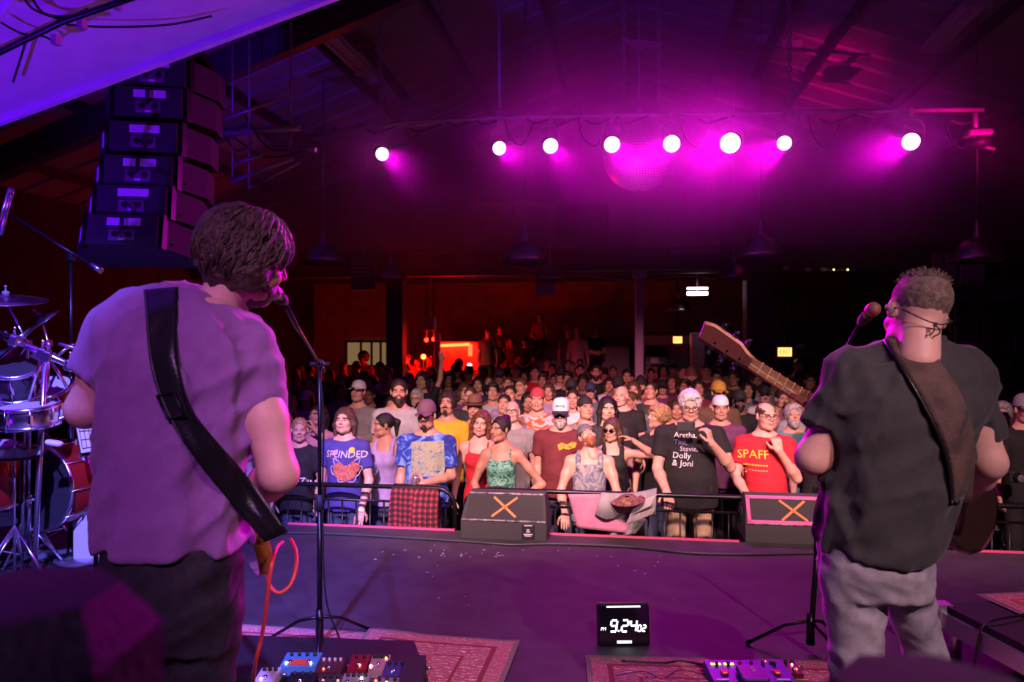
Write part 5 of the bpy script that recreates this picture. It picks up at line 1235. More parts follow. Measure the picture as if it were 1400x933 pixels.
# effects unit at the right
t = pedal(1025, 917, .38, .22, .06, C_('pedal_ultramarine', (.03, .035, .30), .4), 'large ultramarine effects unit with red buttons', 6, (), 0, 0, None, None, .0, 'effects_unit')
F = Matrix.Translation(t.location) @ Matrix.Rotation(TH, 4, 'Z')
def put2(m, nm, mm): m.v = [F @ v for v in m.v]; m.build(nm, mm, t)
for x in (-.12, .12):
    m = MB(); m.box((x, -.012, .056), (.032, .032, .014), bev=.004); put2(m, 'button', C_('button_red', (.55, .02, .02)))
for x in (-.145, .13):
    m = MB(); m.box((x, -.07, .050), (.06, .010, .004)); put2(m, 'stripe', C_('stripe_pale', (.5, .55, .8)))
for k_ in range(6):
    m = MB(); m.box((-.155+.017*k_+(.01 if k_ > 2 else 0), .066, .060), (.012, .016, .003)); put2(m, 'display_digit', glow('display_yellow', (1, .75, .1), 4))
m = MB(); m.box((-.005, -.055, .065), (.12, .12, .03), (.12, 0, 0), 0, .006); put2(m, 'treadle', C_('treadle_blue', (.02, .02, .13)))
fnt('S', .045, F @ Matrix.Translation((.0, -.045, .0835)) @ Matrix.Rotation(.12, 4, 'X'), mat('print_white', (.8, .78, .8), .6), 'logo', t, .0006)
pedal(1052, 913, .085, .13, .055, C_('pedal_olive', (.20, .22, .10)), 'olive green pedal with a black band', 2, [(.0, .42, LR)], 1, 0, (0, .05, .9, .3, BLACK), None, .0)
pedal(1082, 910, .07, .12, .05, C_('pedal_blood', (.12, .02, .02)), 'dark red pedal with an amber light by the stand foot', 2, [(.1, .1, LO), (.2, -.2, LR)], 1, 0, None, None, .0)
pedal(1214, 912, .10, .10, .04, C_('pedal_white', (.7, .7, .75)), 'small white pedal with a blue light between the grey jeans', 3, [(0, -.3, LB)], 1, 0, None, C_('knob_cream', (.6, .55, .5)), .0)
# --- red guitar lead
t = thing('guitar_lead', at(384, 744, 2.05), 'red coiled guitar lead hanging from the amber guitar', 'cable'); refresh(t)
REDC = mat('red_cable', (.70, .06, .05), .4)
m = MB(); m.tube(bez([at(386, 742, 2.12), at(378, 750, 2.05), at(371, 775, 2.0), at(365, 820, 2.0), at(358, 870, 2.05), at(347, 925, 2.15), onz(345, 1010, STAGE+.01)], 8), .0055, 8); m.build('cord', REDC, t)
m = MB(); m.tube(bez([at(398, 738, 2.16), at(404, 752, 2.10), at(405, 775, 2.05), at(397, 800, 2.02), at(382, 811, 2.0), at(370, 804, 2.0), at(365, 790, 2.02)], 8), .0052, 8); m.build('cord', REDC, t)
# --- riser at the right
Hr = .27; c0 = onz(1288, 826, STAGE+Hr); e1 = (RIGHT*.13-FWD*.99); e2 = (RIGHT*.99+FWD*.13)
t = thing('drum_riser', V((c0.x, c0.y, STAGE)), 'low black topped riser on a grey metal frame', 'riser'); refresh(t)
M_RTOP = mat('riser_top', (.018, .017, .018), .8, bump=.3, bscale=200)
def rp(a, b, z): return c0+e1*a+e2*b+V((0, 0, z))
m = MB(); m.add([rp(a, b, z) for z in (-.03, .0) for a, b in ((0, 0), (2.0, 0), (2.0, 2.4), (0, 2.4))], [(3, 2, 1, 0), (4, 5, 6, 7), (0, 1, 5, 4), (1, 2, 6, 5), (2, 3, 7, 6), (3, 0, 4, 7)]); m.build('top', M_RTOP, t)
for (a0, b0, a1, b1) in ((0, 0, 2, 0), (0, 0, 0, 2.4), (2, 0, 2, 2.4), (0, 2.4, 2, 2.4)):
    m = MB(); m.beam(rp(a0, b0, -.075), rp(a1, b1, -.075), .045, .085); m.build('rail', ALU, t)
for a, b in ((.04, .04), (1.9, .06), (.06, 2.3), (1.9, 2.3)):
    m = MB(); m.cyl(rp(a, b, -.03), rp(a, b, -Hr), .028, n=12); m.build('leg', ALU, t)
m = MB(); m.box(rp(0.0, 0.0, -.05), (.07, .07, .11), (0, 0, TH)); m.build('corner_casting', ALU, t)
cr = onz(1334, 815, STAGE+Hr); 
def rug_on(corner, z): return rug('rug', corner, e2, 1.6, 1.3, 'orange red oriental rug laid on the metal framed riser', z)
RUGB2 = RUGB; RUGB = mat('rug_border_orange', (.55, .09, .035), .95, bump=.4, bscale=200)
rug_on(cr, STAGE+Hr+.001); RUGB = RUGB2
t = thing('cable', rp(.3, .02, 0), 'thin black cable draped over the riser edge', 'cable'); refresh(t)
m = MB(); m.tube(bez([rp(.2, .3, .01), rp(.27, .02, .012), rp(.27, -.03, -.08), rp(.25, -.04, -.26)], 8), .006, 6); m.build('cord', CABLE, t)
# --- line array
M_CAB = mat('array_black', (.030, .030, .030), .6, bump=.3, bscale=180); M_STICK = mat('label_white', (.85, .82, .88), .6); M_PLATE = mat('array_plate', (.17, .17, .17), .4)
arr = [(208, 97, 6.15, 0), (203, 139, 6.12, .02), (196, 187, 6.08, .05), (189, 233, 6.02, .09), (180, 274, 5.95, .14), (167, 314, 5.86, .20)]
words = ['topmost array speaker half hidden behind the white soffit', 'red lit array speaker with a split white label', 'array speaker with one long label under the red lit pair', 'array speaker with a split label in the middle of the hang',
         'array speaker with one long label, last but one of the hang', 'lowest array speaker of the hang with a split label']
for i, (px, py, d_, tl) in enumerate(arr):
    c = at(px, py, d_); t = thing('array_speaker', c, words[i], 'speaker', 'hung line array speakers'); refresh(t)
    F = Matrix.Translation(c) @ Matrix.Rotation(TH*.6+.22, 4, 'Z') @ Matrix.Rotation(-tl*1.1, 4, 'X'); hb = .25
    def pt3(m, nm, mm): m.v = [F @ v for v in m.v]; return m.build(nm, mm, t)
    poly = [(-.26, 0), (.26, 0), (.46, .34), (.46, .60), (-.46, .60), (-.46, .34)]
    m = MB(); m.prism(poly, hb, Matrix.Translation((0, 0, -hb/2))); pt3(m, 'cabinet', M_CAB)
    m = MB(); m.box((0, .605, 0), (.88, .02, hb*.9)); pt3(m, 'grille', M_GRILLE)
    if i % 2 == 0 and i > 0:
        m = MB(); m.box((.01, -.004, .065), (.235, .006, .066)); pt3(m, 'label_sheet', M_STICK)
    else:
        for x, w_ in ((-.07, .095), (.075, .125)): m = MB(); m.box((x, -.004, .065), (w_, .006, .064)); pt3(m, 'label_sheet', M_STICK)
    m = MB(); m.box((.0, -.003, -.045), (.20, .008, .095), bev=.004); cpl = pt3(m, 'connector_plate', M_PLATE)
    for x in (-.05, .05): m = MB(); m.cyl((x, -.006, -.04), (x, -.018, -.04), .024, n=14); pt3(m, 'connector', BLACK).parent = cpl
    m = MB(); m.box((0, -.008, -.082), (.05, .006, .018)); pt3(m, 'small_label', M_STICK).parent = cpl
    m = MB(); m.tube(bez([(.0, -.02, -.125), (.02, -.035, -.08), (-.02, -.03, -.04)] if i % 2 == 0 and i > 0 else [(.0, -.03, .10), (.01, -.035, .02), (-.02, -.03, -.04)], 5), .009, 6); pt3(m, 'link_cable', CABLE)
    for sx in (-1, 1):
        m = MB(); m.box((sx*.30, .05, 0), (.03, .05, hb*1.16), (0, 0, -sx*.5)); pt3(m, 'rigging_bar', BLKMETAL)
        m = MB(); m.add([(sx*(.30+.012), .052, -.07), (sx*(.365+.012), .162, -.07), (sx*(.365+.012), .162, .06), (sx*(.30+.012), .052, .06)], [(0, 1, 2, 3)]); pt3(m, 'side_label' if sx < 0 and i > 1 else 'side_pad', M_STICK if (sx < 0 and i > 1) else M_CAB)
t = thing('hoist_frame', at(212, 70, 6.2), 'black flying frame carrying the line array', 'rigging'); refresh(t); top = at(212, 70, 6.2)
m = MB(); m.box(top+V((0, .3, 0)), (.6, .7, .06), (0, 0, TH+.15)); m.build('frame', BLKMETAL, t)
m = MB(); m.cyl(top+V((0, .3, 0)), (top.x, top.y+.3, roofz(top.x)-.02), .02, n=8); m.build('chain_hoist', M_CHAIN, t)
# ------------------------------------------------------------------ drums at the side of the stage
M_REDSH = mat('red_drum_shell', (.30, .015, .012), .18, coat=.7); M_SKIN = mat('drum_head', (.04, .04, .045), .4); M_CYM = mat('cymbal_bronze', (.52, .48, .50), .24, 1.0); M_HEADW = mat('drum_head_white', (.6, .6, .64), .5)
def rods(t, M, r, h_, n, lugs=True):
    for k in range(n):
        a = 2*math.pi*k/n; p = lambda z, rr=r: M @ V((rr*math.cos(a), rr*math.sin(a), z))
        m = MB(); m.cyl(p(-.01, r+.012), p(h_+.01, r+.012), .004, n=6); m.box(p(h_*.5, r+.006), (.02, .02, .05)); m.build('lug', CHROME, t)
def drum(name, label, c, axis, r, h_, shell, head, lugs=8):
    t = thing(name, c, label, 'drum', 'drum kit shells'); refresh(t); M = Matrix.Translation(c) @ Vector(axis).normalized().to_track_quat('Z', 'Y').to_matrix().to_4x4()
    m = MB(); m.lathe([(r*.98, .004), (r, .01), (r, h_-.01), (r*.98, h_-.004)], 32, M); sh_o = m.build('shell', shell, t)
    for z in (0, h_): m = MB(); m.lathe([(1e-3, z), (r*.97, z)], 32, M); m.build('drum_head', head, t)
    for z in (.006, h_-.006): m = MB(); m.lathe([(r*.97, z-.012), (r+.012, z-.012), (r+.014, z+.010), (r*.97, z+.012)], 32, M); m.build('hoop', CHROME, t)
    rods(t, M, r, h_, lugs)
    for o_ in list(t.children):
        if o_.name.startswith('lug'): o_.parent = sh_o
    return t
def cymbal(label, c, tilt, r, foot=None):
    t = thing('cymbal', c, label, 'cymbal', 'cymbals of the drum kit'); refresh(t); M = Matrix.Translation(c) @ Euler(tilt).to_matrix().to_4x4()
    m = MB(); m.lathe([(.008, .030), (.03, .028), (.055, .014), (.065, .010), (r*.6, .002), (r, -.012), (r, -.014), (r*.6, -.001), (.06, .007), (.008, .026)], 40, M); m.build('plate', M_CYM, t)
    m = MB(); m.lathe([(.004, -.03), (.022, .03), (.022, .045), (.006, .05), (.006, .075), (.012, .08), (.004, .088)], 12, M); m.build('felt_and_nut', mat('felt', (.2, .19, .2), .9), t)
    return t
def hstand(label, foot, top, arm=None, spread=.26, name='cymbal_stand', chrome=CHROME):
    foot, top = Vector(foot), Vector(top); t = thing(name, foot, label, 'stand', 'drum hardware stands'); refresh(t)
    m = MB(); m.cyl(foot+V((0, 0, .06)), foot.lerp(top, .5), .0145, n=10); m.cyl(foot.lerp(top, .5), top, .0105, n=10); m.build('tube', chrome, t)
    m = MB(); q = foot.lerp(top, .5); m.cyl(q-V((0, 0, .03)), q+V((0, 0, .03)), .022, n=10); m.box(q+V((.03, 0, 0)), (.05, .012, .02)); m.build('wing_nut', chrome, t)
    for k in range(3):
        a = 2*math.pi*k/3+.4; e = V((spread*math.cos(a), spread*math.sin(a), .012)); m = MB(); m.tube([foot+V((0, 0, .34)), foot+e], .010, 6); m.tube([foot+V((0, 0, .08)), foot+e*.55+V((0, 0, .14))], .007, 5); m.build('leg', chrome, t)
        m = MB(); m.ball(foot+e, .018, 8); m.build('foot', RUBBER, t)
    if arm is not None:
        arm = [Vector(p) for p in arm]; m = MB(); m.tube([arm[0], top, arm[1]], .009, 8); m.build('boom_arm', chrome, t); m = MB(); m.box(top, (.04, .05, .05), bev=.008); m.build('tilter', chrome, t)
    return t
DD = 5.0
drum('bass_drum', 'big dark red bass drum lying on its side under the rack', at(52, 668, 5.1), (.15, 1, 0), .30, .42, M_REDSH, M_SKIN, 10)
drum('floor_tom', 'dark red floor tom standing at the edge of the kit', at(-22, 690, 4.9), (.05, -.05, 1), .21, .40, M_REDSH, M_HEADW)
drum('rack_tom', 'tilted dark rack tom with chrome lugs below the crash cymbal', at(22, 532, 4.95), (.32, -.45, .8), .16, .22, mat('black_shell', (.03, .012, .02), .2, coat=.6), M_SKIN)
drum('rack_tom', 'red shelled rack tom behind the chrome rack bar', at(78, 560, 5.25), (.1, -.5, .85), .14, .20, M_REDSH, M_HEADW)
cymbal('wide crash cymbal tilted over the drum kit', at(8, 408, 4.85), (.16, .12, 0), .245)
cymbal('small splash cymbal beside the crash cymbal', at(58, 437, 5.0), (.5, -.5, 0), .12)
cymbal('edge-on cymbal hanging low over the red tom', at(22, 466, 4.9), (.55, -.65, 0), .20)
hstand('chrome stand under the wide crash cymbal', onz(30, 775, STAGE), at(38, 470, 4.9), [at(20, 500, 4.9), at(8, 412, 4.85)])
hstand('chrome stand beside the splash cymbal', onz(62, 752, STAGE), at(66, 470, 5.0), [at(72, 490, 5.0), at(58, 440, 5.0)], .22)
t = thing('drum_rack', at(60, 485, 4.75), 'bright chrome rack bar with clamps running along the kit', 'drum rack'); refresh(t)
m = MB(); m.cyl(at(-30, 444, 4.8), at(112, 506, 4.7), .024, n=12); m.build('bar', CHROME, t)
m = MB(); m.cyl(at(62, 485, 4.74), onz(46, 792, STAGE), .018, n=10); m.build('upright', CHROME, t)
for px, py in ((20, 466), (58, 484), (66, 488), (96, 500)):
    m = MB(); m.box(at(px, py, 4.72), (.06, .07, .07), (0, .3, .3), 0, .01); m.cyl(at(px, py, 4.70)+V((.0, 0, .03)), at(px, py, 4.70)+V((.02, -.02, .09)), .008, n=6); m.build('clamp', CHROME, t)
for a in ((58, 484, 40, 545), (66, 488, 92, 530), (20, 466, 40, 450), (80, 470, 118, 480), (76, 488, 100, 470)):
    m = MB(); m.cyl(at(a[0], a[1], 4.78), at(a[2], a[3], 4.85), .011, n=8); m.build('tom_arm', CHROME, t)
t = thing('hi_hat', onz(20, 765, STAGE), 'pair of hi-hat cymbals on a thin chrome rod', 'hi-hat'); refresh(t)
hc = at(20, 618, 4.7)
for dz, fl_ in ((0, 1), (-.02, -1)):
    m = MB(); m.lathe([(.008, .03*fl_), (.05, .015*fl_), (.17, 0)], 32, Matrix.Translation(hc+V((0, 0, dz))) @ Euler((.06, .1, 0)).to_matrix().to_4x4()); m.build('plate', M_CYM, t)
m = MB(); m.cyl(hc+V((0, 0, .16)), (hc.x, hc.y, STAGE+.03), .008, n=8); m.build('rod', CHROME, t)
for k in range(3):
    a = 2*math.pi*k/3; m = MB(); m.tube([V((hc.x, hc.y, STAGE+.38)), V((hc.x+.25*math.cos(a), hc.y+.25*math.sin(a), STAGE+.012))], .009, 6); m.build('leg', CHROME, t)
t = thing('bass_drum_pedal', onz(38, 742, STAGE), 'chrome bass drum pedal with a short beater', 'drum pedal'); refresh(t); c = onz(38, 746, STAGE)
m = MB(); m.box(c+V((0, -.1, .05)), (.09, .30, .015), (.16, 0, .1)); m.build('footboard', CHROME, t)
m = MB(); m.cyl(c+V((-.08, .05, 0)), c+V((-.08, .05, .2)), .012); m.cyl(c+V((.08, .05, 0)), c+V((.08, .05, .2)), .012); m.cyl(c+V((-.1, .05, .2)), c+V((.1, .05, .2)), .010); m.build('frame', CHROME, t)
m = MB(); m.cyl(c+V((0, .05, .2)), c+V((0, -.05, .42)), .006); m.ball(c+V((0, -.05, .43)), .032, 10); m.build('beater', STEEL, t)
# throne, snare and small clutter that catch the blue light
drum('snare_drum', 'shallow chrome snare drum on its stand', at(40, 582, 4.75), (.0, -.1, 1), .17, .13, CHROME, M_HEADW)
hstand('low chrome stand cradling the snare drum', onz(40, 770, STAGE), at(40, 588, 4.75), None, .2, 'snare_stand')
t = thing('microphone', at(78, 603, 4.7), 'white clip on drum microphone near the snare', 'microphone'); refresh(t)
m = MB(); m.box(at(74, 606, 4.65), (.10, .05, .03), (0, .2, .3), 0, .01); m.build('body', WHITE, t)
m = MB(); m.cyl(at(74, 606, 4.65), at(60, 590, 4.75), .006, n=6); m.build('gooseneck', BLKMETAL, t)
# boom stand with the high overhead microphone
foot = onz(97, 762, STAGE); top = at(97, 352, 5.2)
t = thing('boom_stand', foot, 'tall boom stand with a pale tipped arm over the drums', 'microphone stand'); refresh(t)
m = MB(); m.cyl(foot, at(97, 560, 5.28), .022, n=10); m.cyl(at(97, 565, 5.28), top, .012, n=10); m.build('pole', BLKMETAL, t)
m = MB(); m.cyl(at(6, 289, 5.15), at(139, 371, 5.2), .011, n=8); m.build('boom', BLKMETAL, t)
m = MB(); m.cyl(at(124, 362, 5.2), at(139, 371, 5.2), .022, n=10); m.build('counterweight', STEEL, t)
m = MB(); m.box(top, (.05, .06, .06), bev=.01); m.build('clamp', BLKMETAL, t)
m = MB(); m.lathe([(.03, 0), (.16, .0), (.17, .012), (.03, .03), (.025, .08)], 24, Matrix.Translation(foot)); m.build('base', BLKMETAL, t)
m = MB(); m.cyl(at(16, 258, 5.1), at(1, 322, 5.1), .016, n=8); m.cyl(at(16, 258, 5.1), at(13, 272, 5.1), .022, n=10); m.build('overhead_mic', STEEL, t)
t = thing('overhead_stand', onz(-8, 790, STAGE), 'second boom stand leaning in at the drums', 'microphone stand'); refresh(t)
m = MB(); m.cyl(onz(-8, 790, STAGE), at(-6, 320, 4.9), .012, n=8); m.cyl(at(-6, 320, 4.9), at(12, 262, 4.9), .010, n=8); m.build('pole', STEEL, t)
# silver post with a white plinth and the lit sheet on a stand
foot = onz(118, 765, STAGE)
t = thing('sheet_stand', foot, 'silver post on a white block holding a cream score sheet', 'music stand'); refresh(t)
m = MB(); m.cyl(foot, at(116, 600, 5.2), .035, n=14); m.build('post', ALU, t)
m = MB(); m.box(foot+V((0, 0, .17)), (.14, .10, .34), (0, 0, TH), 0, .01); m.build('block', WHITE, t)
m = MB(); m.lathe([(1e-3, .02), (.2, .02), (.21, .0)], 24, Matrix.Translation(foot)); m.build('base', ALU, t)
sq = [at(100, 562, 4.95), at(143, 560, 4.95), at(146, 614, 4.85), at(111, 620, 4.85)]
m = MB(); bk = [p+FWD*.02 for p in sq]; fr_ = [at(96, 556, 4.96), at(147, 555, 4.96), at(150, 620, 4.86), at(108, 626, 4.86)]
m.add([p+FWD*.015 for p in fr_]+[p+FWD*.03 for p in fr_], [(0, 1, 2, 3), (7, 6, 5, 4)]+[(i, (i+1) % 4, 4+(i+1) % 4, 4+i) for i in range(4)]); m.build('desk', BLACK, t)
m = MB(); m.add(sq, [(3, 2, 1, 0)]); sh_o = m.build('sheet', mat('score_paper', (.80, .72, .50), .85), t)
INK = mat('ink', (.06, .05, .03), .8)
for r_ in range(5):
    a = sq[0].lerp(sq[3], (r_+.5)/5); b = sq[1].lerp(sq[2], (r_+.5)/5); m = MB(); m.beam(a.lerp(b, .08)-FWD*.002, a.lerp(b, .92)-FWD*.002, .002, .006); m.build('score_line', INK, t)
for k_ in range(6):
    u_ = (k_+.6)/6.2; a = sq[0].lerp(sq[1], u_); b = sq[3].lerp(sq[2], u_); m = MB(); m.beam(a.lerp(b, .1)-FWD*.003, a.lerp(b, .9)-FWD*.003, .003, .002, up=FWD); m.build('score_line', INK, t)
t = thing('pole_stand', onz(131, 790, STAGE), 'slim black pole beside the man in violet', 'stand'); refresh(t)
m = MB(); m.cyl(onz(131, 790, STAGE), at(131, 560, 4.6), .013, n=8); m.build('pole', BLKMETAL, t)
m = MB(); m.lathe([(.02, .05), (.12, .015), (.13, 0)], 18, Matrix.Translation(onz(131, 790, STAGE))); m.build('base', BLKMETAL, t)
floor_cable([(-20, 772), (30, 778), (60, 768), (90, 778), (140, 770)], 'cables strewn under the drum kit', .010)
floor_cable([(90, 700), (84, 640), (92, 600)], 'blue lit lead rising beside the tall pole', .008) if False else None
t = thing('cable_ramp', onz(80, 766, STAGE), 'pale strip light lying on the floor behind the drum hardware', 'strip light'); refresh(t)
m = MB(); m.beam(onz(30, 760, STAGE+.03), onz(140, 752, STAGE+.03), .05, .06); m.build('bar', ALU, t)
# ------------------------------------------------------------------ dark gear close to the lens
M_AMP = mat('amp_tolex', (.009, .009, .014), .7, bump=.4, bscale=120)
def tallcase(name, label, pxc, D0, py, w_, dp, mt, group=None):
    p = at(pxc, py, D0); t = thing(name, V((p.x, p.y, STAGE)), label, 'amplifier'); refresh(t); hz = p.z-STAGE; R = Matrix.Rotation(TH, 3, 'Z')
    m = MB(); m.box(V((p.x, p.y, STAGE+hz*.25)), (w_, dp, hz*.5), R, 0, .02); m.build('cabinet', mt, t)
    m = MB(); m.box(V((p.x, p.y, STAGE+hz*.75)), (w_*.98, dp, hz*.5), R, 0, .035); m.build('head', mt, t)
    return t
tallcase('amplifier', 'dark amplifier stack rising close behind the drums, lit faint blue', 20, .50, 812, .165, .16, M_AMP)
tallcase('amplifier', 'dark amplifier stack close behind the charcoal guitarist, lit faint purple', 1275, .50, 938, .17, .14, mat('amp_cover', (.06, .06, .06), .8, bump=.3, bscale=80))

# pipe and loose cables under the white soffit
t = thing('soffit_pipe', ony(60, 45, 3.4), 'dark pipe with looped cables slung under the white soffit', 'pipe'); refresh(t)
def us(px, py, o=.10): return plane_hit(px, py, soff(0, 0, -o), SOFN)
m = MB(); m.tube([us(-60, 100), us(0, 71), us(85, 30), us(160, 4), us(230, -20)], .020, 8); m.build('pipe', BLKMETAL, t)
for pts in (((30, -8), (45, 12), (75, 24), (100, 28)), ((40, -10), (60, 18), (95, 22), (120, 12)), ((0, 30), (30, 46), (60, 50), (74, 58)), ((90, 34), (150, 37), (230, 34), (290, 22)), ((35, 58), (25, 90), (18, 112))):
    m = MB(); m.tube(bez([us(a, b, .06) for a, b in pts], 6), .008, 5); m.build('cable', CABLE, t)
for px, py in ((77, 55), (112, 33), (160, 6)):
    m = MB(); m.box(us(px, py, .09), (.04, .05, .06)); m.cyl(us(px, py, .09), us(px, py, .0), .008, n=6); m.build('clip', M_PIPE, t)
m = MB(); m.tube([us(-8, 28, .14), us(12, 2, .14), us(24, -14, .14)], .03, 8); m.build('bright_rope', mat('pale_rope', (.62, .62, .60), .6), t)
# ------------------------------------------------------------------ crowd barrier
BY, BZ = 6.25, 1.07
def barrier(pxa, pxb, label):
    a, b = ony(pxa, 660, BY).x, ony(pxb, 660, BY).x; t = thing('crowd_barrier', V(((a+b)/2, BY, 0)), label, 'barrier', 'steel crowd barriers before the stage'); refresh(t)
    r = .16; pts = [V((a, BY, .02)), V((a, BY, BZ-r))]+[V((a+r-r*math.cos(q), BY, BZ-r+r*math.sin(q))) for q in (.4, .8, 1.2)]+[V((a+r, BY, BZ)), V((b-r, BY, BZ))]+[V((b-r+r*math.sin(q), BY, BZ-r+r*math.cos(q))) for q in (.4, .8, 1.2)]+[V((b, BY, BZ-r)), V((b, BY, .02))]
    m = MB(); m.tube(pts, .021, 8); m.build('frame', BLKMETAL, t)
    m = MB(); m.cyl((a, BY, .18), (b, BY, .18), .015, n=8); m.cyl((a, BY, BZ-.13), (b, BY, BZ-.13), .012, n=8); m.build('rail', BLKMETAL, t)
    n = int((b-a)/.125); proto = None
    for k in range(1, n):
        x = a+(b-a)*k/n
        if proto is None: m = MB(); m.cyl((0, 0, .18), (0, 0, BZ-.12), .0085, n=6); o = m.build('bar', BLKMETAL, t, world=False); proto = o.data
        else: o = bpy.data.objects.new('bar', proto); COL.objects.link(o); o.parent = t
        o.location = (x-(a+b)/2, 0, 0)
    for x in (a+.2, b-.2): m = MB(); m.tube([(x, BY-.22, .02), (x, BY, .16), (x, BY+.22, .02)], .016, 6); m.build('foot', BLKMETAL, t)
barrier(250, 622, 'black steel barrier below the tie-dye shirt, flannel hung on it'); barrier(636, 1064, 'black steel barrier that the tall phone holder leans on'); barrier(1074, 1480, 'black steel barrier behind the man in charcoal')
# ------------------------------------------------------------------ clothes for the crowd
def fab(n_, c_): return mat('cloth_'+n_, c_, .85, noise=.12, nscale=14, bump=.15, bscale=200)
COLS = {'black': (.010, .009, .011), 'charcoal': (.035, .033, .038), 'navy': (.02, .025, .08), 'indigo': (.055, .045, .26), 'grey': (.24, .23, .24), 'light grey': (.42, .42, .46), 'white': (.66, .64, .64), 'maroon': (.13, .018, .025), 'red': (.55, .015, .03),
        'yellow': (.80, .48, .03), 'teal': (.10, .28, .30), 'tan': (.40, .27, .18), 'olive': (.12, .12, .06), 'lilac': (.34, .26, .46), 'rust': (.32, .09, .04), 'forest green': (.03, .12, .06), 'sky blue': (.25, .42, .62), 'pink': (.62, .28, .34), 'brown': (.13, .07, .045), 'cream': (.60, .52, .40), 'denim blue': (.09, .14, .26), 'plum': (.14, .04, .12), 'slate': (.12, .14, .18), 'gold': (.55, .33, .06), 'mint': (.30, .52, .42), 'burgundy': (.20, .02, .05)}
def cl(n_): return fab(n_.replace(' ', '_'), COLS[n_])
def pattern(name, cols, sc_, rings=False, dist=6):
    if name in MATS: return MATS[name]
    m_ = bpy.data.materials.new(name); m_.use_nodes = True; nt = m_.node_tree; bs = nt.nodes['Principled BSDF']; bs.inputs['Roughness'].default_value = .9
    tc = nt.nodes.new('ShaderNodeTexCoord'); wv = nt.nodes.new('ShaderNodeTexWave'); wv.wave_type = 'RINGS' if rings else 'BANDS'; wv.inputs['Scale'].default_value = sc_; wv.inputs['Distortion'].default_value = dist; wv.inputs['Detail'].default_value = 3; wv.rings_direction = 'Y'
    mp = nt.nodes.new('ShaderNodeMapping'); mp.inputs['Location'].default_value = (0, 0, -1.15 if rings else 0); nt.links.new(tc.outputs['Object'], mp.inputs['Vector']); nt.links.new(mp.outputs[0], wv.inputs['Vector'])
    r = nt.nodes.new('ShaderNodeValToRGB'); e = r.color_ramp.elements; e[0].color = cols[0]+(1,); e[1].color = cols[-1]+(1,)
    for i, c_ in enumerate(cols[1:-1]): x = e.new((i+1)/(len(cols)-1)); x.color = c_+(1,)
    nt.links.new(wv.outputs['Fac'], r.inputs['Fac']); nt.links.new(r.outputs['Color'], bs.inputs['Base Color']); MATS[name] = m_; return m_
def plaid(name, a, b, sc_=26):
    m_ = bpy.data.materials.new(name); m_.use_nodes = True; nt = m_.node_tree; bs = nt.nodes['Principled BSDF']; bs.inputs['Roughness'].default_value = .95
    tc = nt.nodes.new('ShaderNodeTexCoord'); mixes = []
    for dr in ('X', 'Z'):
        wv = nt.nodes.new('ShaderNodeTexWave'); wv.bands_direction = dr; wv.inputs['Scale'].default_value = sc_*.25; wv.inputs['Distortion'].default_value = .4; nt.links.new(tc.outputs['Object'], wv.inputs['Vector']); mixes.append(wv)
    mu = nt.nodes.new('ShaderNodeMath'); mu.operation = 'ADD'; nt.links.new(mixes[0].outputs['Fac'], mu.inputs[0]); nt.links.new(mixes[1].outputs['Fac'], mu.inputs[1])
    r = nt.nodes.new('ShaderNodeValToRGB'); hv = nt.nodes.new('ShaderNodeMath'); hv.operation = 'MULTIPLY'; hv.inputs[1].default_value = .5; nt.links.new(mu.outputs[0], hv.inputs[0]); mu = hv; r.color_ramp.elements[0].position = .30; r.color_ramp.elements[0].color = b+(1,); r.color_ramp.elements[1].position = .85; r.color_ramp.elements[1].color = a+(1,); x_ = r.color_ramp.elements.new(.55); x_.color = (a[0]*.38, a[1]*.4, a[2]*.5, 1)
    nt.links.new(mu.outputs[0], r.inputs['Fac']); nt.links.new(r.outputs['Color'], bs.inputs['Base Color']); return m_
def mottle(name, cols, sc_, dist=1.5, detail=3, st=(1, 1, 1), pos=None):
    m_ = bpy.data.materials.new(name); m_.use_nodes = True; nt = m_.node_tree; bs = nt.nodes['Principled BSDF']; bs.inputs['Roughness'].default_value = .9
    tc = nt.nodes.new('ShaderNodeTexCoord'); mp = nt.nodes.new('ShaderNodeMapping'); mp.inputs['Scale'].default_value = st; nz = nt.nodes.new('ShaderNodeTexNoise'); nz.inputs['Scale'].default_value = sc_; nz.inputs['Detail'].default_value = detail; nz.inputs['Distortion'].default_value = dist
    nt.links.new(tc.outputs['Object'], mp.inputs['Vector']); nt.links.new(mp.outputs[0], nz.inputs['Vector']); r = nt.nodes.new('ShaderNodeValToRGB'); e = r.color_ramp.elements; n = len(cols)
    ps = pos or [.30+.42*i/(n-1) for i in range(n)]; e[0].position = ps[0]; e[0].color = cols[0]+(1,); e[1].position = ps[-1]; e[1].color = cols[-1]+(1,)
    for p_, c_ in zip(ps[1:-1], cols[1:-1]): x = e.new(p_); x.color = c_+(1,)
    nt.links.new(nz.outputs['Fac'], r.inputs['Fac']); nt.links.new(r.outputs['Color'], bs.inputs['Base Color']); MATS[name] = m_; return m_
TD_BLUE = mottle('tie_dye_blue', [(.01, .01, .10), (.02, .04, .36), (.03, .08, .52), (.25, .45, .80), (.03, .06, .40)], 6, 2.2)
TD_MIX = mottle('tie_dye_mixed', [(.70, .60, .10), (.30, .12, .50), (.65, .62, .70), (.10, .25, .60), (.60, .20, .25)], 7, 2)
TD_ORANGE = mottle('tie_dye_orange', [(.28, .14, .46), (.62, .58, .62), (.60, .15, .04), (.50, .08, .04), (.35, .3, .12)], 5, 2.5, 3, (1, 1, 1.6))
GREENV = mottle('green_velvet', [(.01, .09, .05), (.03, .20, .12), (.22, .48, .36), (.04, .20, .13)], 11, 2.5, 2, (1, 1, 1.4))
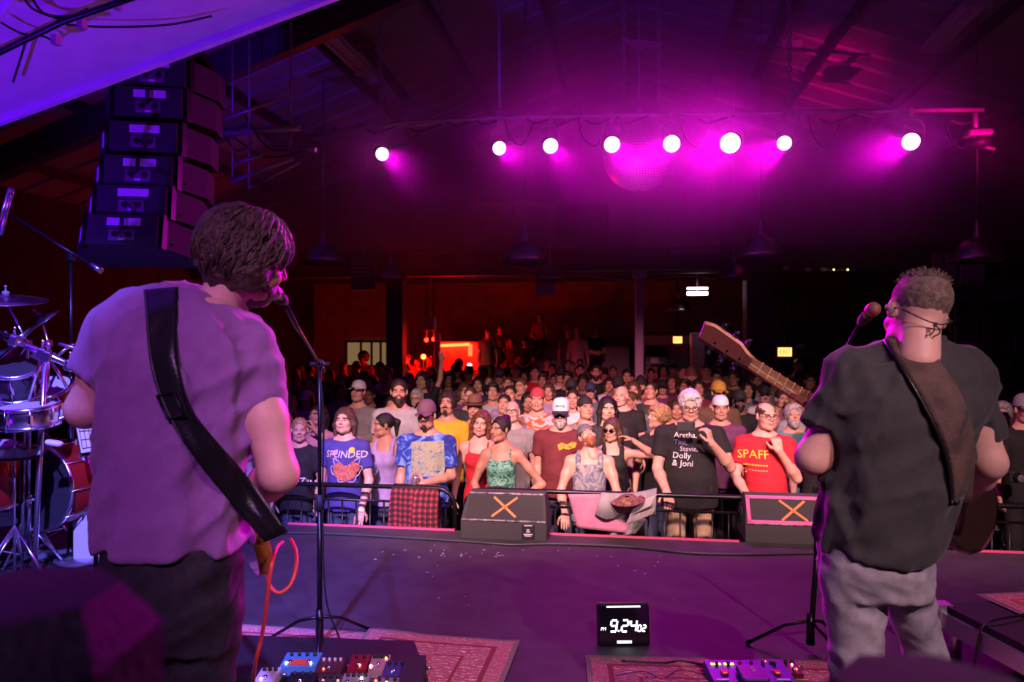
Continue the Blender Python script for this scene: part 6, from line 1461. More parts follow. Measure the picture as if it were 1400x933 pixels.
TANKP = mottle('marbled_tank', [(.34, .33, .30), (.26, .27, .26), (.09, .11, .22), (.30, .30, .28)], 9, 2)
JEANS, KHAKI, DARKT = fab('jeans', (.045, .06, .12)), fab('khaki', (.42, .31, .19)), fab('dark_trousers', (.018, .017, .022))
def seat(px, py, D, H=None, base=0.0):
    """a spot on the floor under a head whose crown is seen at (px, py)"""
    p = at(px, py, D); h_ = p.z-base if H is None else H; return V((p.x, p.y, base)), h_
# poses (1.75 m figure facing the stage; L is the side at the viewer's right)
POSES = {
 'down': {},
 'crossed': dict(Le=(.235, -.06, 1.10), Lw=(-.02, -.22, 1.12), Ld=(-1, 0, .1), Ln=(0, 1, 0), Re=(-.235, -.06, 1.10), Rw=(.03, -.25, 1.08), Rd=(1, 0, .1), Rn=(0, 1, 0)),
 'can_l': dict(Le=(.235, .0, 1.09), Lw=(.04, -.25, 1.06), Ld=(-.9, -.2, .25), Ln=(0, -.6, .8), Lc=.75),
 'can_r': dict(Re=(-.225, .0, 1.09), Rw=(-.06, -.24, 1.12), Rd=(.3, -.3, .9), Rn=(.5, -.8, 0), Rc=.8),
 'hips': dict(Le=(.40, .02, 1.10), Lw=(.20, -.10, .99), Ld=(-1, -.2, -.15), Ln=(0, 1, 0), Lc=.25, Re=(-.27, -.02, 1.10), Rw=(-.18, -.13, .94), Rd=(.5, -.2, -.8), Rn=(0, 1, 0), Rc=.2),
 'phone': dict(Le=(.31, -.10, 1.14), Lw=(.135, -.30, 1.36), Ld=(-.25, -.1, 1), Ln=(-.8, .3, 0), Lc=.7, Re=(-.265, -.03, 1.10), Rw=(-.20, -.26, .95), Rd=(.15, -.7, -.6), Rn=(0, -.5, -1), Rc=.45),
 'chin': dict(Le=(.25, -.10, 1.10), Lw=(.075, -.20, 1.36), Ld=(-.25, .1, 1), Ln=(-.2, 1, 0), Lc=.95, Re=(-.265, -.06, 1.10), Rw=(-.185, -.30, .95), Rd=(.2, -.8, -.5), Rn=(0, -.4, -1), Rc=.5),
 'raised_l': dict(Le=(.27, -.02, 1.66), Lw=(.30, -.08, 1.93), Ld=(0, -.05, 1), Ln=(0, -1, 0), Lc=.15),
 'brow_l': dict(Le=(.44, -.10, 1.38), Lw=(.20, -.16, 1.55), Ld=(-.9, -.1, .4), Ln=(0, -.2, -1), Lc=.3),
 'rail': dict(Le=(.26, -.06, 1.10), Lw=(.20, -.30, .92), Ld=(-.2, -.8, -.5), Ln=(0, -.3, -1), Lc=.45, Re=(-.25, -.06, 1.10), Rw=(-.20, -.30, .93), Rd=(.2, -.8, -.5), Rn=(0, -.3, -1), Rc=.45),
 'lean': dict(Le=(.27, -.10, 1.11), Lw=(.19, -.34, .98), Ld=(-.5, -.7, -.4), Ln=(0, -.3, -1), Lc=.4, Re=(-.28, -.08, 1.10), Rw=(-.22, -.28, .92), Rd=(.1, -.8, -.5), Rn=(0, -.3, -1), Rc=.4),
 'hang_l': dict(Le=(.255, -.03, 1.08), Lw=(.235, -.20, .84), Ld=(-.1, -.35, -1), Ln=(-.3, 1, 0), Lc=.2),
 'both_up': dict(Le=(.30, -.20, 1.30), Lw=(.10, -.32, 1.52), Ld=(-.3, 0, 1), Ln=(-1, 0, 0), Lc=.7, Re=(-.30, -.20, 1.30), Rw=(-.10, -.32, 1.52), Rd=(.3, 0, 1), Rn=(1, 0, 0), Rc=.7),
}
FR = 'people in the front row at the barrier'; CR = 'people packed in the crowd'
PLACED = []
def P(px, py, D, label, group=CR, pose='down', shirt='black', trousers=None, H=None, base=0.0, shirt_m=None, **k):
    k.setdefault('lod', 0 if k.get('fine') else 1 if D < 10.3 else 2)
    loc, h_ = seat(px, py, D, H, base)
    if group == CR:   # nobody stands inside a neighbour
        for dd in (0, .2, -.2, .4, -.4, .6, -.6, .8, -.8, 1.0, 1.2, 1.5):
            l2, h2 = seat(px, py, D+dd, H, base); need = .40 if D < 9.5 else .36
            if 1.48 < h2 < 2.02 and D+dd > 7.3 and l2.y < 16.7 and all((l2.x-q[0])**2*1.0+(l2.y-q[1])**2*1.7 > need*need for q in PLACED): loc, h_ = l2, h2; break
    PLACED.append((loc.x, loc.y))
    hat = k.get('hat')
    if hat: h_ -= {'cap': .03, 'trucker': .05, 'backcap': .025, 'beanie': .04, 'fedora': .055, 'widehat': .055, 'bandana': .02}[hat]
    elif k.get('hair') in ('curly', 'thick', 'bob', 'long', 'straight', 'bun'): h_ -= .02
    elif k.get('hair') == 'afro': h_ -= .05
    return make_person(loc, h_, label, group, pose=POSES[pose], posekey=pose, shirt=shirt_m or cl(shirt), trousers=trousers or JEANS, **k)
def hx(n_, c_): return mat('hat_'+n_, c_, .8, bump=.1)
HW, HB, HP, HGOLD, HTAN, HRED, HGR, HN = hx('white', (.75, .72, .74)), hx('black', (.015, .014, .016)), hx('plum', (.16, .08, .13)), hx('gold', (.45, .26, .04)), hx('brown', (.20, .09, .06)), hx('red', (.42, .05, .06)), hx('grey', (.28, .26, .28)), hx('navy', (.03, .035, .08))
def hand_pos(root, pose, side):
    q = POSES[pose]; w_ = V(q[side+'w']) + V(q[side+'d']).normalized()*.08; return root.matrix_basis @ w_
def can(loc, label, c_, tilt=(0, 0, 0), r=.033, h_=.12):
    t = thing('drink_can', loc, label, 'can'); M = Matrix.Translation(loc) @ Euler(tilt).to_matrix().to_4x4(); refresh(t)
    m = MB(); m.lathe([(1e-3, 0), (.026, 0), (r, .008), (r, h_-.014), (.027, h_), (.024, h_-.003)], 18, M); m.build('body', c_, t); m = MB(); m.lathe([(.026, h_-.002), (1e-3, h_-.004)], 18, M); m.box(M @ V((0, .008, h_)), (.012, .02, .002)); m.build('lid', STEEL, t); return t
def print_on(root, txt, size, px, py, mt, name, D, italic=0.0):
    """flat lettering printed on the shirt of root, centred at the pixel"""
    so = [o for o in root.children if o.name.startswith(('shirt', 'tank_top'))][0]; bvs = bvh_of(so)
    c = at(px, py, D); M = Matrix.Translation(c) @ UPX
    o = fnt(txt, size, M, mt, name, root, 0.0, italic); Mr = root.matrix_basis; Mi = Mr.inverted()
    for v in o.data.vertices:
        w_ = Mr @ v.co; h_ = bvs.ray_cast(V((w_.x, w_.y-1, w_.z)), V((0, 1, 0)))
        if h_[0] is not None: v.co = Mi @ (h_[0]+V((0, -.004, 0)))
    o.parent = so; return o
def patch_on(root, pts, mt, name, D):
    so = [o for o in root.children if o.name.startswith(('shirt', 'tank_top'))][0]; bvs = bvh_of(so); m = MB(); vs = []
    cx = sum(p_[0] for p_ in pts)/len(pts); cy_ = sum(p_[1] for p_ in pts)/len(pts); pts = [(pts[i][0]+(pts[(i+1) % len(pts)][0]-pts[i][0])*k/4, pts[i][1]+(pts[(i+1) % len(pts)][1]-pts[i][1])*k/4) for i in range(len(pts)) for k in range(4)]; n = len(pts); R_ = 5
    for r_ in range(R_+1):
        for px, py in pts:
            c = at(cx+(px-cx)*max(.02, r_/R_), cy_+(py-cy_)*max(.02, r_/R_), D); h_ = bvs.ray_cast(V((c.x, c.y-1, c.z)), V((0, 1, 0))); vs.append((h_[0]+V((0, -.005, 0))) if h_[0] is not None else c)
    m.add(vs, [(r_*n+i, r_*n+(i+1) % n, (r_+1)*n+(i+1) % n, (r_+1)*n+i) for r_ in range(R_) for i in range(n)]); o = m.build(name, mt, root); o.parent = so; return o
def line_on(root, pts, mt, name, D, r=.004, closed=False):
    so = [o for o in root.children if o.name.startswith(('shirt', 'tank_top'))][0]; bvs = bvh_of(so); vs = []
    for px, py in ([(p.x, p.y) for p in bez([(a, b, 0) for a, b in pts], 4)]):
        c = at(px, py, D); h_ = bvs.ray_cast(V((c.x, c.y-1, c.z)), V((0, 1, 0))); vs.append(h_[0] if h_[0] is not None else c)
    m = MB(); m.tube(vs, r, 4, 0, closed); o = m.build(name, mt, root); o.parent = so; return o
# ------------------------------------------------------------------ the front row
p = P(471, 556, 6.85, 'person in an indigo tee with a scrolled red and cream print, wrist over the barrier', FR, 'hang_l', 'indigo', skin='pale', hair='bob', hc='brown', hp=.12, fine=True, var=1)
INKC = mat('print_cream', (.72, .62, .50), .8); INKR = mottle('print_rust', [(.10, .05, .12), (.40, .09, .06), (.55, .18, .10), (.70, .55, .42)], 38, 3, 4); INKP = mat('print_pink', (.80, .30, .50), .8); INKY = mat('print_yellow', (.90, .58, .05), .8)
print_on(p, 'SPUNDED', .088, 470, 623, INKC, 'shirt_lettering', 6.7, .1)
patch_on(p, [(453, 638), (463, 632), (471, 640), (480, 632), (489, 638), (487, 650), (478, 657), (470, 660), (461, 657), (454, 650)], INKR, 'shirt_print', 6.7)
for k in (1, -1):
    line_on(p, [(471+k*10, 632), (471+k*18, 628), (471+k*16, 638), (471+k*22, 640), (471+k*19, 650), (471+k*13, 652), (471+k*10, 660), (471+k*3, 660)], INKC, 'print_scroll', 6.7, .0035)
    line_on(p, [(471, 638), (471+k*5, 642), (471+k*10, 638), (471+k*8, 648), (471+k*2, 650)], INKC, 'print_scroll', 6.7, .003)
patch_on(p, [(452, 618), (459, 616), (459, 622), (452, 624)], INKP, 'shirt_badge', 6.7); patch_on(p, [(478+4*math.cos(a), 617+4*math.sin(a)) for a in [k*.7 for k in range(9)]], INKY, 'shirt_badge', 6.7)
wp = p.matrix_basis @ V(POSES['hang_l']['Lw']); m = MB(); M = Matrix.Translation(wp) @ V((-.1, -.35, -1)).to_track_quat('Z', 'Y').to_matrix().to_4x4(); m.lathe([(.034, -.012), (.036, 0), (.034, .012)], 14, M); m.build('wristband', WHITE, p)
p = P(527, 566, 7.2, 'smiling person in a lilac vest turned to the indigo tee, holding a blue can', FR, 'can_r', 'lilac', sex='f', top='tank', skin='tan', hair='pony', hc='black', hy=-1.0, fine=True)
can(hand_pos(p, 'can_r', 'R')+V((0, -.03, -.03)), 'tall pale blue can held up by the person in lilac', mat('can_blue', (.25, .55, .80), .25, .6), (.1, .05, 0))
p = P(583, 546, 6.8, 'person in a blue tie-dye tee and dark cap holding a silver can at the chest', FR, 'can_l', shirt_m=TD_BLUE, build=1.14, belly=.03, skin='fair', hair='short', hc='dark', hat='cap', hatm=HP, fine=True, beard='goatee', trousers=JEANS, sleeve=.72)
patch_on(p, [(560, 606), (605, 604), (607, 650), (561, 653)], mottle('print_sun', [(.08, .14, .40), (.26, .34, .30), (.40, .40, .22), (.30, .26, .32)], 22, 2), 'shirt_print', 6.65)
can(hand_pos(p, 'can_l', 'L')+V((.0, -.035, -.05)), 'silver and purple can held against the tie-dye tee', mat('can_silver', (.62, .58, .66), .25, .8), (.15, .25, 0))
p = P(656, 560, 7.05, 'person in a red vest and pale skirt with one arm hanging by the barrier', FR, 'down', 'red', fab('pale_skirt', (.62, .55, .52)), sex='f', top='cami', skin='pale', hair='long', hc='auburn', hr=.15, fine=True)
p = P(686, 568, 6.75, 'laughing person in a green velvet camisole with hands on hips', FR, 'hips', shirt_m=GREENV, trousers=fab('patterned_skirt', (.05, .035, .07)), sex='f', top='cami', skin='tan', hair='bun', hc='black', hy=-.6, hp=.05, fine=True)
p = P(767, 543, 7.4, 'person in a maroon tee with a flame print and a white trucker cap', FR, 'down', 'maroon', build=1.18, belly=.05, skin='fair', hair='short', hc='grey', hat='trucker', hatm=[HW, HB], beard='beard', glasses='sun', fine=True, hp=-.05)
patch_on(p, [(762, 609), (768, 606), (775, 609), (782, 605), (788, 607), (786, 613), (777, 615), (770, 614), (764, 617)], mat('print_flame', (.90, .50, .04), .8, col2=(.75, .12, .02), nscale=40), 'shirt_print', 7.25)
HM_ = head_matrix(0, -.05); fnt('MCMG', .030, p.matrix_basis @ HM_ @ Matrix.Translation((0, -.1015, .092)) @ UPX, mat('print_black', (.02, .02, .02), .8), 'cap_lettering', p, .002)
p = P(806, 578, 6.62, 'person in a marbled grey vest with head thrown back, both hands over the barrier', FR, 'lean', shirt_m=TANKP, skin='fair', hair='short', hc='brown', top='tank', build=1.05, hat='bandana', hatm=hx('slate', (.10, .11, .13)), hp=.60, hr=-.20, hy=.35, fine=True, beard='beard', bc='red')
p = P(838, 570, 7.15, 'person in a black vest shading the brow with a bent bare arm', FR, 'brow_l', 'black', sex='f', top='tank', skin='fair', hair='straight', hc='brown', hy=-.35, fine=True, glasses='sun')
p = P(902, 553, 7.4, 'person in a black top in profile beside the shaded brow', FR, 'down', 'black', sex='f', skin='fair', hair='curly', hc='blond', hy=-1.1, hp=.15, fine=True)
p = P(943, 531, 6.62, 'tall person in a black tee with white names, filming with a phone', FR, 'phone', 'black', KHAKI, build=1.22, belly=.07, skin='pale', hair='thick', hc='white', glasses='clear', hp=-.15, fine=True)
INKW = mat('print_white', (.8, .78, .8), .6); zt = 597
for tx, s_, x, dy, mt_ in (('Aretha,', .066, 938, 0, INKW), ('Tina,', .060, 931, 9.5, mat('print_violet', (.36, .30, .62), .8)), ('Stevie,', .060, 942, 18, mat('print_lilac', (.55, .50, .66), .8)), ('Dolly', .072, 932, 27, INKW), ('& Joni', .074, 933, 37, INKW)):
    print_on(p, tx, s_, x, zt+dy, mt_, 'shirt_lettering', 6.45, .1)
ph = hand_pos(p, 'phone', 'L'); t = thing('phone', ph, 'black phone held up sideways by the tall person in black', 'phone'); refresh(t)
pc = at(938, 583, 6.26); m = MB(); m.box(pc, (.155, .010, .078), (.05, 0, TH), 0, .004); m.build('case', mat('phone_grey', (.05, .05, .055), .4), t)
m = MB(); m.cyl(pc+V((.06, -.006, .022)), pc+V((.06, -.009, .022)), .008, n=10); m.cyl(pc+V((.06, -.006, .004)), pc+V((.06, -.009, .004)), .008, n=10); m.build('camera', BLACK, t)
t = thing('belt_pouch', at(965, 670, 6.42), 'small black pouch on the belt of the tall phone holder', 'pouch'); refresh(t); m = MB(); m.box(at(963, 671, 6.44), (.15, .05, .06), (0, -.2, TH), 0, .012); m.build('body', BLACK, t); m = MB(); m.box(at(953, 672, 6.40), (.02, .02, .05)); m.build('clip', STEEL, t)
p = P(1046, 551, 6.68, 'person in a red tee with yellow lettering, knuckles on the chin', FR, 'chin', 'red', DARKT, build=1.08, belly=.05, skin='pale', hair='fringe', hc='brown', glasses='clear', hy=.3, fine=True, var=1)
print_on(p, 'SPAFF', .105, 1032, 624, INKY, 'shirt_lettering', 6.5)
for y_, mt_ in ((638, INKY), (645, mat('print_coral', (.85, .25, .18), .8))):
    for k_ in range(9): patch_on(p, [(1019+3.6*k_, y_-1), (1021.6+3.6*k_, y_-1), (1021.6+3.6*k_, y_+1), (1019+3.6*k_, y_+1)], mt_, 'shirt_print', 6.5)
p = P(408, 572, 7.0, 'person in a black tee with white block letters beside the indigo tee', FR, 'down', 'black', skin='fair', hair='short', hc='blond', hy=.4, fine=True)
print_on(p, 'OZZING', .085, 418, 661, INKW, 'shirt_lettering', 6.8)
p = P(1118, 566, 7.05, 'person in black behind the pink taped monitor', FR, 'can_l', 'black', DARKT, sex='f', skin='pale', hair='long', hc='dark')
p = P(1372, 548, 7.5, 'person in a grey button shirt with folded arms behind the charcoal guitarist', FR, 'crossed', 'grey', skin='fair', hair='thick', hc='grey', hy=-.4, fine=True, build=1.12, belly=.04)
p = P(1402, 538, 6.9, 'person in black with a cap and camera at the barrier end', FR, 'can_l', 'black', DARKT, skin='fair', hair='short', hc='dark', hat='cap', hatm=HGR)
t = thing('camera', at(1391, 653, 6.55), 'black camera with a round lens held by the person in black', 'camera'); refresh(t); c = at(1391, 653, 6.55)
m = MB(); m.box(c+V((0, .03, 0)), (.14, .07, .10), (0, 0, TH), 0, .012); m.build('body', BLACK, t); m = MB(); m.cyl(c+V((0, 0, 0)), c+V((0, -.07, 0)), .045, .042, n=20); m.build('lens_barrel', BLKMETAL, t); m = MB(); m.ball(c+V((0, -.07, 0)), .036, 14, sq=(1, .3, 1)); m.build('lens_glass', mat('lens_glass', (.25, .25, .3), .05, .6), t)
# cloths on the barrier
def drape(name, label, fn, nu, nv, mt, cat='cloth'):
    m = MB(); m.grid(fn, nu, nv); c = Vector(fn(.5, .2)); o_root = thing(name, c, label, cat); refresh(o_root); o = m.build('fabric', mt, o_root); md = o.modifiers.new('thickness', 'SOLIDIFY'); md.thickness = .008; return o_root
def over_rail(pxa, pxb, drop_f, drop_b, wob=.02, seed=0, fl=.05):
    xa, xb = ony(pxa, 662, BY).x, ony(pxb, 662, BY).x
    def fn(u, v):
        x = xa+(xb-xa)*u; L = drop_b+drop_f; s_ = v*L-drop_b; wv = wob*math.sin(u*17+seed)+wob*.6*math.sin(u*31+seed*2)
        if s_ < 0: return (x, BY+.026+abs(wv)*.5*min(1, -s_/.2), BZ+.026+s_)
        return (x+fl*(u-.5)*s_*2, BY-.030-abs(wv)*min(1, s_/.15)-.04*s_, BZ+.026-s_*(1+.04*math.sin(u*9+seed)))
    return fn
RF = plaid('red_plaid', (.34, .04, .05), (.035, .012, .018))
fl_r = drape('flannel_shirt', 'red and black plaid flannel hung over the barrier', over_rail(537, 600, .62, .25, .03, 1), 26, 18, RF, 'shirt')
m = MB(); f2_ = over_rail(566, 600, .36, .0, .03, 4); m.grid(lambda u, v: Vector(f2_(u, v))+V((.02, -.05-.03*math.sin(v*3), -.05)), 12, 10); m.build('sleeve', RF, fl_r)
drape('pink_cloth', 'plain mauve pink cloth board hanging off the barrier', lambda u, v: at(777+51*u+v*(12+26*u), 676+v*(46+8*u), 6.06-.05*math.sin(u*3)), 12, 10, fab('mauve', (.52, .20, .30)))
drape('grey_sweater', 'pale grey knitted sweater draped over the barrier beside the pink cloth', lambda u, v: at(822+(898-822)*u-v*(8-6*u), 674+4*math.sin(u*3.1)*(1)+v*(30+6*math.sin(u*8))-6*u, 5.99-.06*math.sin(v*3.1)-.02*math.sin(u*14)), 26, 14, mat('knit_grey', (.30, .30, .30), .95, bump=.8, bscale=90), 'sweater')
drape('grey_sweater', 'long grey sleeve of knit hanging below the sweater', lambda u, v: at(838+(893-838)*u-v*(4+22*u), 700+v*(33-2*u), 6.05-.02*math.sin(u*11)), 16, 10, MATS['knit_grey'], 'sweater')
g_ = drape('fringed_scarf', 'pale fringed scarf trailing from the grey sweater', lambda u, v: at(868+(898-868)*u-v*8, 690-14*u+v*16, 5.91), 10, 6, fab('ivory', (.48, .45, .45)), 'scarf')
for k in range(14):
    u = k/13; a = at(862+(896-862)*u, 706-12*u, 5.90); m = MB(); m.tube([a, a+V((-.03, -.005, -.06))], .004, 4); m.build('fringe', fab('ivory', (.48, .45, .45)), g_)
t = thing('hat', at(847, 684, 5.98), 'brown tooled leather hat resting on the grey sweater', 'hat'); refresh(t); m = MB(); c = at(858, 684, 5.90); M = Matrix.Translation(c) @ Euler((.25, -.1, 0)).to_matrix().to_4x4() @ Matrix.Scale(.78, 4); m.lathe([(.02, .05), (.07, .045), (.085, .0), (.14, -.01), (.145, .0)], 24, M @ Matrix.Diagonal((1.25, 1, .8, 1))); m.build('crown_and_brim', mat('tooled_leather', (.20, .09, .05), .5, noise=.7, nscale=45, bump=.8, bscale=80), t)
t = thing('handbag', at(678, 682, 6.3), 'dark purple sequinned bag held at the hip beside the wedge monitor', 'bag'); refresh(t); m = MB(); m.ball(at(680, 688, 6.34), .13, 16, sq=(1.25, .45, .62)); m.build('pouch', mat('sequin', (.08, .04, .12), .3, .3, noise=.8, nscale=70, bump=.6, bscale=120), t); m = MB(); m.tube(bez([at(660, 684, 6.32), at(665, 668, 6.36), at(695, 668, 6.36), at(702, 686, 6.32)], 6), .008, 6); m.build('strap', BLACK, t)
# ------------------------------------------------------------------ people behind, one by one
ANCH = [(395, 'the black lettered tee'), (430, 'the tie-dye yellow tee'), (471, 'the indigo tee'), (527, 'the lilac vest'), (583, 'the blue tie-dye tee'), (611, 'the yellow tee'), (656, 'the red vest'), (690, 'the green camisole'), (735, 'the orange tie-dye tee'), (767, 'the white trucker cap'), (806, 'the grey vest'), (851, 'the bare bent arm'), (902, 'the profiled black top'), (943, 'the phone holder'), (985, 'the white backward cap'), (1046, 'the red tee'), (1092, 'the teal shirt'), (1372, 'the grey button shirt')]
def anchor(px): return min(ANCH, key=lambda a: abs(a[0]-px))[1]
USED = set()
def auto_label(d, px, D, cols, hat, extra):
    far = ['just behind', 'two rows behind', 'some rows behind', 'well behind', 'far behind'][0 if D < 8.6 else 1 if D < 10.2 else 2 if D < 12 else 3 if D < 14 else 4]
    anc = anchor(px)
    s_ = f"person in {'an' if cols[0] in 'aeio' else 'a'} {cols} {d}{extra}{(' and '+hat) if hat else ''} {far} {anc}"
    while len(s_.split()) > 16: s_ = s_.replace(' and glasses', '', 1) if ' and glasses' in s_ else s_.replace(' and sunglasses', '', 1) if ' and sunglasses' in s_ else s_.replace('just behind', 'behind') if 'just behind' in s_ else s_.replace('two rows ', '').replace('some rows ', '').replace('well ', '').replace('far ', '') if any(w_ in s_ for w_ in ('two rows ', 'some rows ', 'well ', 'far ')) else ' '.join(s_.split()[:16])
    return s_
HATW = {'cap': 'cap', 'trucker': 'trucker cap', 'backcap': 'backward cap', 'beanie': 'beanie', 'fedora': 'felt hat', 'widehat': 'wide brimmed hat', 'bandana': 'bandana'}
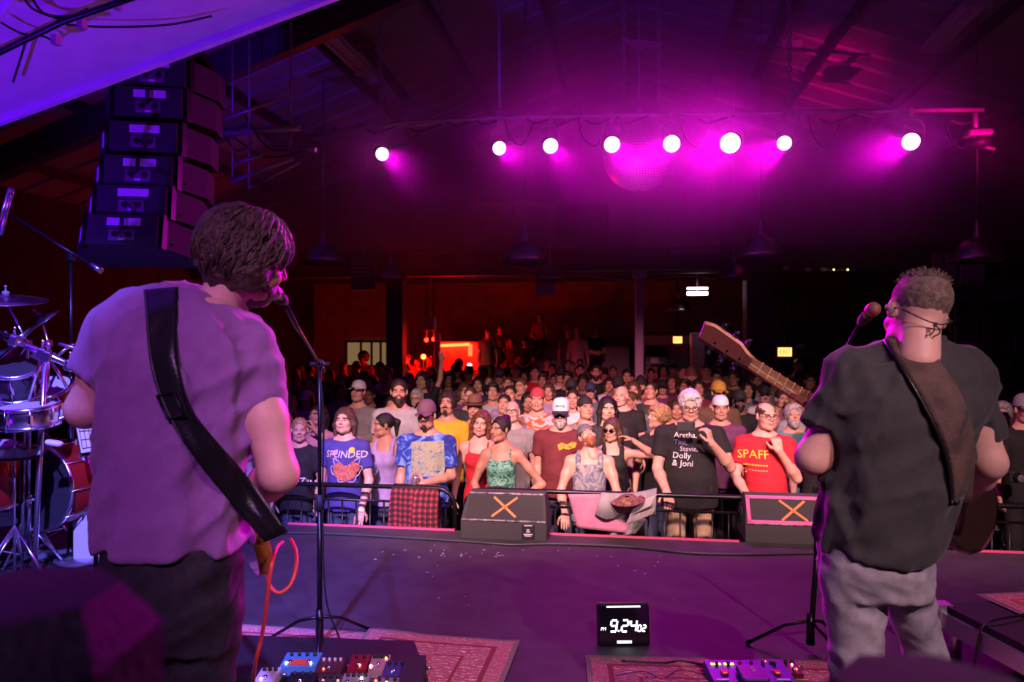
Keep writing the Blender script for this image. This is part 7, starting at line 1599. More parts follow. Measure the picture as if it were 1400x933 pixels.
# px, py (crown), D, sex, hair, hair colour, shirt, skin, extras
ROWS = [
 (386, 497, 14.0, 'm', 'short', 'dark', 'tan', 'fair', dict(beard='beard')), (420, 534, 10.4, 'f', 'long', 'brown', None, 'pale', dict(hat='cap', hatm=HW, shirt_m=TD_MIX, cn='tie-dye yellow')),
 (413, 528, 12.6, 'm', 'short', 'brown', 'slate', 'fair', dict(hat='cap', hatm=HGR)), (396, 540, 9.6, 'm', 'short', 'blond', 'tan', 'pale', dict(hy=.6)), (466, 510, 12.2, 'm', 'short', 'dark', 'charcoal', 'fair', dict(hat='bandana', hatm=HRED)),
 (464, 526, 11.0, 'f', 'pony', 'dark', 'sky blue', 'tan', dict(top='tank', hy=.6)), (489, 520, 9.1, 'm', 'short', 'brown', 'grey', 'pale', dict(hat='cap', hatm=HW, pose='crossed', top='long')), (483, 512, 14.0, 'm', 'short', 'brown', 'burgundy', 'fair', {}),
 (509, 513, 13.0, 'f', 'straight', 'black', 'black', 'fair', dict(hy=-.4)), (519, 495, 14.2, 'm', 'short', 'dark', 'lilac', 'tan', {}), (487, 494, 15.0, 'm', 'short', 'dark', 'navy', 'tan', {}), (497, 480, 17.2, 'm', 'afro', 'black', 'charcoal', 'brown', dict(base=.3)),
 (434, 553, 8.0, 'f', 'long', 'dark', 'pink', 'fair', dict(pose='both_up', hy=-.3)), (386, 563, 7.7, 'f', 'long', 'blond', 'plum', 'pale', {}),
 (544, 519, 8.0, 'm', 'short', 'dark', 'light grey', 'fair', dict(beard='beard', hy=.3, build=1.08)), (577, 507, 11.0, 'f', 'long', 'black', 'black', 'fair', dict(pose='raised_l', hp=.2)), (570, 531, 10.0, 'm', 'thick', 'grey', 'cream', 'pale', dict(glasses='clear')),
 (611, 536, 8.0, 'm', 'curly', 'dark', 'yellow', 'fair', dict(beard='goatee')), (649, 538, 8.0, 'm', 'short', 'brown', 'teal', 'fair', dict(hat='fedora', hatm=[HTAN, HB])), (634, 523, 10.6, 'f', 'bob', 'brown', 'plum', 'fair', dict(hy=.4)), (643, 529, 9.4, 'm', 'crop', 'brown', 'charcoal', 'pale', {}),
 (627, 490, 15.4, 'm', 'short', 'dark', 'maroon', 'tan', {}), (623, 497, 13.6, 'm', 'short', 'dark', 'rust', 'fair', dict(hat='cap', hatm=HB)), (615, 508, 12.6, 'f', 'curly', 'black', 'slate', 'tan', {}), (641, 500, 14.4, 'm', 'short', 'dark', 'black', 'fair', dict(hat='fedora', hatm=[HB, HB])), (654, 514, 11.8, 'f', 'bob', 'black', 'navy', 'fair', {}),
 (553, 515, 12.0, 'm', 'short', 'dark', 'brown', 'tan', dict(hat='backcap', hatm=HN)), (560, 510, 13.6, 'm', 'short', 'dark', 'olive', 'fair', {}), (530, 502, 12.8, 'm', 'short', 'brown', 'white', 'pale', {}), (600, 520, 11.6, 'm', 'thick', 'black', 'black', 'tan', {}),
 (673, 523, 10.0, 'm', 'thick', 'black', 'light grey', 'fair', dict(hy=.2)), (697, 528, 9.3, 'm', 'short', 'dark', 'lilac', 'fair', {}), (700, 549, 7.8, 'm', 'bald', 'grey', 'grey', 'pale', dict(glasses='clear', build=1.1)), (735, 529, 8.3, 'm', 'short', 'brown', None, 'fair', dict(hat='bandana', hatm=HRED, shirt_m=TD_ORANGE, cn='orange tie-dye')),
 (800, 542, 8.0, 'm', 'short', 'black', 'cream', 'fair', dict(hat='backcap', hatm=HB, hy=.4)), (781, 517, 10.4, 'm', 'short', 'dark', 'charcoal', 'tan', dict(hat='cap', hatm=HB, glasses='sun', beard='goatee')), (750, 523, 10.4, 'f', 'straight', 'brown', 'lilac', 'fair', {}), (714, 517, 10.6, 'm', 'short', 'brown', 'navy', 'fair', dict(hy=-.4)),
 (695, 515, 12.0, 'm', 'crop', 'brown', 'pink', 'pale', {}), (683, 504, 13.0, 'm', 'short', 'black', 'plum', 'tan', dict(hat='cap', hatm=HN)), (669, 513, 12.0, 'm', 'short', 'dark', 'brown', 'fair', {}), (732, 501, 14.0, 'm', 'short', 'dark', 'red', 'fair', {}), (742, 509, 12.6, 'm', 'thick', 'dark', 'olive', 'tan', {}), (767, 502, 13.2, 'm', 'short', 'dark', 'white', 'fair', dict(hat='cap', hatm=HB)), (776, 507, 12.4, 'm', 'thick', 'black', 'black', 'tan', {}), (797, 512, 12.0, 'm', 'curly', 'black', 'navy', 'brown', {}), (807, 522, 11.0, 'm', 'short', 'dark', 'slate', 'fair', dict(hat='cap', hatm=HN)), (757, 512, 14.2, 'm', 'short', 'dark', 'gold', 'tan', {}), (717, 506, 14.6, 'f', 'long', 'dark', 'rust', 'fair', {}), (705, 500, 15.2, 'm', 'short', 'black', 'charcoal', 'tan', {}),
 (815, 499, 13.0, 'm', 'short', 'dark', 'black', 'fair', dict(beard='beard')), (851, 528, 9.0, 'm', 'bald', 'brown', 'black', 'pale', dict(hy=-.4, build=1.1)), (845, 514, 11.0, 'm', 'short', 'dark', 'maroon', 'fair', dict(hat='trucker', hatm=HB)), (833, 515, 12.4, 'f', 'bob', 'dark', 'white', 'fair', {}), (857, 505, 12.2, 'm', 'short', 'black', 'plum', 'tan', dict(pose='both_up')), (876, 513, 11.0, 'm', 'short', 'dark', 'rust', 'fair', dict(hat='beanie', hatm=HB, beard='beard')), (891, 523, 10.0, 'm', 'short', 'dark', 'charcoal', 'fair', dict(hy=-.4, pose='can_r')), (895, 489, 16.0, 'm', 'short', 'dark', 'pink', 'fair', dict(hat='widehat', hatm=HW, glasses='sun')), (907, 497, 15.0, 'f', 'long', 'black', 'maroon', 'tan', {}), (934, 500, 13.2, 'm', 'short', 'dark', 'slate', 'fair', {}), (945, 501, 12.2, 'm', 'short', 'dark', 'brown', 'fair', dict(hat='beanie', hatm=HTAN, beard='beard')), (830, 541, 7.9, 'f', 'straight', 'black', 'charcoal', 'pale', {}), (925, 545, 8.8, 'f', 'bob', 'dark', 'gold', 'tan', {}), (864, 536, 9.4, 'm', 'short', 'brown', 'slate', 'fair', dict(hy=-.6)), (918, 512, 12.8, 'f', 'curly', 'brown', 'plum', 'fair', {}),
 (965, 499, 13.2, 'm', 'crop', 'brown', 'burgundy', 'fair', {}), (982, 499, 14.2, 'm', 'short', 'dark', 'navy', 'fair', {}), (979, 507, 12.0, 'm', 'short', 'black', 'charcoal', 'tan', {}), (982, 520, 9.0, 'm', 'short', 'brown', 'brown', 'fair', dict(hat='cap', hatm=HGOLD)), (985, 540, 7.8, 'm', 'short', 'brown', 'plum', 'fair', dict(hat='backcap', hatm=HW, build=1.1)), (1004, 508, 12.4, 'm', 'short', 'brown', 'maroon', 'fair', dict(hy=-.4)), (1011, 532, 9.0, 'm', 'short', 'black', 'black', 'brown', dict(hat='cap', hatm=HB, beard='beard')), (1034, 511, 12.0, 'm', 'short', 'dark', 'lilac', 'tan', dict(beard='beard')), (1045, 526, 10.4, 'm', 'short', 'dark', 'white', 'fair', dict(hat='cap', hatm=HB, beard='moustache')), (1085, 552, 7.6, 'm', 'thick', 'grey', 'teal', 'fair', dict(beard='beard', build=1.08)), (1068, 533, 9.4, 'm', 'short', 'dark', 'pink', 'fair', dict(beard='goatee')), (1092, 491, 14.0, 'm', 'short', 'brown', 'grey', 'pale', {}), (1107, 512, 12.0, 'm', 'short', 'brown', 'tan', 'fair', {}), (1088, 542, 9.2, 'f', 'bob', 'blond', 'light grey', 'pale', {}), (1024, 499, 14.6, 'm', 'short', 'dark', 'olive', 'tan', {}), (1060, 507, 13.4, 'f', 'long', 'brown', 'cream', 'fair', {}), (1118, 528, 10.0, 'm', 'short', 'dark', 'slate', 'fair', {}),
 (1365, 508, 12.0, 'm', 'short', 'dark', 'plum', 'tan', {}), (1396, 515, 11.0, 'm', 'short', 'black', 'charcoal', 'fair', {}), (1386, 552, 8.3, 'm', 'curly', 'grey', 'black', 'fair', {}),
 (536, 540, 9.6, 'f', 'bob', 'dark', 'burgundy', 'fair', {}), (505, 530, 10.4, 'm', 'short', 'black', 'black', 'tan', {}), (446, 520, 12.8, 'm', 'thick', 'dark', 'olive', 'fair', {}), (405, 512, 13.2, 'm', 'short', 'black', 'navy', 'tan', {}), (438, 505, 14.6, 'm', 'short', 'dark', 'brown', 'fair', {}), (590, 512, 13.0, 'f', 'bob', 'black', 'charcoal', 'fair', {}), (689, 540, 8.6, 'm', 'short', 'dark', 'white', 'fair', {}), (723, 535, 9.2, 'f', 'long', 'black', 'teal', 'tan', {}), (783, 532, 9.2, 'm', 'crop', 'dark', 'white', 'fair', {}), (866, 520, 10.4, 'f', 'bob', 'brown', 'sky blue', 'fair', {}), (955, 518, 11.0, 'f', 'long', 'dark', 'burgundy', 'fair', {}), (1022, 520, 10.8, 'f', 'bob', 'black', 'slate', 'tan', {}), (575, 520, 9.0, 'm', 'short', 'dark', 'navy', 'tan', dict(H=1.6)) ]
for i, (px, py, D, sex, hair, hc, shirt, skin, ex) in enumerate(ROWS):
    ex = dict(ex); cn = ex.pop('cn', None) or shirt; sm_ = ex.pop('shirt_m', None); pose = ex.pop('pose', 'down')
    top = ex.get('top', 'tee'); d_ = {'tee': 'tee', 'tank': 'vest', 'long': 'sweater'}[top]
    extra = {'crossed': ' with folded arms', 'raised_l': ' raising one arm', 'both_up': ' raising both hands', 'can_r': ' lifting a hand'}.get(pose, '')
    if ex.get('glasses'): extra += ' and sunglasses' if ex['glasses'] == 'sun' else ' and glasses'
    hw = HATW.get(ex.get('hat'))
    if hw:
        hm0 = ex['hatm'][0] if isinstance(ex['hatm'], list) else ex['hatm']; hw = hm0.name.split('_')[1]+' '+hw.replace('trucker cap', 'cap')
    ex.setdefault('hy', random.choice((0, 0, 0, .2, -.2))); ex.setdefault('hp', random.choice((0, 0, .2, -.0)) if D < 10.3 else 0)
    P(px, py, D, auto_label(d_, px, D, cn, hw, extra), CR, pose, shirt or 'black', DARKT, shirt_m=sm_, sex=sex, hair=hair, hc=hc, skin=skin, var=i, fine=D < 8.3, **ex)
# far rows in the gaps
rng = random.Random(21); occ = [(r[0], r[1]) for r in ROWS]; cn_ = list(COLS); k_ = 0
for row, (y0, D) in enumerate(((516, 12.2), (508, 13.6), (501, 15.2), (497, 16.2))):
    for px in range(392, 1130, 15):
        px_ = px+rng.uniform(-4, 4); py_ = y0+rng.uniform(-3, 3)
        if any(abs(px_-a) < 10.5 and abs(py_-b) < 12 for a, b in occ) or 590 < px_ < 606 and row > 1: continue
        occ.append((px_, py_)); D_ = D+rng.uniform(-.3, .3); sh_c = rng.choice(['black', 'charcoal', 'navy', 'grey', 'maroon', 'plum', 'slate', 'brown', 'lilac', 'white', 'tan', 'burgundy', 'olive']); ht = rng.choice([None, None, None, 'cap', 'backcap', None]); sx_ = rng.choice('mmf')
        k_ += 1
        P(px_, py_, D_, auto_label('tee', px_, D_, sh_c, ('black '+HATW[ht]) if ht else None, ''), CR, 'down', sh_c, DARKT, sex=sx_, hair=rng.choice(['long', 'bob', 'pony']) if sx_ == 'f' else rng.choice(['short', 'short', 'thick', 'crop']), hc=rng.choice(['dark', 'black', 'brown']), skin=rng.choice(['fair', 'tan', 'pale']), var=k_, hat=ht, hatm=HB, hy=rng.choice((0, .2, -.2)))
# the rest of the crowd, masked by the two guitarists from where the photograph was taken
ANCH += [(1190, 'the charcoal guitarist'), (1290, 'the charcoal guitarist'), (330, 'the violet guitarist'), (230, 'the violet guitarist')]
for D, step in ((7.35, 66), (8.3, 60), (9.4, 52), (10.6, 46), (12.2, 40), (13.8, 36)):
    for lo_, hi_ in ((170, 384), (1128, 1362)):
        px = lo_+rng.uniform(0, 20)
        while px < hi_:
            if not (px > 1268 and D > 10.0) and at(px, 500, D).x > -8.4:
                H_ = rng.uniform(1.58, 1.86); py_ = CY+(CAM.z-H_)/D*1000; sx_ = rng.choice('mmf'); ht = rng.choice([None, None, 'cap', None]); cand = list(cn_); rng.shuffle(cand)
                for sh_c in cand:
                    lb = auto_label('tee', px, D, sh_c, ('black '+HATW[ht]) if ht else None, '').replace('just behind', 'beyond').replace('two rows behind', 'two rows beyond').replace('some rows behind', 'some rows beyond').replace('well behind', 'well beyond').replace('far behind', 'far beyond')
                    if lb not in USED: break
                USED.add(lb); k_ += 1
                P(px, py_, D, lb, CR, 'down', sh_c, DARKT, sex=sx_, hair=rng.choice(['long', 'bob', 'pony']) if sx_ == 'f' else rng.choice(['short', 'short', 'thick', 'crop']), hc=rng.choice(['dark', 'black', 'brown']), skin=rng.choice(['fair', 'tan', 'pale']), var=k_, hat=ht, hatm=HB, lod=2)
            px += step+rng.uniform(-6, 6)
# shared labels carry the same group already; labels that clash get a nearer neighbour
# ------------------------------------------------------------------ the bar behind: tiers, neon, signs
M_TIER = mat('tier_paint', (.42, .38, .36), .7, noise=.1); M_TIERT = mat('tier_top', (.22, .20, .19), .7)
def tier(pxa, pxb, y0, y1, z, label):
    a, b = ony(pxa, 480, y0).x, ony(pxb, 480, y0).x; t = thing('seating_tier', V(((a+b)/2, (y0+y1)/2, 0)), label, 'seating tier', 'painted seating tiers by the bar'); refresh(t)
    m = MB(); m.box(((a+b)/2, (y0+y1)/2, z/2-.02), (b-a, y1-y0, z-.04)); m.build('body', M_TIER, t); m = MB(); m.box(((a+b)/2, (y0+y1)/2-.02, z-.02), (b-a+.04, y1-y0+.04, .04)); m.build('tread', M_TIERT, t)
tier(646, 745, 17.2, 17.9, 1.54, 'lowest painted seating tier under the seated black tees'); tier(655, 812, 17.9, 18.7, 1.86, 'middle painted seating tier behind the lowest one'); tier(662, 860, 18.7, 20.9, 2.17, 'top painted seating tier against the red wall'); tier(745, 862, 16.9, 17.9, .95, 'low painted platform carrying the standing pink shirt')
BR = 'people on the seating tiers'
def sitter(px, py, D, zseat, label, shirt, **k):
    p_ = at(px, py, D); h_ = (p_.z-zseat)/(1.75-.78)*1.75; h_ = max(1.55, min(1.95, h_)); loc = V((p_.x, p_.y, zseat-.78*h_/1.75))
    return make_person(loc, h_, label, BR, pose=POSES['lap'], posekey='lap', shirt=cl(shirt), trousers=DARKT, seated=True, lod=2, **k)
POSES['lap'] = dict(Le=(.25, -.06, 1.10), Lw=(.10, -.30, 1.0), Ld=(-.6, -.6, -.2), Ln=(0, 0, -1), Re=(-.25, -.06, 1.10), Rw=(-.10, -.30, 1.0), Rd=(.6, -.6, -.2), Rn=(0, 0, -1))
sitter(675, 468, 17.75, 1.54, 'person in a black jacket sitting at the end of the lowest tier', 'black', hair='crop', hc='brown', top='long'); sitter(699, 474, 17.75, 1.54, 'small person in maroon sitting between two black tops', 'maroon', sex='f', hair='long', hc='dark'); sitter(718, 464, 17.7, 1.54, 'person in a printed black tee and cap sitting on the lowest tier', 'black', hair='short', hat='cap', hatm=HB)
sitter(684, 447, 18.6, 1.86, 'person in a charcoal tee sitting on the middle tier', 'charcoal', hair='short'); sitter(738, 446, 19.0, 2.17, 'person in a rust top hunched on the top tier', 'rust', hair='long', sex='f')
def stander(px, py, D, base, label, shirt, **k): return P(px, py, D, label, BR, k.pop('pose', 'down'), shirt, DARKT, base=base, **k)
stander(667, 449, 17.05, 1.02, 'person in brown standing at the end of the tiers, leaning in', 'brown', hair='short', hy=.6); 
m = MB(); a_ = ony(667, 470, 17.05-.1); tt = thing('step_block', V((a_.x, a_.y, 0)), 'painted block under the person in brown', 'block'); refresh(tt); m.box((a_.x, 16.9, .5), (.6, .55, 1.0)); m.box((a_.x, 16.9, 1.0), (.64, .6, .04)); m.build('body', M_TIER, tt)
stander(778, 444, 17.5, .95, 'person in a plum top and dark hat by the pink shirt', 'plum', hair='short', hat='fedora', hatm=[HTAN, HB]); stander(790, 449, 17.3, .95, 'person in a pink long sleeved shirt standing on the platform', 'pink', hair='short', hc='grey', top='long'); stander(813, 445, 17.4, .95, 'person in black with folded arms standing on the platform', 'black', hair='short', pose='crossed')
for px, py, D, c_, l_ in ((749, 490, 16.4, 'black', 'person in a black tee before the middle tier'), (777, 492, 16.3, 'rust', 'person in a rust tee looking aside below the pink shirt'), (793, 491, 16.3, 'brown', 'person in a brown tee below the pink shirt'), (556, 484, 17.0, 'red', 'person in red at the glowing end of the bar'), (570, 490, 17.3, 'burgundy', 'person in burgundy at the glowing end of the bar'), (586, 486, 17.6, 'rust', 'person in rust between the lamps of the bar')):
    P(px, py, D, l_, BR, 'down', c_, DARKT, hair='short', hc='dark', base=.25)
m = MB(); m.box(((XL+XR)/2, 18.6, .125), (XR-XL, 4.7, .25)); struct('floor_bar', m, M_FLOOR)
m = MB(); m.box(((XL+XR)/2, 16.9, .15), (XR-XL, 1.3, .29))
# neon strip, red booth panel
t = thing('neon_strip', ony(620, 471, 18.0), 'glowing orange neon strip bent at the corner of the red booth', 'neon light'); refresh(t)
NEON = glow('neon_orange', (1.0, .0032, .0006), 240); m = MB(); m.tube([ony(601, 473, 18.0), ony(642, 471, 18.0)], .035, 8); m.build('tube', NEON, t); m = MB(); m.tube([ony(643, 471, 18.0), ony(643, 487, 18.0)], .05, 8); m.build('tube', glow('neon_dim', (1.0, .0028, .0008), 120), t)
a, b = ony(598, 470, 18.1), ony(655, 470, 18.1); t = thing('booth_panel', V(((a.x+b.x)/2, 18.1, 0)), 'booth panel glowing red under the neon strip', 'booth'); refresh(t); m = MB(); m.box(((a.x+b.x)/2, 18.2, 1.2), (b.x-a.x, .1, 2.1)); m.build('panel', M_REDWALL, t); m = MB(); m.box(((a.x+b.x)/2, 18.15, 2.26), (b.x-a.x+.1, .25, .05)); m.build('cap', M_TIERT, t)
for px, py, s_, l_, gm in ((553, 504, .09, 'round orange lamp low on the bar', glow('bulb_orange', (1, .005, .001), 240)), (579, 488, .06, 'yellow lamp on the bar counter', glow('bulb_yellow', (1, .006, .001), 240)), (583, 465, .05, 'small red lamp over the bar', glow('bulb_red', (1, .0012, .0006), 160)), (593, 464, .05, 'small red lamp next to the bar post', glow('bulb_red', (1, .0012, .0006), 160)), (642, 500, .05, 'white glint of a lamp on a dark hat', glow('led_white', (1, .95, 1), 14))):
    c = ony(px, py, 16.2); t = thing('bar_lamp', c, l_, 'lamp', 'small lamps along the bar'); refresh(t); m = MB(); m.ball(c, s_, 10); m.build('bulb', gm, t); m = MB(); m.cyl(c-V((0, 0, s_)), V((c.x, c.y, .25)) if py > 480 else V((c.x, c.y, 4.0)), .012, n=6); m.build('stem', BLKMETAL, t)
# lit window far left
a, b = ony(473, 467, 20.9), ony(529, 501, 20.9); t = tag(bpy.data.objects.new('window_1', None), kind='structure'); COL.objects.link(t)
m = MB(); m.box(((a.x+b.x)/2, 20.97, (a.z+b.z)/2), (b.x-a.x, .03, a.z-b.z)); m.build('window_pane', glow('window_warm', (.62, .36, .16), .32), t)
for u in (.0, .36, .62, .84, 1.0): x = a.x+(b.x-a.x)*u; m = MB(); m.box((x, 20.93, (a.z+b.z)/2), (.06, .05, a.z-b.z+.1)); m.build('window_frame', M_FRAME, t)
for z in (a.z, b.z): m = MB(); m.box(((a.x+b.x)/2, 20.93, z), (b.x-a.x+.1, .05, .07)); m.build('window_frame', M_FRAME, t)
# exit signs
def exit_sign(px0, px1, py0, py1, y, label, s_):
    a, b = ony(px0, py0, y), ony(px1, py1, y); c = (a+b)/2; t = thing('exit_sign', c, label, 'exit sign', 'lit exit signs'); refresh(t); w_, h_ = b.x-a.x, a.z-b.z
    m = MB(); m.box(c+V((0, .05, 0)), (w_*1.06, .09, h_*1.1), bev=.01); m.build('housing', mat('exit_housing', (.5, .04, .02), .5), t); m = MB(); m.box(c+V((0, -.002, 0)), (w_*.94, .012, h_*.9)); m.build('face', glow('exit_face', (1.0, .42, .10), 3.0), t)
    fnt('EXIT', h_*.72, Matrix.Translation(c+V((0, -.012, 0))) @ Matrix.Diagonal((w_/h_*.52, 1, 1, 1)) @ UPX, mat('exit_letter', (.45, .02, .01), .5, emit=(.6, .03, .01), estr=.5), 'lettering', t, .003)
    m = MB(); m.cyl(c+V((0, .06, h_*.5)), V((c.x, c.y+.06, 3.7 if y < 15 else 4.0)), .02, n=6); m.build('stem', BLKMETAL, t)
exit_sign(1063, 1083, 475, 488, 14.9, 'orange lit exit sign beside the broad column', 1); exit_sign(920, 933, 460, 470, 18.5, 'small orange lit exit sign over the bar door', 1)
# heater panel, paper signs, bar fittings
a, b = ony(480, 350, 14.3), ony(514, 397, 14.3); c = (a+b)/2; t = thing('blinder_panel', c, 'grey panel with four rows of small lamps hung by the dim pendant', 'light panel'); refresh(t)
m = MB(); m.box(c, (b.x-a.x, .12, a.z-b.z), bev=.02); m.build('case', mat('panel_grey', (.20, .19, .21), .6), t)
for r_ in range(4):
    for q in range(6): m = MB(); m.box(V((a.x+(b.x-a.x)*(.12+.15*q), c.y-.065, a.z-(a.z-b.z)*(.24+.12*r_))), (.045, .012, .035)); m.build('lamp_cell', mat('cell_white', (.62, .6, .66), .3), t)
m = MB(); m.cyl(c+V((0, 0, .3)), V((c.x, c.y, roofz(c.x)-.02)), .02, n=6); m.build('hanger', M_PIPE, t)
def panel(name, pxa, pya, pxb, pyb, y, mt, label, cat, dp=.05, hang=None, frame=None, zb=None):
    a, b = ony(pxa, pya, y), ony(pxb, pyb, y)
    if zb is not None: b.z = zb
    c = (a+b)/2; t = thing(name, c, label, cat); refresh(t); m = MB(); m.box(c, (b.x-a.x, dp, a.z-b.z), bev=min(.02, dp*.3)); m.build('board', mt, t)
    m = MB(); m.box(c+V((0, dp*.5+.01, 0)), ((b.x-a.x)*.92, .02, (a.z-b.z)*.92)); m.build('backing', frame or M_FRAME, t)
    if hang: m = MB(); m.cyl(c+V((0, dp*.5+.02, 0)), V((c.x, c.y+dp*.5+.02, hang)), .015, n=6); m.build('hanger', M_PIPE, t)
    return t
PAPER = mat('paper', (.74, .73, .72), .8)
panel('wall_speaker', 578, 434, 595, 452, 15.5, mat('speaker_cream', (.62, .52, .42), .7), 'cream box speaker on the post by the bar', 'speaker', .25, 4.0)
panel('post', 594, 456, 602, 530, 15.9, mat('post_pale', (.45, .43, .42), .6), 'pale slim post rising from the crowd by the bar', 'post', .12, zb=0)
panel('paper_sign', 733, 386, 758, 404, 14.25, PAPER, 'curled paper sign hanging under the small pendant', 'sign', .01, 4.2)
panel('tube_light', 939, 393, 968, 396, 17.0, glow('tube_lit', (1, .72, .95), 6), 'upper lit tube inside the bar', 'tube light', .05, 4.0); panel('tube_light', 939, 399, 968, 404, 16.9, glow('tube_lit', (1, .72, .95), 6), 'lower brighter lit tube inside the bar', 'tube light', .05, 4.0)
panel('bar_shelf', 880, 459, 945, 472, 18.9, mat('shelf_pale', (.50, .49, .48), .6), 'pale shelf above the bar door', 'shelf', .3); panel('bar_door', 913, 472, 941, 530, 19.0, mat('door_pale', (.55, .54, .53), .6), 'pale door leaf beside the bar hatch', 'door', .08, zb=.25); panel('bar_hatch', 884, 473, 912, 487, 19.0, mat('hatch_dark', (.03, .03, .03), .3), 'dark bar hatch under the pale shelf', 'hatch', .05); panel('serving_counter', 882, 488, 912, 530, 18.9, mat('door_pale', (.55, .54, .53), .6), 'pale bar front beneath the dark hatch', 'bar', .1, zb=.25)
panel('bar_fridge', 944, 455, 963, 492, 17.6, mat('fridge_pale', (.62, .61, .60), .5), 'narrow pale cabinet beside the guitar headstock', 'cabinet', .4, zb=.25)
panel('wall_sign', 1087, 470, 1101, 477, 18.36, PAPER, 'small white notice beside the exit sign', 'sign', .02); panel('wall_sign', 1095, 481, 1114, 487, 18.36, mat('paper_grey', (.40, .40, .40), .8), 'grey notice under the small white one', 'sign', .02)
m = MB(); a, b = ony(1056, 400, 18.4), ony(1500, 400, 18.4); m.box(((a.x+b.x)/2, 18.45, 1.9), (b.x-a.x, .1, 3.9)); struct('wall_exit', m, mat('exit_wall', (.14, .13, .13), .8, noise=.15))
for px, py, l_ in ((1075, 367, 'first white tag on the header beside the haze'), (1105, 369, 'second white tag on the header'), (1126, 369, 'third white tag on the header')):
    panel('header_tag', px-4, py-3, px+4, py+2, 14.6, PAPER, l_, 'tag', .02)
for px, py, l_ in ((1140, 369, 'first tiny yellow pilot lamp on the header'), (1159, 369, 'second tiny yellow pilot lamp on the header')):
    c = ony(px, py, 14.5); t = thing('pilot_lamp', c, l_, 'lamp'); refresh(t); m = MB(); m.ball(c, .018, 8); m.build('bulb', glow('pilot_yellow', (1, .85, .3), 5), t); m = MB(); m.cyl(c, V((c.x, 14.9, 3.85)), .012, n=6); m.build('stem', BLKMETAL, t)
# cables and pipes along the header
for i, pts in enumerate((((770, 377), (800, 377), (870, 384), (930, 378), (1000, 382)), ((720, 370), (800, 371), (900, 369), (990, 370)), ((600, 380), (690, 379), (735, 384)))):
    Pp = [ony(a, b, 14.4) for a, b in pts]; t = thing('cable', Pp[0], ('wavy cable slung under the header', 'straight conduit on the face of the header', 'pale cable at the drum side of the header')[i], 'cable'); refresh(t); m = MB(); m.tube(bez(Pp, 8), .022, 6); m.build('cord', M_PIPE, t)
t = thing('air_duct', ony(700, 282, 14.0), 'long horizontal duct with a bent end before the gable', 'duct'); refresh(t); m = MB(); m.tube(bez([ony(640, 281, 14.2), ony(700, 279, 14.2), ony(765, 278, 14.2), ony(776, 284, 14.2), ony(778, 298, 14.2)], 5), .09, 10); m.build('pipe', mat('duct_metal', (.38, .38, .38), .4, .5), t); m = MB(); m.box(ony(700, 279, 14.25), (.06, .4, .3)); m.build('bracket', M_PIPE, t)
panel('ac_unit', 762, 284, 832, 324, 13.6, mat('unit_grey', (.08, .08, .08), .6), 'dark boxy air unit hung before the gable', 'air unit', .5, 7.0); panel('vent_grille', 915, 330, 985, 346, 14.7, mat('grille_pale', (.50, .49, .49), .5), 'pale slotted vent on the gable over the header', 'vent', .06)
# loading frame and partition at the right
m = MB(); a, b = ony(1298, 440, 11.5), ony(1560, 440, 11.5); m.box(((a.x+b.x)/2, 11.6, 1.5), (b.x-a.x, .1, 3.0)); rw = struct('wall_partition', m, mat('partition', (.22, .21, .21), .75, noise=.1))
for pa_, pb_, mt_ in ((1299, 1338, M_PANELW), (1350, 1398, mat('partition_door', (.14, .14, .14), .7)), (1402, 1460, M_PANELW)):
    a, b = ony(pa_, 415, 11.5), ony(pb_, 520, 11.5); m = MB(); m.box(((a.x+b.x)/2, 11.52, (a.z+.3)/2), (b.x-a.x, .05, a.z-.3)); m.build('wall_sheet', mt_, rw)
for y_ in (457,): a, b = ony(1299, y_, 11.45), ony(1400, y_, 11.45); m = MB(); m.box(((a.x+b.x)/2, 11.48, a.z), (b.x-a.x, .03, .03)); m.build('wall_seam', M_FRAME, rw)
t = thing('loading_frame', V((ony(1330, 400, 11.3).x, 11.3, 0)), 'dark steel balcony frame with posts over the partition', 'steel frame'); refresh(t)
a, b = ony(1285, 400, 11.3), ony(1480, 400, 11.3); m = MB(); m.box(((a.x+b.x)/2, 11.3, a.z), (b.x-a.x, .3, .22)); m.box(((a.x+b.x)/2, 11.2, a.z-.12), (b.x-a.x, .5, .03)); m.build('beam', M_FRAME, t)
for px in (1272, 1291, 1310, 1348, 1378): a = ony(px, 345, 11.3); m = MB(); m.box((a.x, 11.3, a.z/2+.6), (.09, .09, 1.5)); m.build('post', M_FRAME, t)
a = ony(1291, 390, 11.3); m = MB(); m.box((a.x, 11.3, a.z/2), (.09, .09, a.z)); m.build('post', M_FRAME, t)
for (x0, y0_, x1, y1_) in ((1300, 410, 1330, 428), (1365, 385, 1385, 348)): m = MB(); m.beam(ony(x0, y0_, 11.25), ony(x1, y1_, 11.25), .05, .05); m.build('brace', M_FRAME, t)
for pa_, pb_ in ((1275, 1288), (1293, 1308), (1313, 1345)): a, b = ony(pa_, 346, 11.6), ony(pb_, 388, 11.6); m = MB(); m.box(((a.x+b.x)/2, 11.6, (a.z+b.z)/2), (b.x-a.x, .04, a.z-b.z)); m.build('infill_sheet', M_PANELW, t)
panel('wall_lamp', 1383, 458, 1402, 486, 11.2, mat('lamp_housing', (.05, .05, .06), .4), 'round work lamp bracketed on the partition', 'lamp', .15)
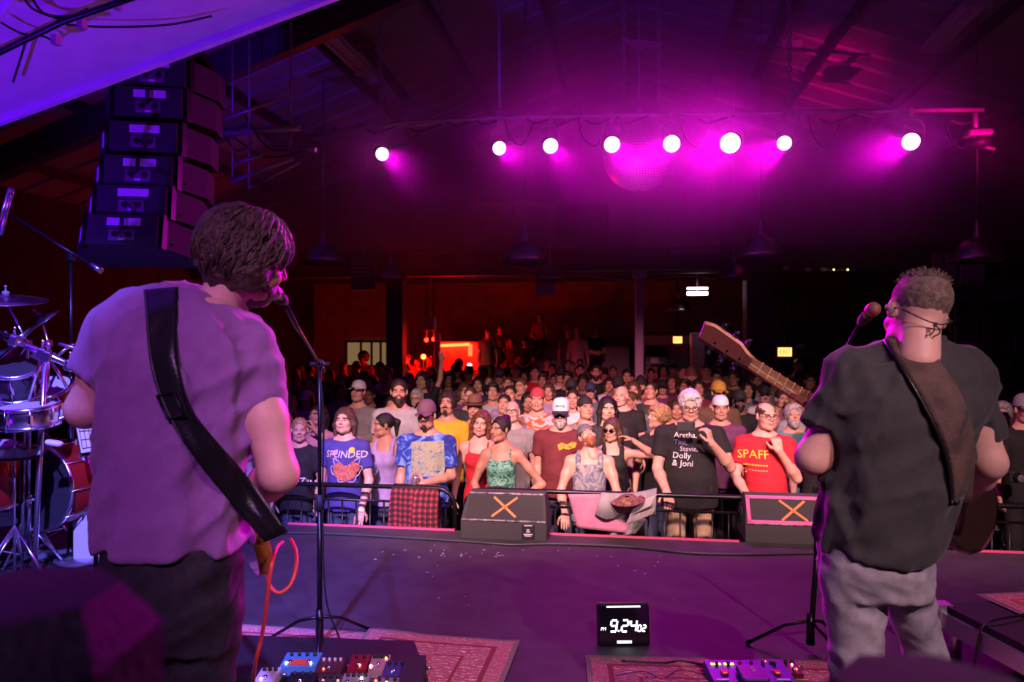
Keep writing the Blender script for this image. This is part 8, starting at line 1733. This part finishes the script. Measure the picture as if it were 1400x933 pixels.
# ------------------------------------------------------------------ the shuttered roof lamp at the side of the stage, haze
def rf(*pts): return [onroof(a, b, 0) for a, b in pts]
shutter('roof_lamp_right_offscreen', rf((1085, 50), (1182, 56), (1180, 156), (1085, 154)), (4.6, 3.0, 1.4), (1.0, .0, .28), 8000, .03)
def hp_(y): return [(-7.6, 3.0), (8.2, 3.0), (8.2, roofz(8.2)-.55), (RX, RZ-.55), (-7.6, roofz(-7.6)-.55)]
hz = MB(); hz.prism(hp_(0), 7.2, Matrix.Translation((0, 14.1, 0)) @ Matrix.Rotation(math.pi/2, 4, 'X'))
m = bpy.data.materials.new('haze'); m.use_nodes = True; nt = m.node_tree; nt.nodes.clear()
vs_ = nt.nodes.new('ShaderNodeVolumeScatter'); oo = nt.nodes.new('ShaderNodeOutputMaterial')
vs_.inputs['Color'].default_value = (1, 1, 1, 1); vs_.inputs['Anisotropy'].default_value = 0.5
tc = nt.nodes.new('ShaderNodeTexCoord'); sp = nt.nodes.new('ShaderNodeSeparateXYZ'); nt.links.new(tc.outputs['Object'], sp.inputs[0])
def mr(src, a, b):
    n = nt.nodes.new('ShaderNodeMapRange'); n.interpolation_type = 'SMOOTHSTEP'; n.inputs[1].default_value = a; n.inputs[2].default_value = b; nt.links.new(src, n.inputs[0]); return n.outputs[0]
def mul(a, b):
    n = nt.nodes.new('ShaderNodeMath'); n.operation = 'MULTIPLY'
    for k, v in enumerate((a, b)):
        if isinstance(v, (int, float)): n.inputs[k].default_value = v
        else: nt.links.new(v, n.inputs[k])
    return n.outputs[0]
nz = nt.nodes.new('ShaderNodeTexNoise'); nz.inputs['Scale'].default_value = .55; nz.inputs['Detail'].default_value = 2; nt.links.new(tc.outputs['Object'], nz.inputs['Vector'])
dens = mul(mul(mr(sp.outputs[2], 3.0, 4.6), mr(sp.outputs[1], 6.9, 8.6)), mul(mr(nz.outputs['Fac'], .25, .75), .13))
nt.links.new(dens, vs_.inputs['Density']); nt.links.new(vs_.outputs[0], oo.inputs['Volume'])
hob = hz.build('haze', m); tag(hob, 'thin magenta lit theatre haze drifting under the roof', 'haze', kind='stuff')
